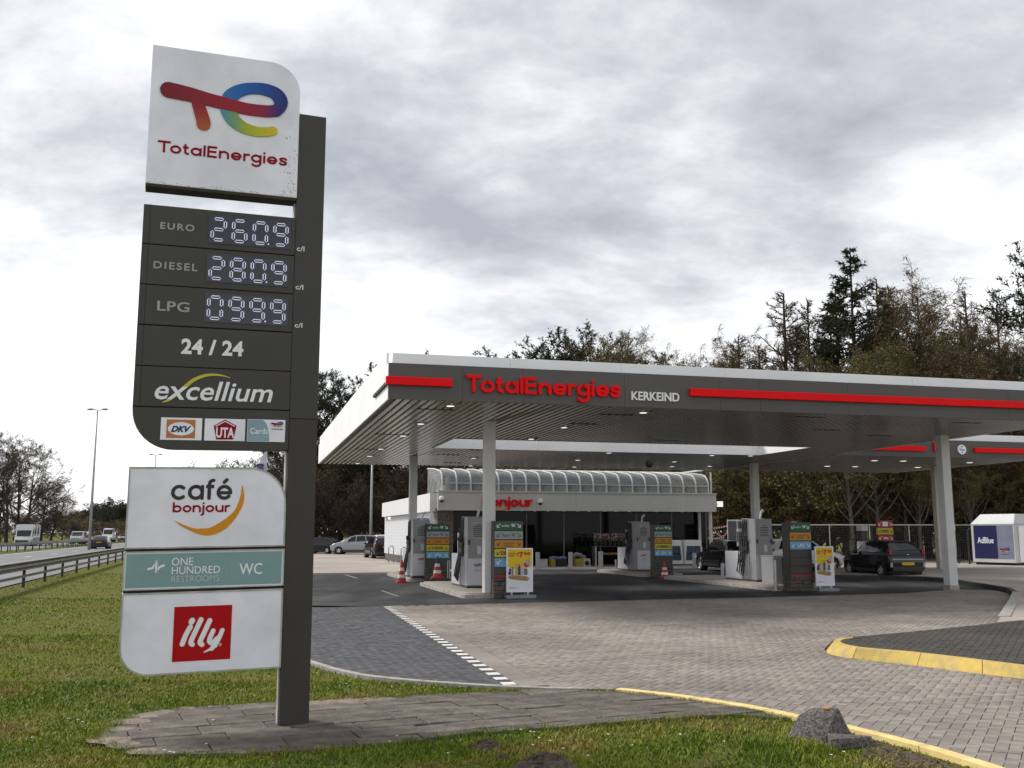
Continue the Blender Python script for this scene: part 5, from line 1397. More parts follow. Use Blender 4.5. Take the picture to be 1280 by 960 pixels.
bin_display(862.5, 703.5, 'white display of blue bottle packs left of the shop corner post')
bin_display(838, 703.5, 'white display mostly hidden behind the rear right totem')
t = place('yellow_board', 'yellow notice board behind the hoses of the front left pump', 'sign', 579, 712); obj('board', MB().box(-.22,.22,0,.05,.3,1.65), M_white, t); obj('yellow_print', MB().box(-.16,.19,-.008,-.001,.85,1.5), mat('poster_yellow', (.70,.50,.01), .6), t)

# ------------------------------------------------------------------ right hand background
Y0 = 58.0
t = thing('louvre_screen', 'grey framed louvre screen between barrier tape and the big pump', 'screen', at_d(922, 666, Y0)[:2]+(0,), TS)
for s, w in ((-.62, .60), (.01, .60)):
    obj('frame', MB().box(s, s+w, 0, .06, .05, 2.5), M_column, t)
    for k in range(7): obj('louvre', MB().box(s+.03+k*.08, s+.085+k*.08, -.03, -.004, .12, 2.42), mat('louvre_grey', (.10,.10,.10), .6), t)
A3, B3 = at_d(936, 666, 60)[:2], at_d(1330, 666, 62)[:2]
fl = math.hypot(B3[0]-A3[0], B3[1]-A3[1]); fr = math.atan2(B3[1]-A3[1], B3[0]-A3[0])
t = thing('wire_fence', 'long wire mesh fence with pale top rail behind the cars at right', 'fence', A3+(0,), fr)
M_fence = mat('fence_steel', (.38,.38,.36), .5, .3)
obj('top_rail', MB().cyl((0,0,2.22), (fl,0,2.22), .04, n=8), M_fence, t)
k = 0.0
while k <= fl: obj('fence_post', MB().cyl((k,0,0), (k,0,2.2), .03, n=8), M_fence, t); k += 2.5
wm = MB(); k = .12
while k < fl: wm.add([(k-.004,0,.05),(k+.004,0,.05),(k+.004,0,2.2),(k-.004,0,2.2)], [(0,1,2,3)]); k += .12
for z in [.1+.15*i for i in range(14)]: wm.add([(0,.006,z-.004),(fl,.006,z-.004),(fl,.006,z+.004),(0,.006,z+.004)], [(0,1,2,3)])
o = obj('wire_mesh', wm, mat('wire', (.12,.12,.11), .5), t); o['kind'] = 'stuff'
# barrier tape
def tape(px0, py0, px1, py1, sagd, label, Y=56.5):
    a = Vector(at_d(px0, py0, Y)); b = Vector(at_d(px1, py1, Y)); mb = MB(); m = []
    n = 16; t = thing('barrier_tape', label, 'barrier tape', a, 0, 'red and white tape between shop and screen')
    for c in range(n):
        p, q = a.lerp(b, c/n), a.lerp(b, (c+1)/n)
        p.z -= sagd*4*(c/n)*(1-c/n); q.z -= sagd*4*((c+1)/n)*(1-(c+1)/n); p -= a; q -= a
        mb.add([p-Vector((0,0,.05)), q-Vector((0,0,.05)), q+Vector((0,0,.05)), p+Vector((0,0,.05)), p+Vector((0,.004,-.05)), q+Vector((0,.004,-.05)), q+Vector((0,.004,.05)), p+Vector((0,.004,.05))], [(0,1,2,3), (7,6,5,4), (3,2,6,7), (0,4,5,1)], c % 2)
    obj('tape', mb, [mat('tape_red', (.55,.03,.03), .5), mat('tape_white', (.75,.75,.75), .5)], t)
tape(884, 661, 909, 657.5, .02, 'taut upper red and white tape right of the shop')
tape(893, 662, 909, 665, .30, 'sagging red and white tape loop right of the shop')
tape(884, 672.5, 905, 671.5, .05, 'lower red and white tape right of the shop')
t = thing('concrete_lamp', 'small white lamp box on the right end of the shop fascia', 'lamp', SL(SX1+.06, SY)+(3.25,), TS)
obj('arm', MB().box(-.05,.04,0,.1,-.03,.03), M_steel, t); obj('lamp_box', MB().box(.042,.30,-.05,.15,-.14,.14), mat('lamp_face', (.8,.8,.8), .4, emit=(1,1,1), estr=.6), t)
# diesel totems on the truck side
def dtotem(px, Y, label, w=.78):
    P = at_d(px, 666, Y); t = thing('diesel_totem', label, 'fuel totem', P[:2]+(0,), TS, 'red and yellow diesel totems')
    H = heightat(px, 650.5, Y); hw = w/2
    obj('pole', MB().box(-.05,.05,.05,.15,0,H-1.0), M_steel, t)
    for nm, m, a, b in (('red_board', M_hred, .0, .32), ('yellow_board', M_hyel, .34, .62), ('red_board', M_hred, .64, .92)):
        bo = obj(nm, MB().box(-hw, hw, 0, .15, H-b, H-a), m, t, bev=.008)
        zm = H-(a+b)/2
        if m is M_hyel: obj('lettering', fit_text('DIESEL', -.2, .2, zm-.06, zm+.06, -.001, .003, .04), M_lk, bo)
        else: obj('lettering', fit_text('AdBlue' if a > .5 else 'GO', -.14, .14, zm-.05, zm+.05, -.001, .003, .02), M_lw, bo) if a > .5 else obj('white_field', MB().box(-.14, .14, -.006, -.001, zm-.10, zm+.10), M_lw, bo)
        for s in (-1, 1):
            am = MB(); arrow(am, s*(hw-.11), zm, .09, s, -.004); obj('arrow', am, M_lk if m is M_hyel else M_lw, bo)
dtotem(1107, 45, 'red and yellow diesel totem above the roof of the black hatchback')
dtotem(993, 47, 'red and yellow diesel totem half hidden behind the right hand totem')
def truck_pump(px, Y, label):
    P = at_d(px, 666, Y); t = thing('truck_pump', label, 'fuel pump', P[:2]+(0,), TS, 'slim truck pumps')
    H = heightat(px, 657, Y)
    obj('body', MB().box(-.18,.18,0,.4,.1,1.35), M_pwhite, t, bev=.01); obj('column', MB().box(-.16,.16,.05,.35,1.352,H-.25), M_pdark, t)
    obj('cap', MB().box(-.18,.18,.0,.4,H-.248,H), M_pwhite, t, bev=.01); obj('side_mark', MB().box(.185,.24,.1,.3,1.2,H-.3), mat('mark_yellow', (.35,.33,.02), .6), t)
    obj('hose', MB().tube(smooth_pts([(.2,-.03,1.5),(.3,-.05,.8),(.25,-.05,.35),(.12,-.04,.6),(.1,-.03,1.3)], 5), .02, 6), M_rub, t)
    obj('plinth', MB().box(-.3,.3,-.1,.6,0,.098), M_kerb, t)
truck_pump(1081, 47, 'white capped truck pump left of the far diesel totem')
truck_pump(1190.5, 47, 'white capped truck pump between the right column and the tank')

# AdBlue container
Pn = at_d(1268, 666, 50.5)[:2]; Pf = at_d(1214, 666, 52.6)[:2]
ln = math.hypot(Pn[0]-Pf[0], Pn[1]-Pf[1]); ang = math.atan2(Pn[1]-Pf[1], Pn[0]-Pf[0])
zB, zE, zT = heightat(1268, 704, 50.5), heightat(1268, 655, 50.5), heightat(1263, 642, 50.5)
tk = thing('tank_container', 'white tank container with blue AdBlue panel at the right edge', 'tank', Pf+(0,), ang)
M_tank = mat('tank_white', (.50,.505,.50), .5, var=.1, vscale=1)
obj('body', MB().box(0, ln, 0, 4.6, zB, zE), M_tank, tk, bev=.02)
c_ = .35
obj('chamfered_top', MB().add([(-.02,-.02,zE+.003),(ln+.02,-.02,zE+.003),(ln+.02,4.62,zE+.003),(-.02,4.62,zE+.003),(c_,c_,zT),(ln-c_*.4,c_,zT),(ln-c_*.4,4.6-c_,zT),(c_,4.6-c_,zT)], [(0,3,2,1),(4,5,6,7),(0,1,5,4),(1,2,6,5),(2,3,7,6),(3,0,4,7)]), M_tank, tk, bev=.01)
zz0, zz1 = zB+.10*(zE-zB), zB+.97*(zE-zB)
bp = obj('blue_panel', MB().box(ln*.06, ln*.60, -.012, -.002, zz0, zz1), mat('panel_navy', (.008,.010,.075), .4), tk)
obj('lettering', fit_text('AdBlue', ln*.14, ln*.52, zB+(zE-zB)*.50, zB+(zE-zB)*.66, -.013, .004, .02), M_lw, bp)
gpnl = obj('grey_panel', MB().box(ln*.605, ln*.96, -.012, -.002, zz0, zz1), mat('panel_grey', (.19,.21,.28), .45), tk)
mini_emblem(gpnl, ln*.76, zB+(zE-zB)*.33, ln*.22, -.013)
obj('small_lettering', fit_text('TotalEnergies', ln*.67, ln*.85, zB+(zE-zB)*.20, zB+(zE-zB)*.235, -.013, .002), M_lk, gpnl)
obj('skid', MB().box(.1, ln-.1, .1, 4.5, .0, zB-.003), M_black, tk)
obj('door_frame', MB().box(ln+.021, ln+.03, .3, 2.2, zB+.05, zE-.1), M_white, tk)
obj('fill_pipe', MB().tube([(-.35,.2,0), (-.35,.2,1.9), (-.1,.2,2.0)], .05, 8), M_pdark, tk)

# ================================================================== VEHICLES
M_tyre = mat('tyre', (.012,.012,.012), .8); M_rim = mat('alloy', (.50,.50,.52), .35, .3)
M_cglass = mat('car_glass', (.010,.012,.014), .06, spec=.5, var=.05)
M_trim = mat('car_trim', (.015,.015,.016), .55)
M_tail = mat('tail_lamp', (.16,.004,.007), .2); M_head = mat('head_lamp', (.62,.64,.66), .15, spec=.9)
def paint(name, col, rough=.28): return mat('paint_'+name, col, rough, .0, var=.03, spec=.5 if max(col) > .1 else .25, coat=.5 if max(col) > .1 else .35)
def interp(tab, x):
    if x <= tab[0][0]: return tab[0][1:]
    for i in range(len(tab)-1):
        a, b = tab[i], tab[i+1]
        if x <= b[0]:
            t = (x-a[0])/max(1e-9, b[0]-a[0]); t2 = t
            return tuple(a[k]+(b[k]-a[k])*t2 for k in range(1, len(a)))
    return tab[-1][1:]
def car(label, L, Wd, H, tab, wheels, wr, col, glass, loc, rz, name='parked_car', group=None, cat='car', tail=None, plate=(.55,.36,.02), plate_front=False, extra=None, roofbars=False, sidewin=None, lamp_z=None, rimcol=None, head_z=.62, pillar=.07):
    """loft of stations; tab rows: x (0 = front), zbot, zbelt, zroof, half width belt, half width roof"""
    t = thing(name, label, cat, loc, rz, group)
    xs = [i*L/96 for i in range(97)]
    def ring(x):
        zb, zt, zr, wb, wr_ = interp(tab, x)
        full = zr-zt
        pts = [(0, zb), (wb*.80, zb), (wb*.965, zb+.10), (wb*1.0, zb+.28), (wb*1.0, zt-.16), (wb*.975, zt-.02), (wb*.955, zt)]
        for q in (.25, .5, .75): pts.append((wb*.955+(wr_-wb*.955)*q+.02*math.sin(math.pi*q)*(1 if full > .2 else 0), zt+full*.93*q))
        pts += [(wr_, zt+full*.93), (wr_*.86, zt+full*.985), (wr_*.5, zr), (0, zr+.004)]
        return pts
    def dense(r):
        out = [r[0]]
        for i in range(1, len(r)):
            k = 4 if 2 <= i <= 5 else (2 if i == 1 else 1)
            out += [(r[i-1][0]+(r[i][0]-r[i-1][0])*j/k, r[i-1][1]+(r[i][1]-r[i-1][1])*j/k) for j in range(1, k+1)]
        return out
    rings = [dense(ring(x)) for x in xs]; n = len(rings[0]); mb = MB(); V = []
    for x, r in zip(xs, rings):
        V += [(x-L/2, -y, z) for y, z in r]+[(x-L/2, y, z) for y, z in r[::-1][1:-1]]
    m = 2*n-2; F = []
    def inarch(x, z):
        return any((x-wx)**2+(z-wr)**2 < (wr*1.16)**2 for wx in wheels)
    for i in range(len(xs)-1):
        for k in range(m):
            a, b, c, d = i*m+k, i*m+(k+1) % m, (i+1)*m+(k+1) % m, (i+1)*m+k
            cz_ = sum(V[q][2] for q in (a, b, c, d))/4; cx_ = (xs[i]+xs[i+1])/2
            if abs(V[a][1]) > Wd*.30 and inarch(cx_, cz_) and cz_ < wr*2.3: continue
            F.append((a, b, c, d))
    F += [tuple(range(m))[::-1], tuple(range((len(xs)-1)*m, len(xs)*m))]
    mb.add(V, F); b_ = obj('body', mb, col, t, auto=True)
    # dark floor and arch liners
    obj('underbody', MB().box(-L/2+.25, L/2-.25, -Wd*.40, Wd*.40, tab[len(tab)//2][1]-.02, tab[len(tab)//2][1]+.30), M_trim, t)
    for wx in wheels:
        for s in (-1, 1):
            x = wx-L/2; y = s*(Wd/2-.115)
            w = obj('wheel', MB().lathe([(wr*.62, -.10), (wr*.92, -.105), (wr, -.07), (wr, .07), (wr*.92, .105), (wr*.62, .10)], n=22, caps=False), M_tyre, t, auto=True, loc=(x, y, wr))
            w.rotation_euler = (R(90), 0, 0)
            rim = MB().lathe([(.02, .085), (wr*.56, .06), (wr*.64, .10), (wr*.64, -.09), (.02, -.09)], n=22)
            r_ = obj('rim_barrel', MB().lathe([(.02, .03), (wr*.60, .03), (wr*.66, .10), (wr*.62, -.02), (.02, -.02)], n=22, caps=False), M_trim, w, auto=True)
            if s > 0: r_.rotation_euler = (R(180), 0, 0)
            sm = MB()
            for q in range(5):
                a = 2*math.pi*q/5+.3; ca, sa = math.cos(a), math.sin(a); zz_ = .075*(1 if s < 0 else -1)
                sm.add([(ca*wr*.10-sa*.05, sa*wr*.10+ca*.05, zz_), (ca*wr*.10+sa*.05, sa*wr*.10-ca*.05, zz_), (ca*wr*.62+sa*.035, sa*wr*.62-ca*.035, zz_*.9), (ca*wr*.62-sa*.035, sa*wr*.62+ca*.035, zz_*.9)], [(0,1,2,3)])
            sm.lathe([(wr*.60, zz_*.95), (wr*.66, zz_*1.15), (wr*.66, zz_*.6)], n=22, caps=False); sm.lathe([(wr*.14, zz_*1.05), (.001, zz_*1.08)], n=10, caps=False)
            obj('rim', sm, rimcol or M_rim, w)
            aw = interp(tab, wx)[3]
            obj('arch_lip', MB().tube([(x+wr*1.17*math.cos(a_), s*(aw+.004), max(wr*.75, wr+wr*1.17*math.sin(a_))) for a_ in [math.pi*q_/16 for q_ in range(17)]], .022, 6), col, t, smooth=True)
            obj('arch_liner', MB().cyl((x, s*(Wd/2-.30), wr), (x, s*(Wd/2-.24), wr), wr*1.15, n=20), M_trim, t)
    # glazing: patches on the loft, lifted a little off the body
    def surf(x, q, s, off=.008):     # q 0..1 from belt to roof rail on side s
        zb, zt, zr, wb, wr_ = interp(tab, x); full = zr-zt
        return (x-L/2, s*(wb*.955+(wr_-wb*.955)*q+.02*math.sin(math.pi*q)+off), zt+full*.93*q)
    for (xa0, xa1, xb0, xb1) in glass['side']:       # belt x range, roof x range
        for s in (-1, 1):
            v = []
            for q in (.07, .35, .62, .90):
                for k in range(7):
                    u = k/6; x0_ = xa0+(xb0-xa0)*q; x1_ = xa1+(xb1-xa1)*q
                    v.append(surf(x0_+(x1_-x0_)*u, q, s))
            f = [(r*7+k, r*7+k+1, (r+1)*7+k+1, (r+1)*7+k) for r in range(3) for k in range(6)]
            if s > 0: f = [q[::-1] for q in f]
            obj('side_window', MB().add(v, f), M_cglass, t, smooth=True)
    for nm, (x0_, x1_) in (('windscreen', glass['front']), ('rear_window', glass['rear'])):
        v = []
        for k in range(5):
            x = x0_+(x1_-x0_)*k/4; zb, zt, zr, wb, wr_ = interp(tab, x)
            o_ = -.012 if nm == 'windscreen' else .012
            for u in (-1, -.9, -.45, 0, .45, .9, 1):
                y = u*wr_*.90; zz_ = zr+.014-(.012+.02 if abs(u) == 1 else (.012 if abs(u) == .9 else 0))*(1 if abs(u) > .8 else 0)
                v.append((x-L/2+o_, y, zz_))
        f = [(r*7+k, r*7+k+1, (r+1)*7+k+1, (r+1)*7+k) for r in range(4) for k in range(6)]
        obj(nm, MB().add(v, f), M_cglass, t, smooth=True)
    lz = lamp_z or .95
    xr = L/2
    for s in (-1, 1):
        zb, zt, zr, wb, wr_ = interp(tab, L-.02)
        if tail: obj('tail_lamp', MB().add([(x_, y_, z_) for y_ in (s*(wb+.004), s*(wb-.13)) for x_, z_ in ((xr-.20, lz-tail*.1), (xr-.02, lz-tail/2), (xr+.006, lz-tail*.3), (xr-.035, lz+tail*.5), (xr-.16, lz+tail*.42))], [(0,1,2,3,4), (9,8,7,6,5)]+[(i, 5+i, 5+(i+1) % 5, (i+1) % 5) for i in range(5)]), M_tail, t, bev=.015)
        zb, zt, zr, wb, wr_ = interp(tab, .06)
        obj('head_lamp', MB().box(-xr-.012, -xr+.30, s*(wb-.0)-(.34 if s > 0 else 0), s*(wb-.0)+(.34 if s < 0 else 0), head_z-.06, head_z+.07), M_head, t, bev=.03)
        xm = glass['side'][0][0]+.25; sfc = surf(xm, .12, s, .02)
        obj('door_mirror', MB().ball((sfc[0], sfc[1]+s*.12, sfc[2]+.02), .10, (.7, 1.1, .75), 10), col, t, smooth=True)
        if L > 3:
            obj('door_handle', MB().box(0, .16, s*(Wd/2)-.01, s*(Wd/2)+.018, tab[len(tab)//2][2]-.16, tab[len(tab)//2][2]-.13), col, t, loc=(0.1, 0, 0))
            obj('sill_strip', MB().box(-L/2+wheels[0]+wr*1.2, -L/2+wheels[1]-wr*1.2, s*(Wd/2-.012)-.012, s*(Wd/2-.012)+.012, tab[len(tab)//2][1]+.06, tab[len(tab)//2][1]+.15), M_trim, t)
    mpl = mat('plate_yellow', (.62,.38,.01), .5, var=.1)
    pz = glass.get('plate_z', .62)
    zb, zt, zr, wb, wr_ = interp(tab, L-.01)
    pl = obj('number_plate', MB().box(xr+.012, xr+.022, -.26, .26, pz-.055, pz+.055), mpl, t)
    obj('front_plate', MB().box(-xr-.022, -xr-.012, -.26, .26, .40, .50), mpl, t)
    obj('grille', MB().box(-xr-.014, -xr+.05, -.42, .42, .28, .56), M_trim, t, bev=.02)
    obj('rear_bumper', MB().box(xr-.16, xr+.010, -Wd*.40, Wd*.40, .26, .46), M_trim, t, bev=.03)
    if roofbars:
        for s in (-1, 1):
            zb, zt, zr, wb, wr_ = interp(tab, L*.55)
            obj('roof_rail', MB().tube([(-L*.12, s*wr_*.92, zr-.01), (-L*.10, s*wr_*.92, zr+.05), (L*.36, s*wr_*.92, zr+.04), (L*.38, s*wr_*.92, zr-.02)], .018, 6), M_steel, t)
    return t
def tab_hatch(L=3.75, W=1.66, H=1.47, zb=.20):
    w = W/2
    return [(0, .34, .55, .56, w*.72, w*.60), (.06, .26, .68, .70, w*.82, w*.70), (.25, .22, .76, .80, w*.92, w*.78), (.75, zb, .86, .90, w*.98, w*.80), (1.0, zb, .90, .97, w, w*.80),
            (1.30, zb, .92, 1.15, w, w*.78), (1.62, zb, .93, 1.37, w, w*.76), (1.95, zb, .94, H-.02, w, w*.74), (2.4, zb, .95, H, w, w*.74), (L-.75, zb, .98, H-.02, w*.99, w*.73),
            (L-.48, zb+.02, 1.0, H-.07, w*.98, w*.73), (L-.38, zb+.04, 1.0, H-.13, w*.97, w*.73), (L-.08, zb+.08, .97, 1.04, w*.95, w*.78), (L-.02, .26, .90, .93, w*.93, w*.76), (L, .32, .74, .76, w*.88, w*.70)]
def glass_hatch(L=3.75):
    return {'side': [(1.18, 2.06, 1.78, 2.10), (2.12, 2.92, 2.16, 2.72), (2.98, L-.36, 2.78, L-.66)], 'front': (1.08, 1.84), 'rear': (L-.41, L-.10), 'plate_z': .56}
paint_black = paint('black', (.012,.012,.014), .22); paint_silver = paint('silver', (.30,.32,.35), .3); paint_white = paint('white', (.62,.63,.64), .3)
paint_dark = paint('dark', (.02,.021,.024), .25)
def aimed(px, py, yaw_deg):   # ground spot and heading; yaw measured clockwise from straight ahead, direction of travel
    P = gp(px, py); return (P[0], P[1], 0), R(90-yaw_deg)+math.pi
# black hatchback seen from behind, heading away to the left
Lh = 3.72
loc_, rz_ = aimed(1103, 720.5, -11)
hatch = car('black hatchback with yellow plate parked beneath the canopy, right of the second poster', Lh, 1.66, 1.47, tab_hatch(Lh), (.68, Lh-.62), .30, paint_black, glass_hatch(Lh), loc_, rz_, tail=.26, lamp_z=.98, group='cars standing at the filling station')
obj('bumper_trim', MB().box(Lh/2-.05, Lh/2+.016, -.66, .66, .70, .75), paint_silver, hatch, bev=.01)
for s in (-1, 1): obj('fog_surround', MB().box(Lh/2-.10, Lh/2+.014, s*.70-.05, s*.70+.05, .42, .60), paint_silver, hatch, bev=.02)
obj('badge', MB().box(Lh/2-.02, Lh/2+.02, -.05, .05, .90, .93), M_steel, hatch)
G = 'cars standing at the filling station'
loc_, rz_ = aimed(908, 714, -16)
car('small black hatchback half hidden by the big pump, left of it', 3.6, 1.62, 1.46, tab_hatch(3.6, 1.62, 1.46), (.68, 3.0), .29, paint_black, glass_hatch(3.6), loc_, rz_, tail=.22, group=G)
loc_, rz_ = aimed(1000, 713.5, 252-180)
car('white car glimpsed behind the right hand fuel totem', 4.0, 1.72, 1.50, tab_hatch(4.0, 1.72, 1.50), (.75, 3.3), .31, paint_white, glass_hatch(4.0), loc_, rz_, tail=.2, group=G)
# parked at the far left
def spotcar(px, Y): P = at_d(px, 666, Y); return (P[0], P[1], 0)
car('black hatchback parked at the far end, half behind the pylon', 3.8, 1.68, 1.42, tab_hatch(3.8, 1.68, 1.42), (.70, 3.15), .30, paint_black, glass_hatch(3.8), spotcar(402, 86), R(90+62)+math.pi, tail=.24, group=G)
def tab_mpv(L=4.15, W=1.72, H=1.60):
    w = W/2
    return [(0, .34, .60, .61, w*.74, w*.6), (.08, .24, .76, .78, w*.86, w*.7), (.4, .2, .88, .92, w*.95, w*.78), (.85, .2, .96, 1.02, w, w*.8), (1.2, .2, .98, 1.22, w, w*.79), (1.7, .2, 1.0, 1.47, w, w*.77),
            (2.1, .2, 1.0, H-.02, w, w*.76), (2.7, .2, 1.02, H, w, w*.76), (L-.65, .2, 1.04, H-.03, w*.99, w*.75), (L-.35, .22, 1.05, H-.12, w*.98, w*.73), (L-.12, .26, 1.02, 1.12, w*.93, w*.7), (L, .34, .85, .87, w*.87, w*.66)]
car('silver family car seen from the side beneath the dark trees', 4.1, 1.72, 1.58, tab_mpv(4.1, 1.72, 1.58), (.75, 3.35), .31, paint_silver,
    {'side': [(1.25, 2.12, 1.85, 2.16), (2.2, 3.0, 2.24, 2.9), (3.08, 3.62, 2.98, 3.45)], 'front': (1.0, 1.9), 'rear': (3.78, 4.0), 'plate_z': .7}, spotcar(446, 84), R(-4), tail=.24, group=G)
def tab_est(L=4.7, W=1.80, H=1.50):
    w = W/2
    return [(0, .34, .56, .57, w*.74, w*.6), (.08, .24, .70, .72, w*.86, w*.7), (.5, .2, .82, .86, w*.95, w*.78), (1.25, .2, .92, .98, w, w*.8), (1.6, .2, .94, 1.16, w, w*.79), (2.05, .2, .96, 1.40, w, w*.77),
            (2.4, .2, .96, H-.02, w, w*.75), (3.0, .2, .97, H, w, w*.75), (L-.65, .2, 1.0, H-.04, w*.99, w*.73), (L-.32, .22, 1.0, H-.14, w*.98, w*.71), (L-.10, .26, .98, 1.05, w*.93, w*.69), (L, .34, .82, .84, w*.87, w*.66)]
ge = {'side': [(1.55, 2.45, 2.05, 2.5), (2.55, 3.4, 2.6, 3.35), (3.5, 4.25, 3.45, 4.05)], 'front': (1.35, 2.2), 'rear': (4.36, 4.58), 'plate_z': .80}
car('black estate car with silver roof rails parked beside the white shop wall', 4.7, 1.80, 1.52, tab_est(4.7, 1.8, 1.52), (.9, 3.7), .32, paint_black, ge, spotcar(476, 71.5), R(90+18)+math.pi, tail=.24, group=G, roofbars=True, lamp_z=.98)
car('white estate car whose roof shows behind the black estate', 4.7, 1.82, 1.62, tab_est(4.7, 1.82, 1.62), (.9, 3.7), .32, paint_white, ge, spotcar(478, 77.5), R(90+18)+math.pi, tail=.24, group=G, lamp_z=.98)

# on the motorway
GM = 'vehicles driving on the motorway'
def hwspot(px, Y): P = at_d(px, 680, Y); return (P[0], P[1], 0)
hw_away = TH+R(90)+math.pi      # car x axis (front at -x) heading away
hw_here = TH+R(90)
def tab_sedan(L=4.5, W=1.80, H=1.46):
    w = W/2
    return [(0, .32, .56, .57, w*.76, w*.6), (.08, .24, .68, .70, w*.88, w*.7), (.5, .2, .80, .84, w*.96, w*.78), (1.2, .2, .90, .95, w, w*.8), (1.55, .2, .92, 1.15, w, w*.78), (2.0, .2, .94, 1.38, w, w*.75),
            (2.4, .2, .95, H, w, w*.74), (3.1, .2, .96, H-.02, w, w*.73), (3.7, .2, 1.0, 1.26, w*.99, w*.72), (L-.3, .22, 1.0, 1.06, w*.97, w*.74), (L-.06, .28, .90, .93, w*.92, w*.7), (L, .34, .75, .78, w*.88, w*.66)]
gs = {'side': [(1.5, 2.45, 2.0, 2.5), (2.55, 3.3, 2.6, 3.2)], 'front': (1.3, 2.15), 'rear': (3.2, 3.95), 'plate_z': .72}
car('dark saloon on the near carriageway of the motorway, rear view', 4.5, 1.82, 1.48, tab_sedan(), (.85, 3.65), .32, paint_dark, gs, hwspot(126.5, 112), hw_away, 'saloon_car', GM, tail=.16)
car('pale red roofed car between the silver van and the lamp post', 4.2, 1.78, 1.5, tab_sedan(4.2, 1.78, 1.5), (.85, 3.4), .31, paint('faded_red', (.45,.28,.26)), {'side': [(1.5, 2.35, 2.0, 2.4), (2.45, 3.1, 2.5, 3.0)], 'front': (1.3, 2.15), 'rear': (3.0, 3.7), 'plate_z': .72}, hwspot(107, 160), hw_here, 'saloon_car', GM, tail=.16)
car('white car far away at the edge of the café panel', 4.3, 1.8, 1.5, tab_sedan(4.3, 1.8, 1.5), (.85, 3.5), .31, paint_white, gs, hwspot(153.5, 215), hw_here, 'saloon_car', GM, tail=.16)
def tab_van(L, W, H, nose=1.0, belt=1.2):
    w = W/2
    return [(0, .36, .80, .81, w*.84, w*.72), (.08, .28, .95, .97, w*.92, w*.8), (.5, .24, 1.06, 1.12, w*.98, w*.84), (nose, .24, belt-.06, belt+.06, w, w*.86), (nose+.5, .24, belt, H*.80, w, w*.86), (nose+.85, .24, belt, H-.06, w, w*.87),
            (nose+1.4, .24, belt, H, w, w*.88), (L-.3, .24, belt, H, w, w*.88), (L-.06, .26, belt, H-.06, w*.99, w*.87), (L, .3, belt-.1, belt+.1, w*.96, w*.84)]
car('silver people van on the far carriageway beside the lamp post', 4.9, 1.92, 1.97, tab_van(4.9, 1.92, 1.97, .95), (.95, 3.9), .33, paint_silver, {'side': [(1.4, 2.3, 1.9, 2.35), (2.45, 4.6, 2.5, 4.6)], 'front': (1.0, 1.75), 'rear': (4.86, 4.9), 'plate_z': .8}, hwspot(97, 158), hw_here, 'van', GM, cat='van', tail=.3, head_z=.80)
car('tall white panel van farther off behind the dark saloon', 5.9, 2.05, 2.6, tab_van(5.9, 2.05, 2.6, .95, 1.35), (1.0, 4.6), .35, paint_white, {'side': [(1.4, 2.3, 1.75, 2.3)], 'front': (1.0, 1.65), 'rear': (5.86, 5.9), 'plate_z': .8}, hwspot(135.5, 196), hw_here, 'van', GM, cat='van', tail=.3, head_z=.85)
mh = car('white motorhome with dark cab front driving on the far left carriageway', 6.9, 2.25, 2.9, [(0, .36, .80, .81, .86, .7), (.08, .28, .95, .97, .95, .8), (.6, .24, 1.1, 1.16, 1.0, .86), (1.0, .24, 1.18, 1.30, 1.05, .95), (1.45, .26, 1.22, 2.0, 1.1, .98), (1.55, .28, 1.24, 2.15, 1.12, 1.06), (1.62, .3, 1.25, 2.80, 1.12, 1.10), (2.0, .3, 1.25, 2.9, 1.12, 1.11), (6.8, .3, 1.25, 2.9, 1.12, 1.11), (6.9, .34, 1.2, 2.8, 1.1, 1.08)],
          (1.1, 4.9), .34, paint_white, {'side': [(1.15, 1.9, 1.55, 1.95), (2.6, 3.6, 2.6, 3.6), (4.6, 5.6, 4.6, 5.6)], 'front': (.95, 1.5), 'rear': (6.84, 6.88), 'plate_z': .8}, hwspot(33, 138), hw_here, 'motorhome', GM, cat='motorhome', tail=.3, head_z=.85)
obj('dark_bonnet', MB().box(-3.47, -3.2, -.80, .80, .35, .78), M_trim, mh, bev=.05)
obj('side_stripe', MB().box(-1.7, 3.3, -1.135, -1.122, .5, 1.15), mat('stripe_grey', (.12,.13,.16), .4), mh)

# ================================================================== GUARD RAILS, LAMPS, FLAG
M_galv = mat('galvanised', (.20,.19,.17), .5, .25, var=.25, vscale=1.5, bump=.2, bscale=20); M_wood = mat('dark_post', (.028,.026,.024), .7)
gr = thing('guard_rail', 'weathered steel guard rail between the lawn and the motorway', 'guard rail', HW(-6.3, 0)+(0,), TH, 'motorway guard rails')
yy = 8.0
post_m = MB().box(-.04, .04, -.05, .05, 0, .62).mesh('rail_post', [M_wood])
while yy < 190:
    link('rail_post', post_m, gr, (0, yy, 0)); yy += 4.0
prof = [(.05,.80),(.09,.78),(.06,.74),(.12,.69),(.12,.66),(.06,.61),(.09,.57),(.05,.55)]
def beam(x, sgn, y0, y1, name='beam', z=0):
    mb = MB(); n = len(prof)
    v = [(x+sgn*a, y0, b+z) for a, b in prof]+[(x+sgn*a, y1, b+z) for a, b in prof]+[(x+sgn*(a-.012), y0, b+z) for a, b in prof]+[(x+sgn*(a-.012), y1, b+z) for a, b in prof]
    f = [(i, i+1, n+i+1, n+i) for i in range(n-1)]+[(2*n+i, 3*n+i, 3*n+i+1, 2*n+i+1) for i in range(n-1)]+[(0, n, 3*n, 2*n), (n-1, 3*n-1, 4*n-1, 2*n-1)]
    mb.add(v, f); return obj(name, mb, M_galv, gr_cur)
gr_cur = gr
for k in range(12): beam(0, 1, 4+k*16+.02, 20+k*16); beam(-.05, -1, 4+k*16+.02, 20+k*16)
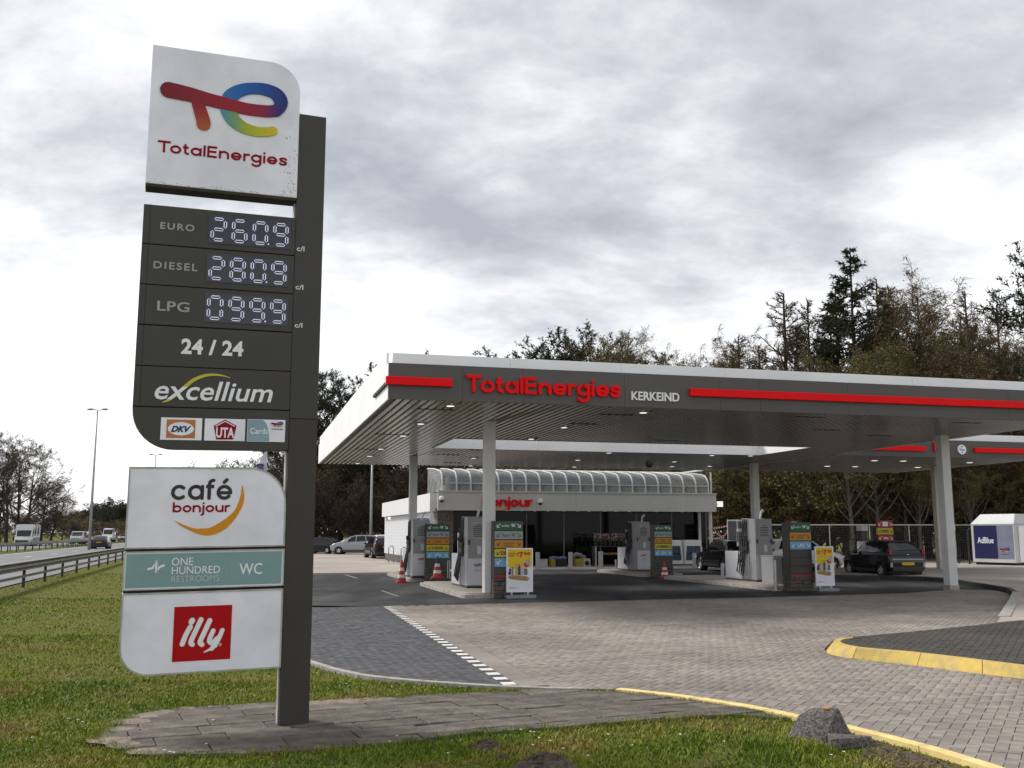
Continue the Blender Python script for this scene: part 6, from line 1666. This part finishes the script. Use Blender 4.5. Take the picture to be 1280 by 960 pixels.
for k in range(12): obj('lower_rail', MB().box(.045, .075, 4+k*16+.02, 20+k*16, .33, .41), M_galv, gr)
for k in range(6): obj('cap_rail', MB().box(-.16, .12, 4+k*32+.02, 36+k*32, .803, .83), M_galv, gr)
for xm, lab in ((-19.0, 'near side guard rail in the motorway median'), (-20.3, 'far side guard rail in the motorway median')):
    gr_cur = thing('guard_rail', lab, 'guard rail', HW(xm, 0)+(0,), TH, 'motorway guard rails')
    for k in range(10): beam(0, 1, 60+k*30+.02, 90+k*30); 
    yy = 60.0
    while yy < 330: link('rail_post', post_m, gr_cur, (0, yy, 0)); yy += 4.0
med = MB(); 
for i in range(20): med.add([HW(-21.1, 30+i*25)+(-.02,), HW(-17.7, 30+i*25)+(-.02,), HW(-17.7, 55+i*25)+(-.02,), HW(-21.1, 55+i*25)+(-.02,)], [(0,1,2,3)])
struct(obj('median_verge', med, M_grass))
M_galv2 = mat('lamp_post_paint', (.40,.42,.43), .45, .3)
def lamp_post(px, Y, ytop, label, double=True, arm=1.5):
    P = at_d(px, 666, Y); H = at_d(px, ytop, Y)[2]
    t = thing('lamp_post', label, 'lamp post', P[:2]+(0,), 0, 'lamp posts')
    obj('pole', MB().tube([(0,0,0), (0,0,H*.42), (0,0,H)], [.16, .13, .07], 10), M_galv2, t, smooth=True)
    for s in ((-1, 1) if double else (-1,)):
        obj('arm', MB().tube([(0,0,H-.05), (s*arm*.5,0,H+.12), (s*arm*.8,0,H+.14)], .05, 6), M_galv2, t)
        obj('lamp_head', MB().ball((s*arm, 0, H+.12), .36, (1.1, .5, .28), 10), M_pgrey, t, smooth=True)
    return t
lamp_post(112.5, 104, 513, 'tall double armed lamp post in the motorway median', arm=.75)
lamp_post(189.5, 160, 569, 'more distant lamp post showing just above the café panel', arm=.75)
Pl = at_d(463.5, 666, 90); lp_ = lamp_post(463.5, 90, 560, 'thin grey lamp post behind the parked cars left of the shop', False, .8)
fl_ = at_d(329.5, 666, 46); t = thing('beach_flag', 'white flag on a pole peeping out between the sign panels', 'flag', fl_[:2]+(0,), 0)
obj('pole', MB().tube([(0,0,0), (0,0,5.6)], .03, 6), M_pwhite, t)
zs = [3.2, 3.7, 4.2, 4.7, 5.1, 5.45]; ws = [.55, .55, .50, .38, .22, .05]
obj('cloth', MB().add([(-.03, 0, z) for z in zs]+[(-.03-w, .05*math.sin(z*3), z) for z, w in zip(zs, ws)]+[(-.03, .01, z) for z in zs]+[(-.03-w, .01+.05*math.sin(z*3), z) for z, w in zip(zs, ws)], [(i, i+1, 7+i, 6+i) for i in range(5)]+[(12+i, 18+i, 19+i, 13+i) for i in range(5)]), M_pwhite, t)
obj('print', MB().box(-.42, -.10, -.06, -.045, 3.9, 4.9), mat('flag_print', (.12,.10,.30), .6, var=.8, vscale=6), t)

# ================================================================== FOREGROUND DETAILS
# broken concrete marker block
import bmesh
def hull(name, pts, m, parent, bev=.012, sub=0):
    bm = bmesh.new(); vs = [bm.verts.new(p) for p in pts]
    bmesh.ops.convex_hull(bm, input=vs)
    bmesh.ops.dissolve_limit(bm, angle_limit=R(4), verts=bm.verts, edges=bm.edges)
    bmesh.ops.bevel(bm, geom=list(bm.edges), offset=bev, segments=2, affect='EDGES', profile=.6)
    bmesh.ops.triangulate(bm, faces=bm.faces)
    bmesh.ops.subdivide_edges(bm, edges=[e for e in bm.edges if e.calc_length() > .06], cuts=3, use_grid_fill=True)
    for v in bm.verts:
        n_ = noise.noise(v.co*7)*.004+noise.noise(v.co*45)*.003; v.co += v.co.normalized()*n_
    me = bpy.data.meshes.new(name); bm.to_mesh(me); bm.free(); me.materials.append(m)
    return link(name, me, parent)
M_block = mat('exposed_aggregate', (.21,.185,.17), .9, vscale=42, bump=1.0, bscale=75, col2=(.05,.044,.042), detail=2)
bp_ = gp(1030, 925); blk_ = thing('marker_block', 'broken wedge of pebbly concrete with an orange lichen spot beside the yellow kerb', 'concrete block', bp_+(0,), 0)
pxm = 1/150.0
hull('wedge', [(-.34,.02,-.03), (-.30,-.04,-.03), (-.05,-.13,-.03), (.27,-.03,-.03), (.25,.2,-.03), (-.2,.28,-.03), (-.17,.13,.19), (-.04,.15,.245), (.14,.02,.262), (.15,.12,.24)], M_block, blk_)
hull('fallen_slab', [(-.02,-.26,-.03), (.36,-.17,-.03), (.39,-.06,-.03), (.0,-.10,-.03), (-.02,-.25,.055), (.33,-.17,.06), (.38,-.08,.05), (.0,-.10,.08)], M_block, blk_, .01)
obj('lichen_spot', MB().prism([(.06+.035*math.cos(a)*(1+.2*math.sin(3*a)), .07+.03*math.sin(a)) for a in [2*math.pi*i/14 for i in range(14)]], .243, .252), mat('lichen', (.50,.20,.01), .8, var=.4, vscale=60), blk_)
# molehills
def molehill(px, py, r, h, label, seed):
    P = gp(px, py, -.03); rnd = random.Random(seed)
    t = thing('molehill', label, 'molehill', P+(-.035,), 0, 'molehills in the lawn')
    bm = bmesh.new(); bmesh.ops.create_grid(bm, x_segments=34, y_segments=34, size=r*1.35)
    for v in bm.verts:
        d = math.hypot(v.co.x, v.co.y*1.1)/r; d += .22*noise.noise(Vector((v.co.x*5/r*.3, v.co.y*5/r*.3, seed)))
        z = h*max(0, 1-d**1.7) if d < 1 else -.03
        z += (noise.noise(v.co*(24)+Vector((seed, 0, 0)))*.022+abs(noise.noise(v.co*60))*.014)*(1 if d < 1.05 else .2)
        v.co.z = z
    me = bpy.data.meshes.new('mound'); bm.to_mesh(me); bm.free(); me.materials.append(M_soil); link('mound', me, t)
    mb = MB()
    for i in range(int(160*r/.25)):
        a = rnd.uniform(0, 6.28); d = abs(rnd.gauss(0, .55))*r; s = rnd.uniform(.005, .016)
        mb.ball((d*math.cos(a), d*math.sin(a)*.9, h*max(0, 1-(d/r)**1.7)+s*.3), s, (1, rnd.uniform(.6,1), .8), 5)
    o = obj('soil_crumbs', mb, M_soil, t); o['kind'] = 'stuff'
molehill(607, 936, .13, .075, 'middle sized molehill with crumbly earth near the worn slabs', 3)
molehill(627, 949, .05, .03, 'tiny molehill just right of the middle sized one', 5)
molehill(682, 962, .25, .12, 'largest molehill cut off by the bottom edge of the picture', 8)
molehill(205, 946, .10, .02, 'flat bare earth patch at the lower edge of the worn slabs', 12)
# bare earth along the kerb beside the block
M_leaf_d = mat('dry_leaf', (.12,.075,.035), .8, var=.5, vscale=30)
ep = gpl([(1075,918),(1130,936),(1190,953),(1250,972),(1300,990),(1200,985),(1130,958),(1078,940)])
mb = MB(); mb.add([(x, y, -.018) for x, y in ep], [tuple(range(len(ep)))[::-1]]); sd = obj('bare_earth', mb, M_soil); sd['kind'] = 'stuff'; sd['label'] = 'strip of bare earth and old leaves along the yellow kerb'
rnd = random.Random(21); mb = MB(); cnt = 0
while cnt < 420:
    px, py = rnd.uniform(1070, 1290), rnd.uniform(915, 985); q = gp(px, py)
    if not inside([q[0]], [q[1]], ep)[0]: continue
    c = Vector((q[0], q[1], rnd.uniform(-.01, .012))); a = Vector((rnd.gauss(0,1), rnd.gauss(0,1), rnd.gauss(0,.4))).normalized(); b = Vector((-a.y, a.x, rnd.gauss(0,.4))).normalized(); s = rnd.uniform(.008, .02)
    mb.add([c+a*s, c+b*s*.6, c-a*s, c-b*s*.6], [(0,1,2,3)]); cnt += 1
o = obj('fallen_leaves', mb, M_leaf_d); o['kind'] = 'stuff'; o['label'] = 'old brown leaves scattered over the earth beside the yellow kerb'
# weeds in the slab joints, grass tuft by the block, daisies
rnd = random.Random(31); mb = MB()
def tuft(x, y, n, h, spread, z=-.02, w=.004):
    for _ in range(n):
        a = rnd.uniform(0, 6.28); l = rnd.uniform(.5, 1)*h; bx, by = x+rnd.gauss(0, spread), y+rnd.gauss(0, spread); dx, dy = math.cos(a), math.sin(a); ln = rnd.uniform(.2, .8)*l
        mb.add([(bx-dy*w, by+dx*w, z), (bx+dy*w, by-dx*w, z), (bx+dx*ln*.4+dy*w*.7, by+dy*ln*.4-dx*w*.7, z+l*.65), (bx+dx*ln*.4-dy*w*.7, by+dy*ln*.4+dx*w*.7, z+l*.65), (bx+dx*ln, by+dy*ln, z+l)], [(0,1,2,3), (3,2,4)])
for _ in range(120):
    px, py = rnd.uniform(170, 980), rnd.uniform(868, 938); q = gp(px, py)
    if inside([q[0]], [q[1]], PAVE)[0]: tuft(q[0], q[1], rnd.choice([2, 3, 4]), .03, .02, -.01, .003)
for px, py, n in ((985, 925, 520), (965, 932, 420), (1010, 934, 420), (945, 928, 260), (1000, 915, 200), (975, 945, 300)):
    q = gp(px, py); tuft(q[0], q[1], n, .085, .10)
# ragged border of longer grass round the slabs and along the kerbs
for pl, rngp in ((PAVE+[PAVE[0]], 34), (PAVE[:6], 60), (LKERB[4:], 14), (YKERB[8:], 16)):
    for i in range(len(pl)-1):
        L = math.hypot(pl[i+1][0]-pl[i][0], pl[i+1][1]-pl[i][1])
        for k in range(int(L*rngp*3)):
            u = rnd.random(); q = (pl[i][0]+(pl[i+1][0]-pl[i][0])*u, pl[i][1]+(pl[i+1][1]-pl[i][1])*u)
            q = (q[0]+rnd.gauss(0, .045), q[1]+rnd.gauss(0, .045))
            if inside([q[0]], [q[1]], COURT)[0] or inside([q[0]], [q[1]], LANE)[0]: continue
            tuft(q[0], q[1], 3, .055, .02, -.02, .003)
o = obj('grass_tufts', mb, M_blade); o['kind'] = 'stuff'; o['label'] = 'longer grass tufts round the slabs, kerbs and the concrete block'
mb = MB()
for px, py in ((205,941),(212,943),(217,944),(258,933),(266,903),(97,903),(103,905),(85,901),(318,872),(487,930),(496,923),(651,915),(663,917.5),(667.5,918),(674,925.5),(666,934.5),(704,939),(688,929),(1039,947),(1055,943),(850,921),(905,930),(790,935),(560,945),(433,857),(490,861),(575,861),(262,886),(40,925),(130,860),(70,840),(760,921),(735,948)):
    for _ in range(1):
        q = gp(px, py); c = (q[0], q[1], .022)
        n = 8; mb.add([c]+[(c[0]+.013*math.cos(2*math.pi*k/n), c[1]+.013*math.sin(2*math.pi*k/n), c[2]+.004*(k % 2)) for k in range(n)], [(0, 1+k, 1+(k+1) % n) for k in range(n)])
o = obj('daisies', mb, mat('daisy_white', (.75,.75,.72), .7)); o['kind'] = 'stuff'; o['label'] = 'tiny white daisies dotted over the lawn'

# ================================================================== TREES
def leafmat(name, c1, c2, dark=.5, rough=.7):
    m = bpy.data.materials.new(name); m.use_nodes = True; n, l = m.node_tree.nodes, m.node_tree.links
    b = n['Principled BSDF']; b.inputs['Roughness'].default_value = rough; b.inputs['Specular IOR Level'].default_value = .15
    g_ = n.new('ShaderNodeNewGeometry'); r = n.new('ShaderNodeValToRGB')
    r.color_ramp.elements[0].color = tuple(c1)+(1,); r.color_ramp.elements[1].color = tuple(c2)+(1,)
    l.new(g_.outputs['Random Per Island'], r.inputs['Fac'])
    oi = n.new('ShaderNodeObjectInfo'); mr = n.new('ShaderNodeMapRange'); mr.inputs[3].default_value = .75; mr.inputs[4].default_value = 1.25
    l.new(oi.outputs['Random'], mr.inputs[0]); vm = n.new('ShaderNodeVectorMath'); vm.operation = 'SCALE'
    l.new(r.outputs[0], vm.inputs[0]); l.new(mr.outputs[0], vm.inputs['Scale']); l.new(vm.outputs[0], b.inputs['Base Color'])
    return m
M_bark = mat('bark', (.050,.042,.034), .9, var=.3, vscale=4); M_bark2 = mat('bark_brown', (.062,.047,.034), .9, var=.3); M_birch = mat('birch_bark', (.13,.12,.10), .8, vscale=3, col2=(.045,.04,.034))
M_twig = leafmat('twig', (.040,.031,.024), (.095,.070,.050)); M_needle = leafmat('needles', (.016,.026,.012), (.052,.068,.030)); M_needle2 = leafmat('spruce_needles', (.022,.030,.015), (.062,.070,.034))
M_olive = leafmat('budding_leaves', (.095,.088,.026), (.24,.20,.068)); M_brownl = leafmat('brown_leaves', (.12,.088,.038), (.27,.20,.088)); M_larch = leafmat('larch_twigs', (.055,.042,.028), (.12,.092,.052))
class TB:
    """segments -> triangles (three sided twigs); leaves -> small quads"""
    def __init__(s): s.seg = []; s.leaf = []
    def wood(s, thin=None):
        A = np.array([x for x in s.seg if thin is None or x[7] >= thin or True], float)
        p0, p1, r0, r1 = A[:, 0:3], A[:, 3:6], A[:, 6], A[:, 7]
        d = p1-p0; d /= np.linalg.norm(d, axis=1)[:, None]+1e-9
        up = np.where(np.abs(d[:, 2:3]) > .9, [[1., 0, 0]], [[0, 0, 1.]]); a = np.cross(d, up); a /= np.linalg.norm(a, axis=1)[:, None]+1e-9; b = np.cross(d, a)
        V = []
        for p, r in ((p0, r0), (p1, r1)):
            for k in range(3):
                t = 2*math.pi*k/3; V.append(p+a*(r*math.cos(t))[:, None]+b*(r*math.sin(t))[:, None])
        V = np.stack(V, 1).reshape(-1, 3); i = 6*np.arange(len(A))[:, None]
        F = np.concatenate([i+np.array([[k, (k+1) % 3, 3+(k+1) % 3, 3+k]]) for k in range(3)])
        return V, F
    def leaves(s):
        A = np.array(s.leaf, float); c, ax, w, h = A[:, 0:3], A[:, 3:6], A[:, 6], A[:, 7]; rng = np.random.default_rng(2)
        q = rng.normal(size=c.shape); b = np.cross(ax, q); b /= np.linalg.norm(b, axis=1)[:, None]+1e-9
        V = np.stack([c-b*w[:, None], c+ax*h[:, None]*.5-b*w[:, None]*.2, c+ax*h[:, None]+b*w[:, None]*.2, c+b*w[:, None]], 1).reshape(-1, 3)
        return V, (4*np.arange(len(A))[:, None]+np.array([[0, 3, 2, 1]]))
def rdir(rnd, d, ang):
    d = d.normalized(); a = d.orthogonal().normalized(); b = d.cross(a); t = rnd.uniform(0, 6.283)
    return (d*math.cos(ang)+(a*math.cos(t)+b*math.sin(t))*math.sin(ang)).normalized()
def branch(T, rnd, p, d, L, r, lvl, P):
    n = P['n'][lvl]; steps = P['steps'][lvl]; q = p.copy(); dd = d.copy(); pts = [(q.copy(), r)]
    for i in range(steps):
        dd = (dd+Vector((rnd.gauss(0,1), rnd.gauss(0,1), rnd.gauss(0,1)))*P['wob'][lvl]+Vector((0,0,P['up'][lvl]))).normalized()
        q2 = q+dd*(L/steps); r2 = max(P['rmin'], r*(1-(i+1)/steps*P['tap']))
        T.seg.append((*q, *q2, pts[-1][1], r2)); q = q2; pts.append((q.copy(), r2))
    if P.get('fine') and lvl >= P['fine'][0]:
        _, cnt, fl_, fw = P['fine']
        for _ in range(int(cnt*L+rnd.random())):
            u = rnd.uniform(.1, 1); k = min(steps-1, int(u*steps)); c = pts[k][0].lerp(pts[k+1][0], u*steps-k)
            a = rdir(rnd, dd, rnd.uniform(.2, .9)); a = (a+Vector((0, 0, P.get('finedroop', .1)))).normalized(); T.leaf.append((*c, *a, fw*rnd.uniform(.6, 1.2), fl_*rnd.uniform(.5, 1.2)))
    last = lvl == len(P['n'])-1
    if P.get('leaf') and lvl >= P['leaf'][0]:
        _, dens, sz, sp_ = P['leaf']
        for _ in range(int(dens*min(1, L/.6)+rnd.random())):
            u = rnd.uniform(.15, 1); k = min(steps-1, int(u*steps)); c = pts[k][0].lerp(pts[k+1][0], u*steps-k)+Vector((rnd.gauss(0,sp_), rnd.gauss(0,sp_), rnd.gauss(0,sp_)))
            a = Vector((rnd.gauss(0,1), rnd.gauss(0,1), rnd.gauss(0,1)+P.get('droop', 0))).normalized(); T.leaf.append((*c, *a, sz*rnd.uniform(.35,.6), sz*rnd.uniform(.7,1.4)))
    if last: return
    for j in range(n):
        u = P['from'][lvl]+(1-P['from'][lvl])*(j+rnd.random())/n; k = min(steps-1, int(u*steps)); c = pts[k][0].lerp(pts[k+1][0], u*steps-k)
        dd = (pts[k+1][0]-pts[k][0]).normalized(); nd = rdir(rnd, dd, P['ang'][lvl]*rnd.uniform(.75, 1.25))
        sh = P['shape'](u) if lvl == 0 else (1-.55*u)
        branch(T, rnd, c, nd, L*P['len'][lvl]*sh*rnd.uniform(.75, 1.2), pts[k][1]*P['rr'], lvl+1, P)
def make_tree(name, H, P, bark, leafm, seed, label, parts=('trunk', 'crown')):
    rnd = random.Random(seed); T = TB(); branch(T, rnd, Vector((0,0,-.1)), Vector((P.get('lean', 0), 0, 1)), H, P['r'], 0, P)
    root = thing(name, label, 'tree', (0, -500, -60))
    thick = TB(); thin = TB(); thick.seg = [s for s in T.seg if s[6] > P.get('split', .05)]; thin.seg = [s for s in T.seg if s[6] <= P.get('split', .05)]
    V, F = thick.wood(); link(parts[0], fast_mesh(parts[0], V, F, [bark], smooth=True), root)
    if thin.seg:
        V, F = thin.wood(); o = link('twigs', fast_mesh('twigs', V, F, [P.get('twm', M_twig)]), root); o['kind'] = 'stuff'
    if T.leaf:
        V, F = T.leaves(); o = link(parts[1], fast_mesh(parts[1], V, F, [leafm]), root); o['kind'] = 'stuff'
    return root
base = dict(rmin=.012, tap=.8, rr=.55)
oakP = dict(base, n=[13, 8, 7, 5, 0], steps=[7, 6, 5, 4, 3], wob=[.07, .16, .2, .22, .2], up=[.02, .05, .04, .03, .02], **{'from': [.20, .2, .15, .1]}, ang=[.9, .75, .7, .6], len=[.60, .55, .55, .5], shape=lambda u: 1.15-.5*u, r=.34, rmin=.012, fine=(3, 6, .6, .013))
birchP = dict(base, n=[30, 10, 7, 0], steps=[9, 6, 5, 4], wob=[.03, .10, .16, .2], up=[.02, .10, -.03, -.10], **{'from': [.20, .15, .1]}, ang=[.6, .6, .6], len=[.44, .46, .5], shape=lambda u: 1.15-.70*u, r=.17, leaf=(3, 4, .085, .12), rmin=.011, fine=(3, 6, .55, .012), finedroop=-.6)
larchP = dict(base, n=[90, 11, 5, 0], steps=[14, 6, 4, 3], wob=[.005, .06, .14, .2], up=[.02, .10, .03, .0], **{'from': [.10, .12, .1]}, ang=[1.25, .75, .6], len=[.27, .36, .45], shape=lambda u: 1.25*(1-u)**.85+.05, r=.26, leaf=(2, 1.2, .06, .05), rmin=.012, twm=M_larch, fine=(2, 9, .40, .014))
spruceP = dict(base, n=[130, 14, 0], steps=[14, 6, 4], wob=[.003, .05, .1], up=[.02, .05, -.05], **{'from': [.10, .1]}, ang=[1.4, .8], len=[.25, .40], shape=lambda u: 1.25*(1-u)**.95+.04, r=.24, leaf=(2, 3, .10, .08), fine=(1, 26, .28, .036), finedroop=-.25, rmin=.015, droop=-.6, twm=M_bark)
pineP = dict(base, n=[36, 11, 7, 0], steps=[9, 6, 4, 3], wob=[.05, .14, .2, .2], up=[.02, .06, .10, .05], **{'from': [.34, .25, .2]}, ang=[1.1, .8, .7], len=[.36, .42, .42], shape=lambda u: 1.15*math.sqrt(max(0.05, 1-(u-.35)**2*1.7)), r=.28, leaf=(3, 6, .14, .14), rmin=.014, twm=M_bark, fine=(2, 13, .30, .045))
shrubP = dict(base, n=[26, 8, 6, 0], steps=[5, 5, 4, 3], wob=[.1, .15, .2, .2], up=[.0, .08, .04, .02], **{'from': [.04, .1, .1]}, ang=[.75, .6, .6], len=[.75, .5, .5], shape=lambda u: 1.1-.45*u, r=.10, leaf=(3, 5, .13, .12), rmin=.012, fine=(3, 4, .5, .012))
protos = {}
def proto(key, *a, **k):
    r = make_tree(*a, **k); protos[key] = (r, tree_of(r)); return r
proto('oak1', 'bare_oak', 14, oakP, M_bark, M_twig, 1, 'x'); proto('oak2', 'bare_oak', 14, oakP, M_bark, M_twig, 2, 'x')
proto('birch1', 'birch_tree', 14, birchP, M_birch, M_olive, 3, 'x'); proto('birch2', 'birch_tree', 14, birchP, M_bark2, M_brownl, 4, 'x')
proto('larch1', 'larch_tree', 18, larchP, M_bark, M_larch, 5, 'x'); proto('spruce1', 'spruce_tree', 20, spruceP, M_bark, M_needle2, 6, 'x')
proto('pine1', 'pine_tree', 18, pineP, M_bark2, M_needle, 7, 'x'); proto('pine2', 'pine_tree', 18, pineP, M_bark2, M_needle, 17, 'x')
proto('shrubo', 'thicket_shrub', 5.5, shrubP, M_bark2, M_olive, 8, 'x'); proto('shrubb', 'thicket_shrub', 5.5, shrubP, M_bark2, M_brownl, 9, 'x'); proto('shrubd', 'thicket_shrub', 5.5, shrubP, M_bark, M_twig, 10, 'x')
Href = dict(oak1=15.5, oak2=15.5, birch1=15, birch2=15, larch1=18.3, spruce1=20.3, pine1=19, pine2=19, shrubo=8.5, shrubb=8.5, shrubd=8.5)
rt = random.Random(77)
def tree(key, px, Y, ytop, label, group=None, wide=1.0):
    root, ch = protos[key]; P = at_d(px, 666, Y); H = at_d(px, ytop, Y)[2]; s = H/Href[key]
    o = dup(root, (P[0], P[1], -.04), rt.uniform(0, 6.28), label, group, (s*wide, s*wide, s), children=ch); o['category'] = 'shrub' if 'shrub' in key else 'tree'
    if not group and 'group' in o.keys(): del o['group']
    return o
for k in protos:        # true heights of the prototypes
    zmax = max(max(v.co.z for v in c.data.vertices) for c, _ in protos[k][1]); Href[k] = zmax
# across the motorway
tree('oak1', 20, 150, 534, 'wide bare oak at the left edge across the motorway'); tree('oak2', 52, 138, 590, 'smaller bare oak leaning right beyond the motorhome', wide=1.3)
tree('oak1', 35, 142, 556, 'dark bare oak between the left edge oaks', wide=1.2); tree('oak2', 8, 140, 545, 'bare oak crossing branches with the wide one at the left edge', wide=1.2); tree('oak2', 62, 150, 604, 'low bare oak above the motorhome roof', wide=1.4)
tree('oak2', -30, 145, 530, 'bare oak mostly outside the left edge of the picture'); tree('oak1', 0, 165, 560, 'bare oak behind the wide one across the motorway')
GL = 'dark pines beyond the motorway'
for i, (px, yt) in enumerate(((88,640),(96,632),(104,636),(112,640),(120,630),(128,622),(136,620),(145,624),(153,628),(161,634),(170,630),(180,633),(192,636),(206,634),(222,630),(240,632),(258,628),(275,624))):
    tree('pine1' if i % 2 else 'pine2', px, 270+(i % 3)*18, yt+(4 if i % 3 == 1 else 0), 'dark round topped pine in the far wood beyond the motorway', GL, 1.9)
    tree('pine2' if i % 2 else 'pine1', px-5, 300+(i % 2)*18, yt+6, 'dark round topped pine in the far wood beyond the motorway', GL, 2.2)
for i, px in enumerate((-40, -20, 2, 18, 36, 50, 66, 78, 92, 108, 124, 140, 156, 172, 190, 210, 232, 250)):
    tree('shrubd' if i % 3 else 'shrubb', px, 190+(i % 4)*14, 632+(i % 3)*5 if px < 90 else 643+(i % 3)*3, 'low scrub at the foot of the far wood beyond the motorway', 'scrub beyond the motorway', 2.0)
# behind the car park at the left of the canopy
tree('pine1', 425, 100, 444, 'dark pine rising beside the pylon left of the canopy', wide=1.15); tree('pine2', 462, 104, 452, 'second dark pine behind the left edge of the canopy', wide=1.1)
tree('pine2', 398, 108, 462, 'dark pine partly behind the pylon pole', wide=1.1); tree('pine1', 572, 112, 436, 'pine whose tip shows above the left part of the canopy roof')
tree('oak1', 330, 112, 570, 'bare tree showing between the upper and lower sign panels', wide=1.3)
GF = 'trees of the wood behind the filling station'
for i, (px, yt) in enumerate(((300,600),(345,560),(372,520),(388,505),(412,500),(440,500),(470,505),(500,510),(530,515),(560,520),(600,520),(380,560),(420,540),(455,545),(490,545),(525,550),(555,555),(585,540))):
    tree(['larch1', 'birch2', 'oak2', 'birch1', 'larch1'][i % 5], px, 98+(i*7 % 5)*5, yt, 'bare brown tree in the dark wood behind the car park', GF, 1.2)
GS = 'undergrowth along the edge of the wood'
for i in range(44):
    px = 262+i*9.2; tree(['shrubd', 'shrubb', 'shrubd', 'shrubo'][i % 4], px, 93+(i*5 % 4)*5, 596-(i*7 % 5)*7, 'brown leafless thicket under the trees behind the car park', GS, 1.05)
# above the canopy roof, left to right
tree('pine1', 688, 98, 414, 'dark pine filling between two pines above the canopy roof', wide=1.3); tree('pine2', 722, 99, 418, 'dark pine left of the yellowish birch above the roof', wide=1.2); tree('birch1', 742, 90, 416, 'birch squeezed between the pines and the yellowish birch', wide=1.3); tree('birch1', 776, 90, 418, 'birch between the two yellowish birches above the roof', wide=1.3); tree('birch2', 806, 92, 424, 'brown birch left of the low pine tip above the roof', wide=1.4); tree('birch2', 862, 92, 426, 'brown birch right of the low pine tip above the roof', wide=1.4); tree('larch1', 935, 86, 412, 'low larch just left of the broad bare larch', wide=1.4)
tree('pine1', 668, 92, 406, 'dark pine left of the middle above the canopy roof', wide=1.2); tree('pine2', 704, 96, 408, 'bushy pine right beside another above the canopy roof', wide=1.15)
tree('birch1', 758, 88, 412, 'yellowish birch above the word Energies on the canopy', wide=1.0); tree('birch1', 790, 92, 410, 'second yellowish birch above the place name on the canopy'); tree('pine2', 842, 95, 436, 'low pine tip above the canopy between birches', wide=1.1)
tree('birch2', 822, 90, 428, 'thin brown birch top above the canopy'); tree('birch2', 905, 84, 398, 'bare rounded birch left of the larches', wide=1.1)
tree('larch1', 985, 76, 358, 'broad bare larch above the canopy right of centre', wide=1.35); tree('larch1', 1022, 80, 366, 'narrow bare larch beside the broad one'); tree('larch1', 1040, 78, 415, 'short larch between the broad larch and the spruce')
tree('spruce1', 1080, 72, 306, 'tallest dark spruce with a pointed top', wide=1.15); tree('spruce1', 1058, 76, 360, 'lower spruce left of the tallest one', wide=1.2); tree('larch1', 1108, 74, 340, 'larch squeezed right of the tallest spruce')
tree('birch2', 1140, 72, 330, 'tall bare birch right of the spruce', wide=1.15); tree('birch2', 1178, 74, 322, 'tallest bare birch with drooping twigs', wide=1.2); tree('larch1', 1128, 78, 350, 'thin larch behind the bare birches')
tree('larch1', 1222, 66, 356, 'dark larch with bare side branches near the right edge'); tree('birch2', 1205, 70, 380, 'brown leaved birch near the right edge', wide=1.2); tree('birch2', 1250, 66, 378, 'rusty brown birch at the right edge', wide=1.2); tree('birch2', 1285, 66, 400, 'brown birch cut by the right edge')
tree('pine2', 1412, 52, 236, 'large pine reaching in from the right edge of the picture', wide=.9)
for i, (px, yt, k) in enumerate(((1100,412,'birch1'),(1150,420,'birch1'),(1180,424,'birch1'),(1215,408,'birch2'),(1240,416,'birch2'),(1275,405,'birch2'),(1065,436,'birch1'),(1130,432,'birch1'))):
    tree(k, px, 64+(i % 3)*3, yt, ['leftmost but one','fourth','fifth','sixth','seventh','rightmost','leftmost','third'][i]+' of eight olive brown young trees above the canopy roof at right', 'young trees before the conifers', 1.3)
for i, (px, Y, yt, k) in enumerate(((1010,82,400,'larch1'),(1055,84,390,'larch1'),(1120,84,372,'spruce1'),(1160,82,362,'larch1'),(1215,84,384,'larch1'),(1270,80,372,'larch1'),(1100,78,405,'spruce1'),(960,90,425,'larch1'),(930,92,436,'birch2'),(730,100,425,'pine1'),(875,94,432,'birch1'))):
    tree(k, px, Y, yt, ['bare larch just behind the broad larch above the roof', 'short larch at the foot of the lower spruce', 'second spruce tip right behind the tallest spruce', 'larch top between the two tall bare birches', 'larch behind the rusty brown birches at right', 'larch at the right edge behind brown birches', 'small spruce low behind the tallest spruce', 'low larch left of the broad larch above the roof', 'low brown birch left of the broad larch', 'distant pine top left of the place name', 'low birch right of the low pine tip above the roof'][i], None, 1.2)
for i in range(42):
    px = 600+i*26; tree(['larch1', 'birch2', 'birch1', 'oak2'][i % 4], px, 84+(i*7 % 5)*4, 470+(i*5 % 4)*12, 'bare brown tree in the wood behind the shop and canopy', GF, 1.25)
for i in range(86):
    px = 640+i*11.5; tree(['shrubo', 'shrubb', 'shrubo', 'shrubd'][i % 4], px, 68+(i*5 % 4)*5, 566-(i*7 % 5)*10, 'olive brown thicket under the trees behind the fence', GS, 1.05)
for i, (px, Y) in enumerate(((1150, 63), (1190, 64), (1216, 62), (1090, 66), (1250, 66), (905, 68), (960, 72))):
    tree('birch1', px, Y, 470+(i*13 % 40), ['pale leaning birch seen left of the right front column', 'pale birch between the right front column and the tank', 'pale birch stem right above the tank container', 'pale birch seen above the roof of the black hatchback', 'pale birch cut by the right edge above the tank', 'pale birch right of the shop between tape and screen', 'pale birch seen behind the biggest looking fuel pump'][i], 'pale stemmed birches behind the fence', 1.0)
for k in list(protos):      # the prototypes themselves are not part of the place
    r, ch = protos[k]
    for c, _ in ch: bpy.data.objects.remove(c)
    bpy.data.objects.remove(r)
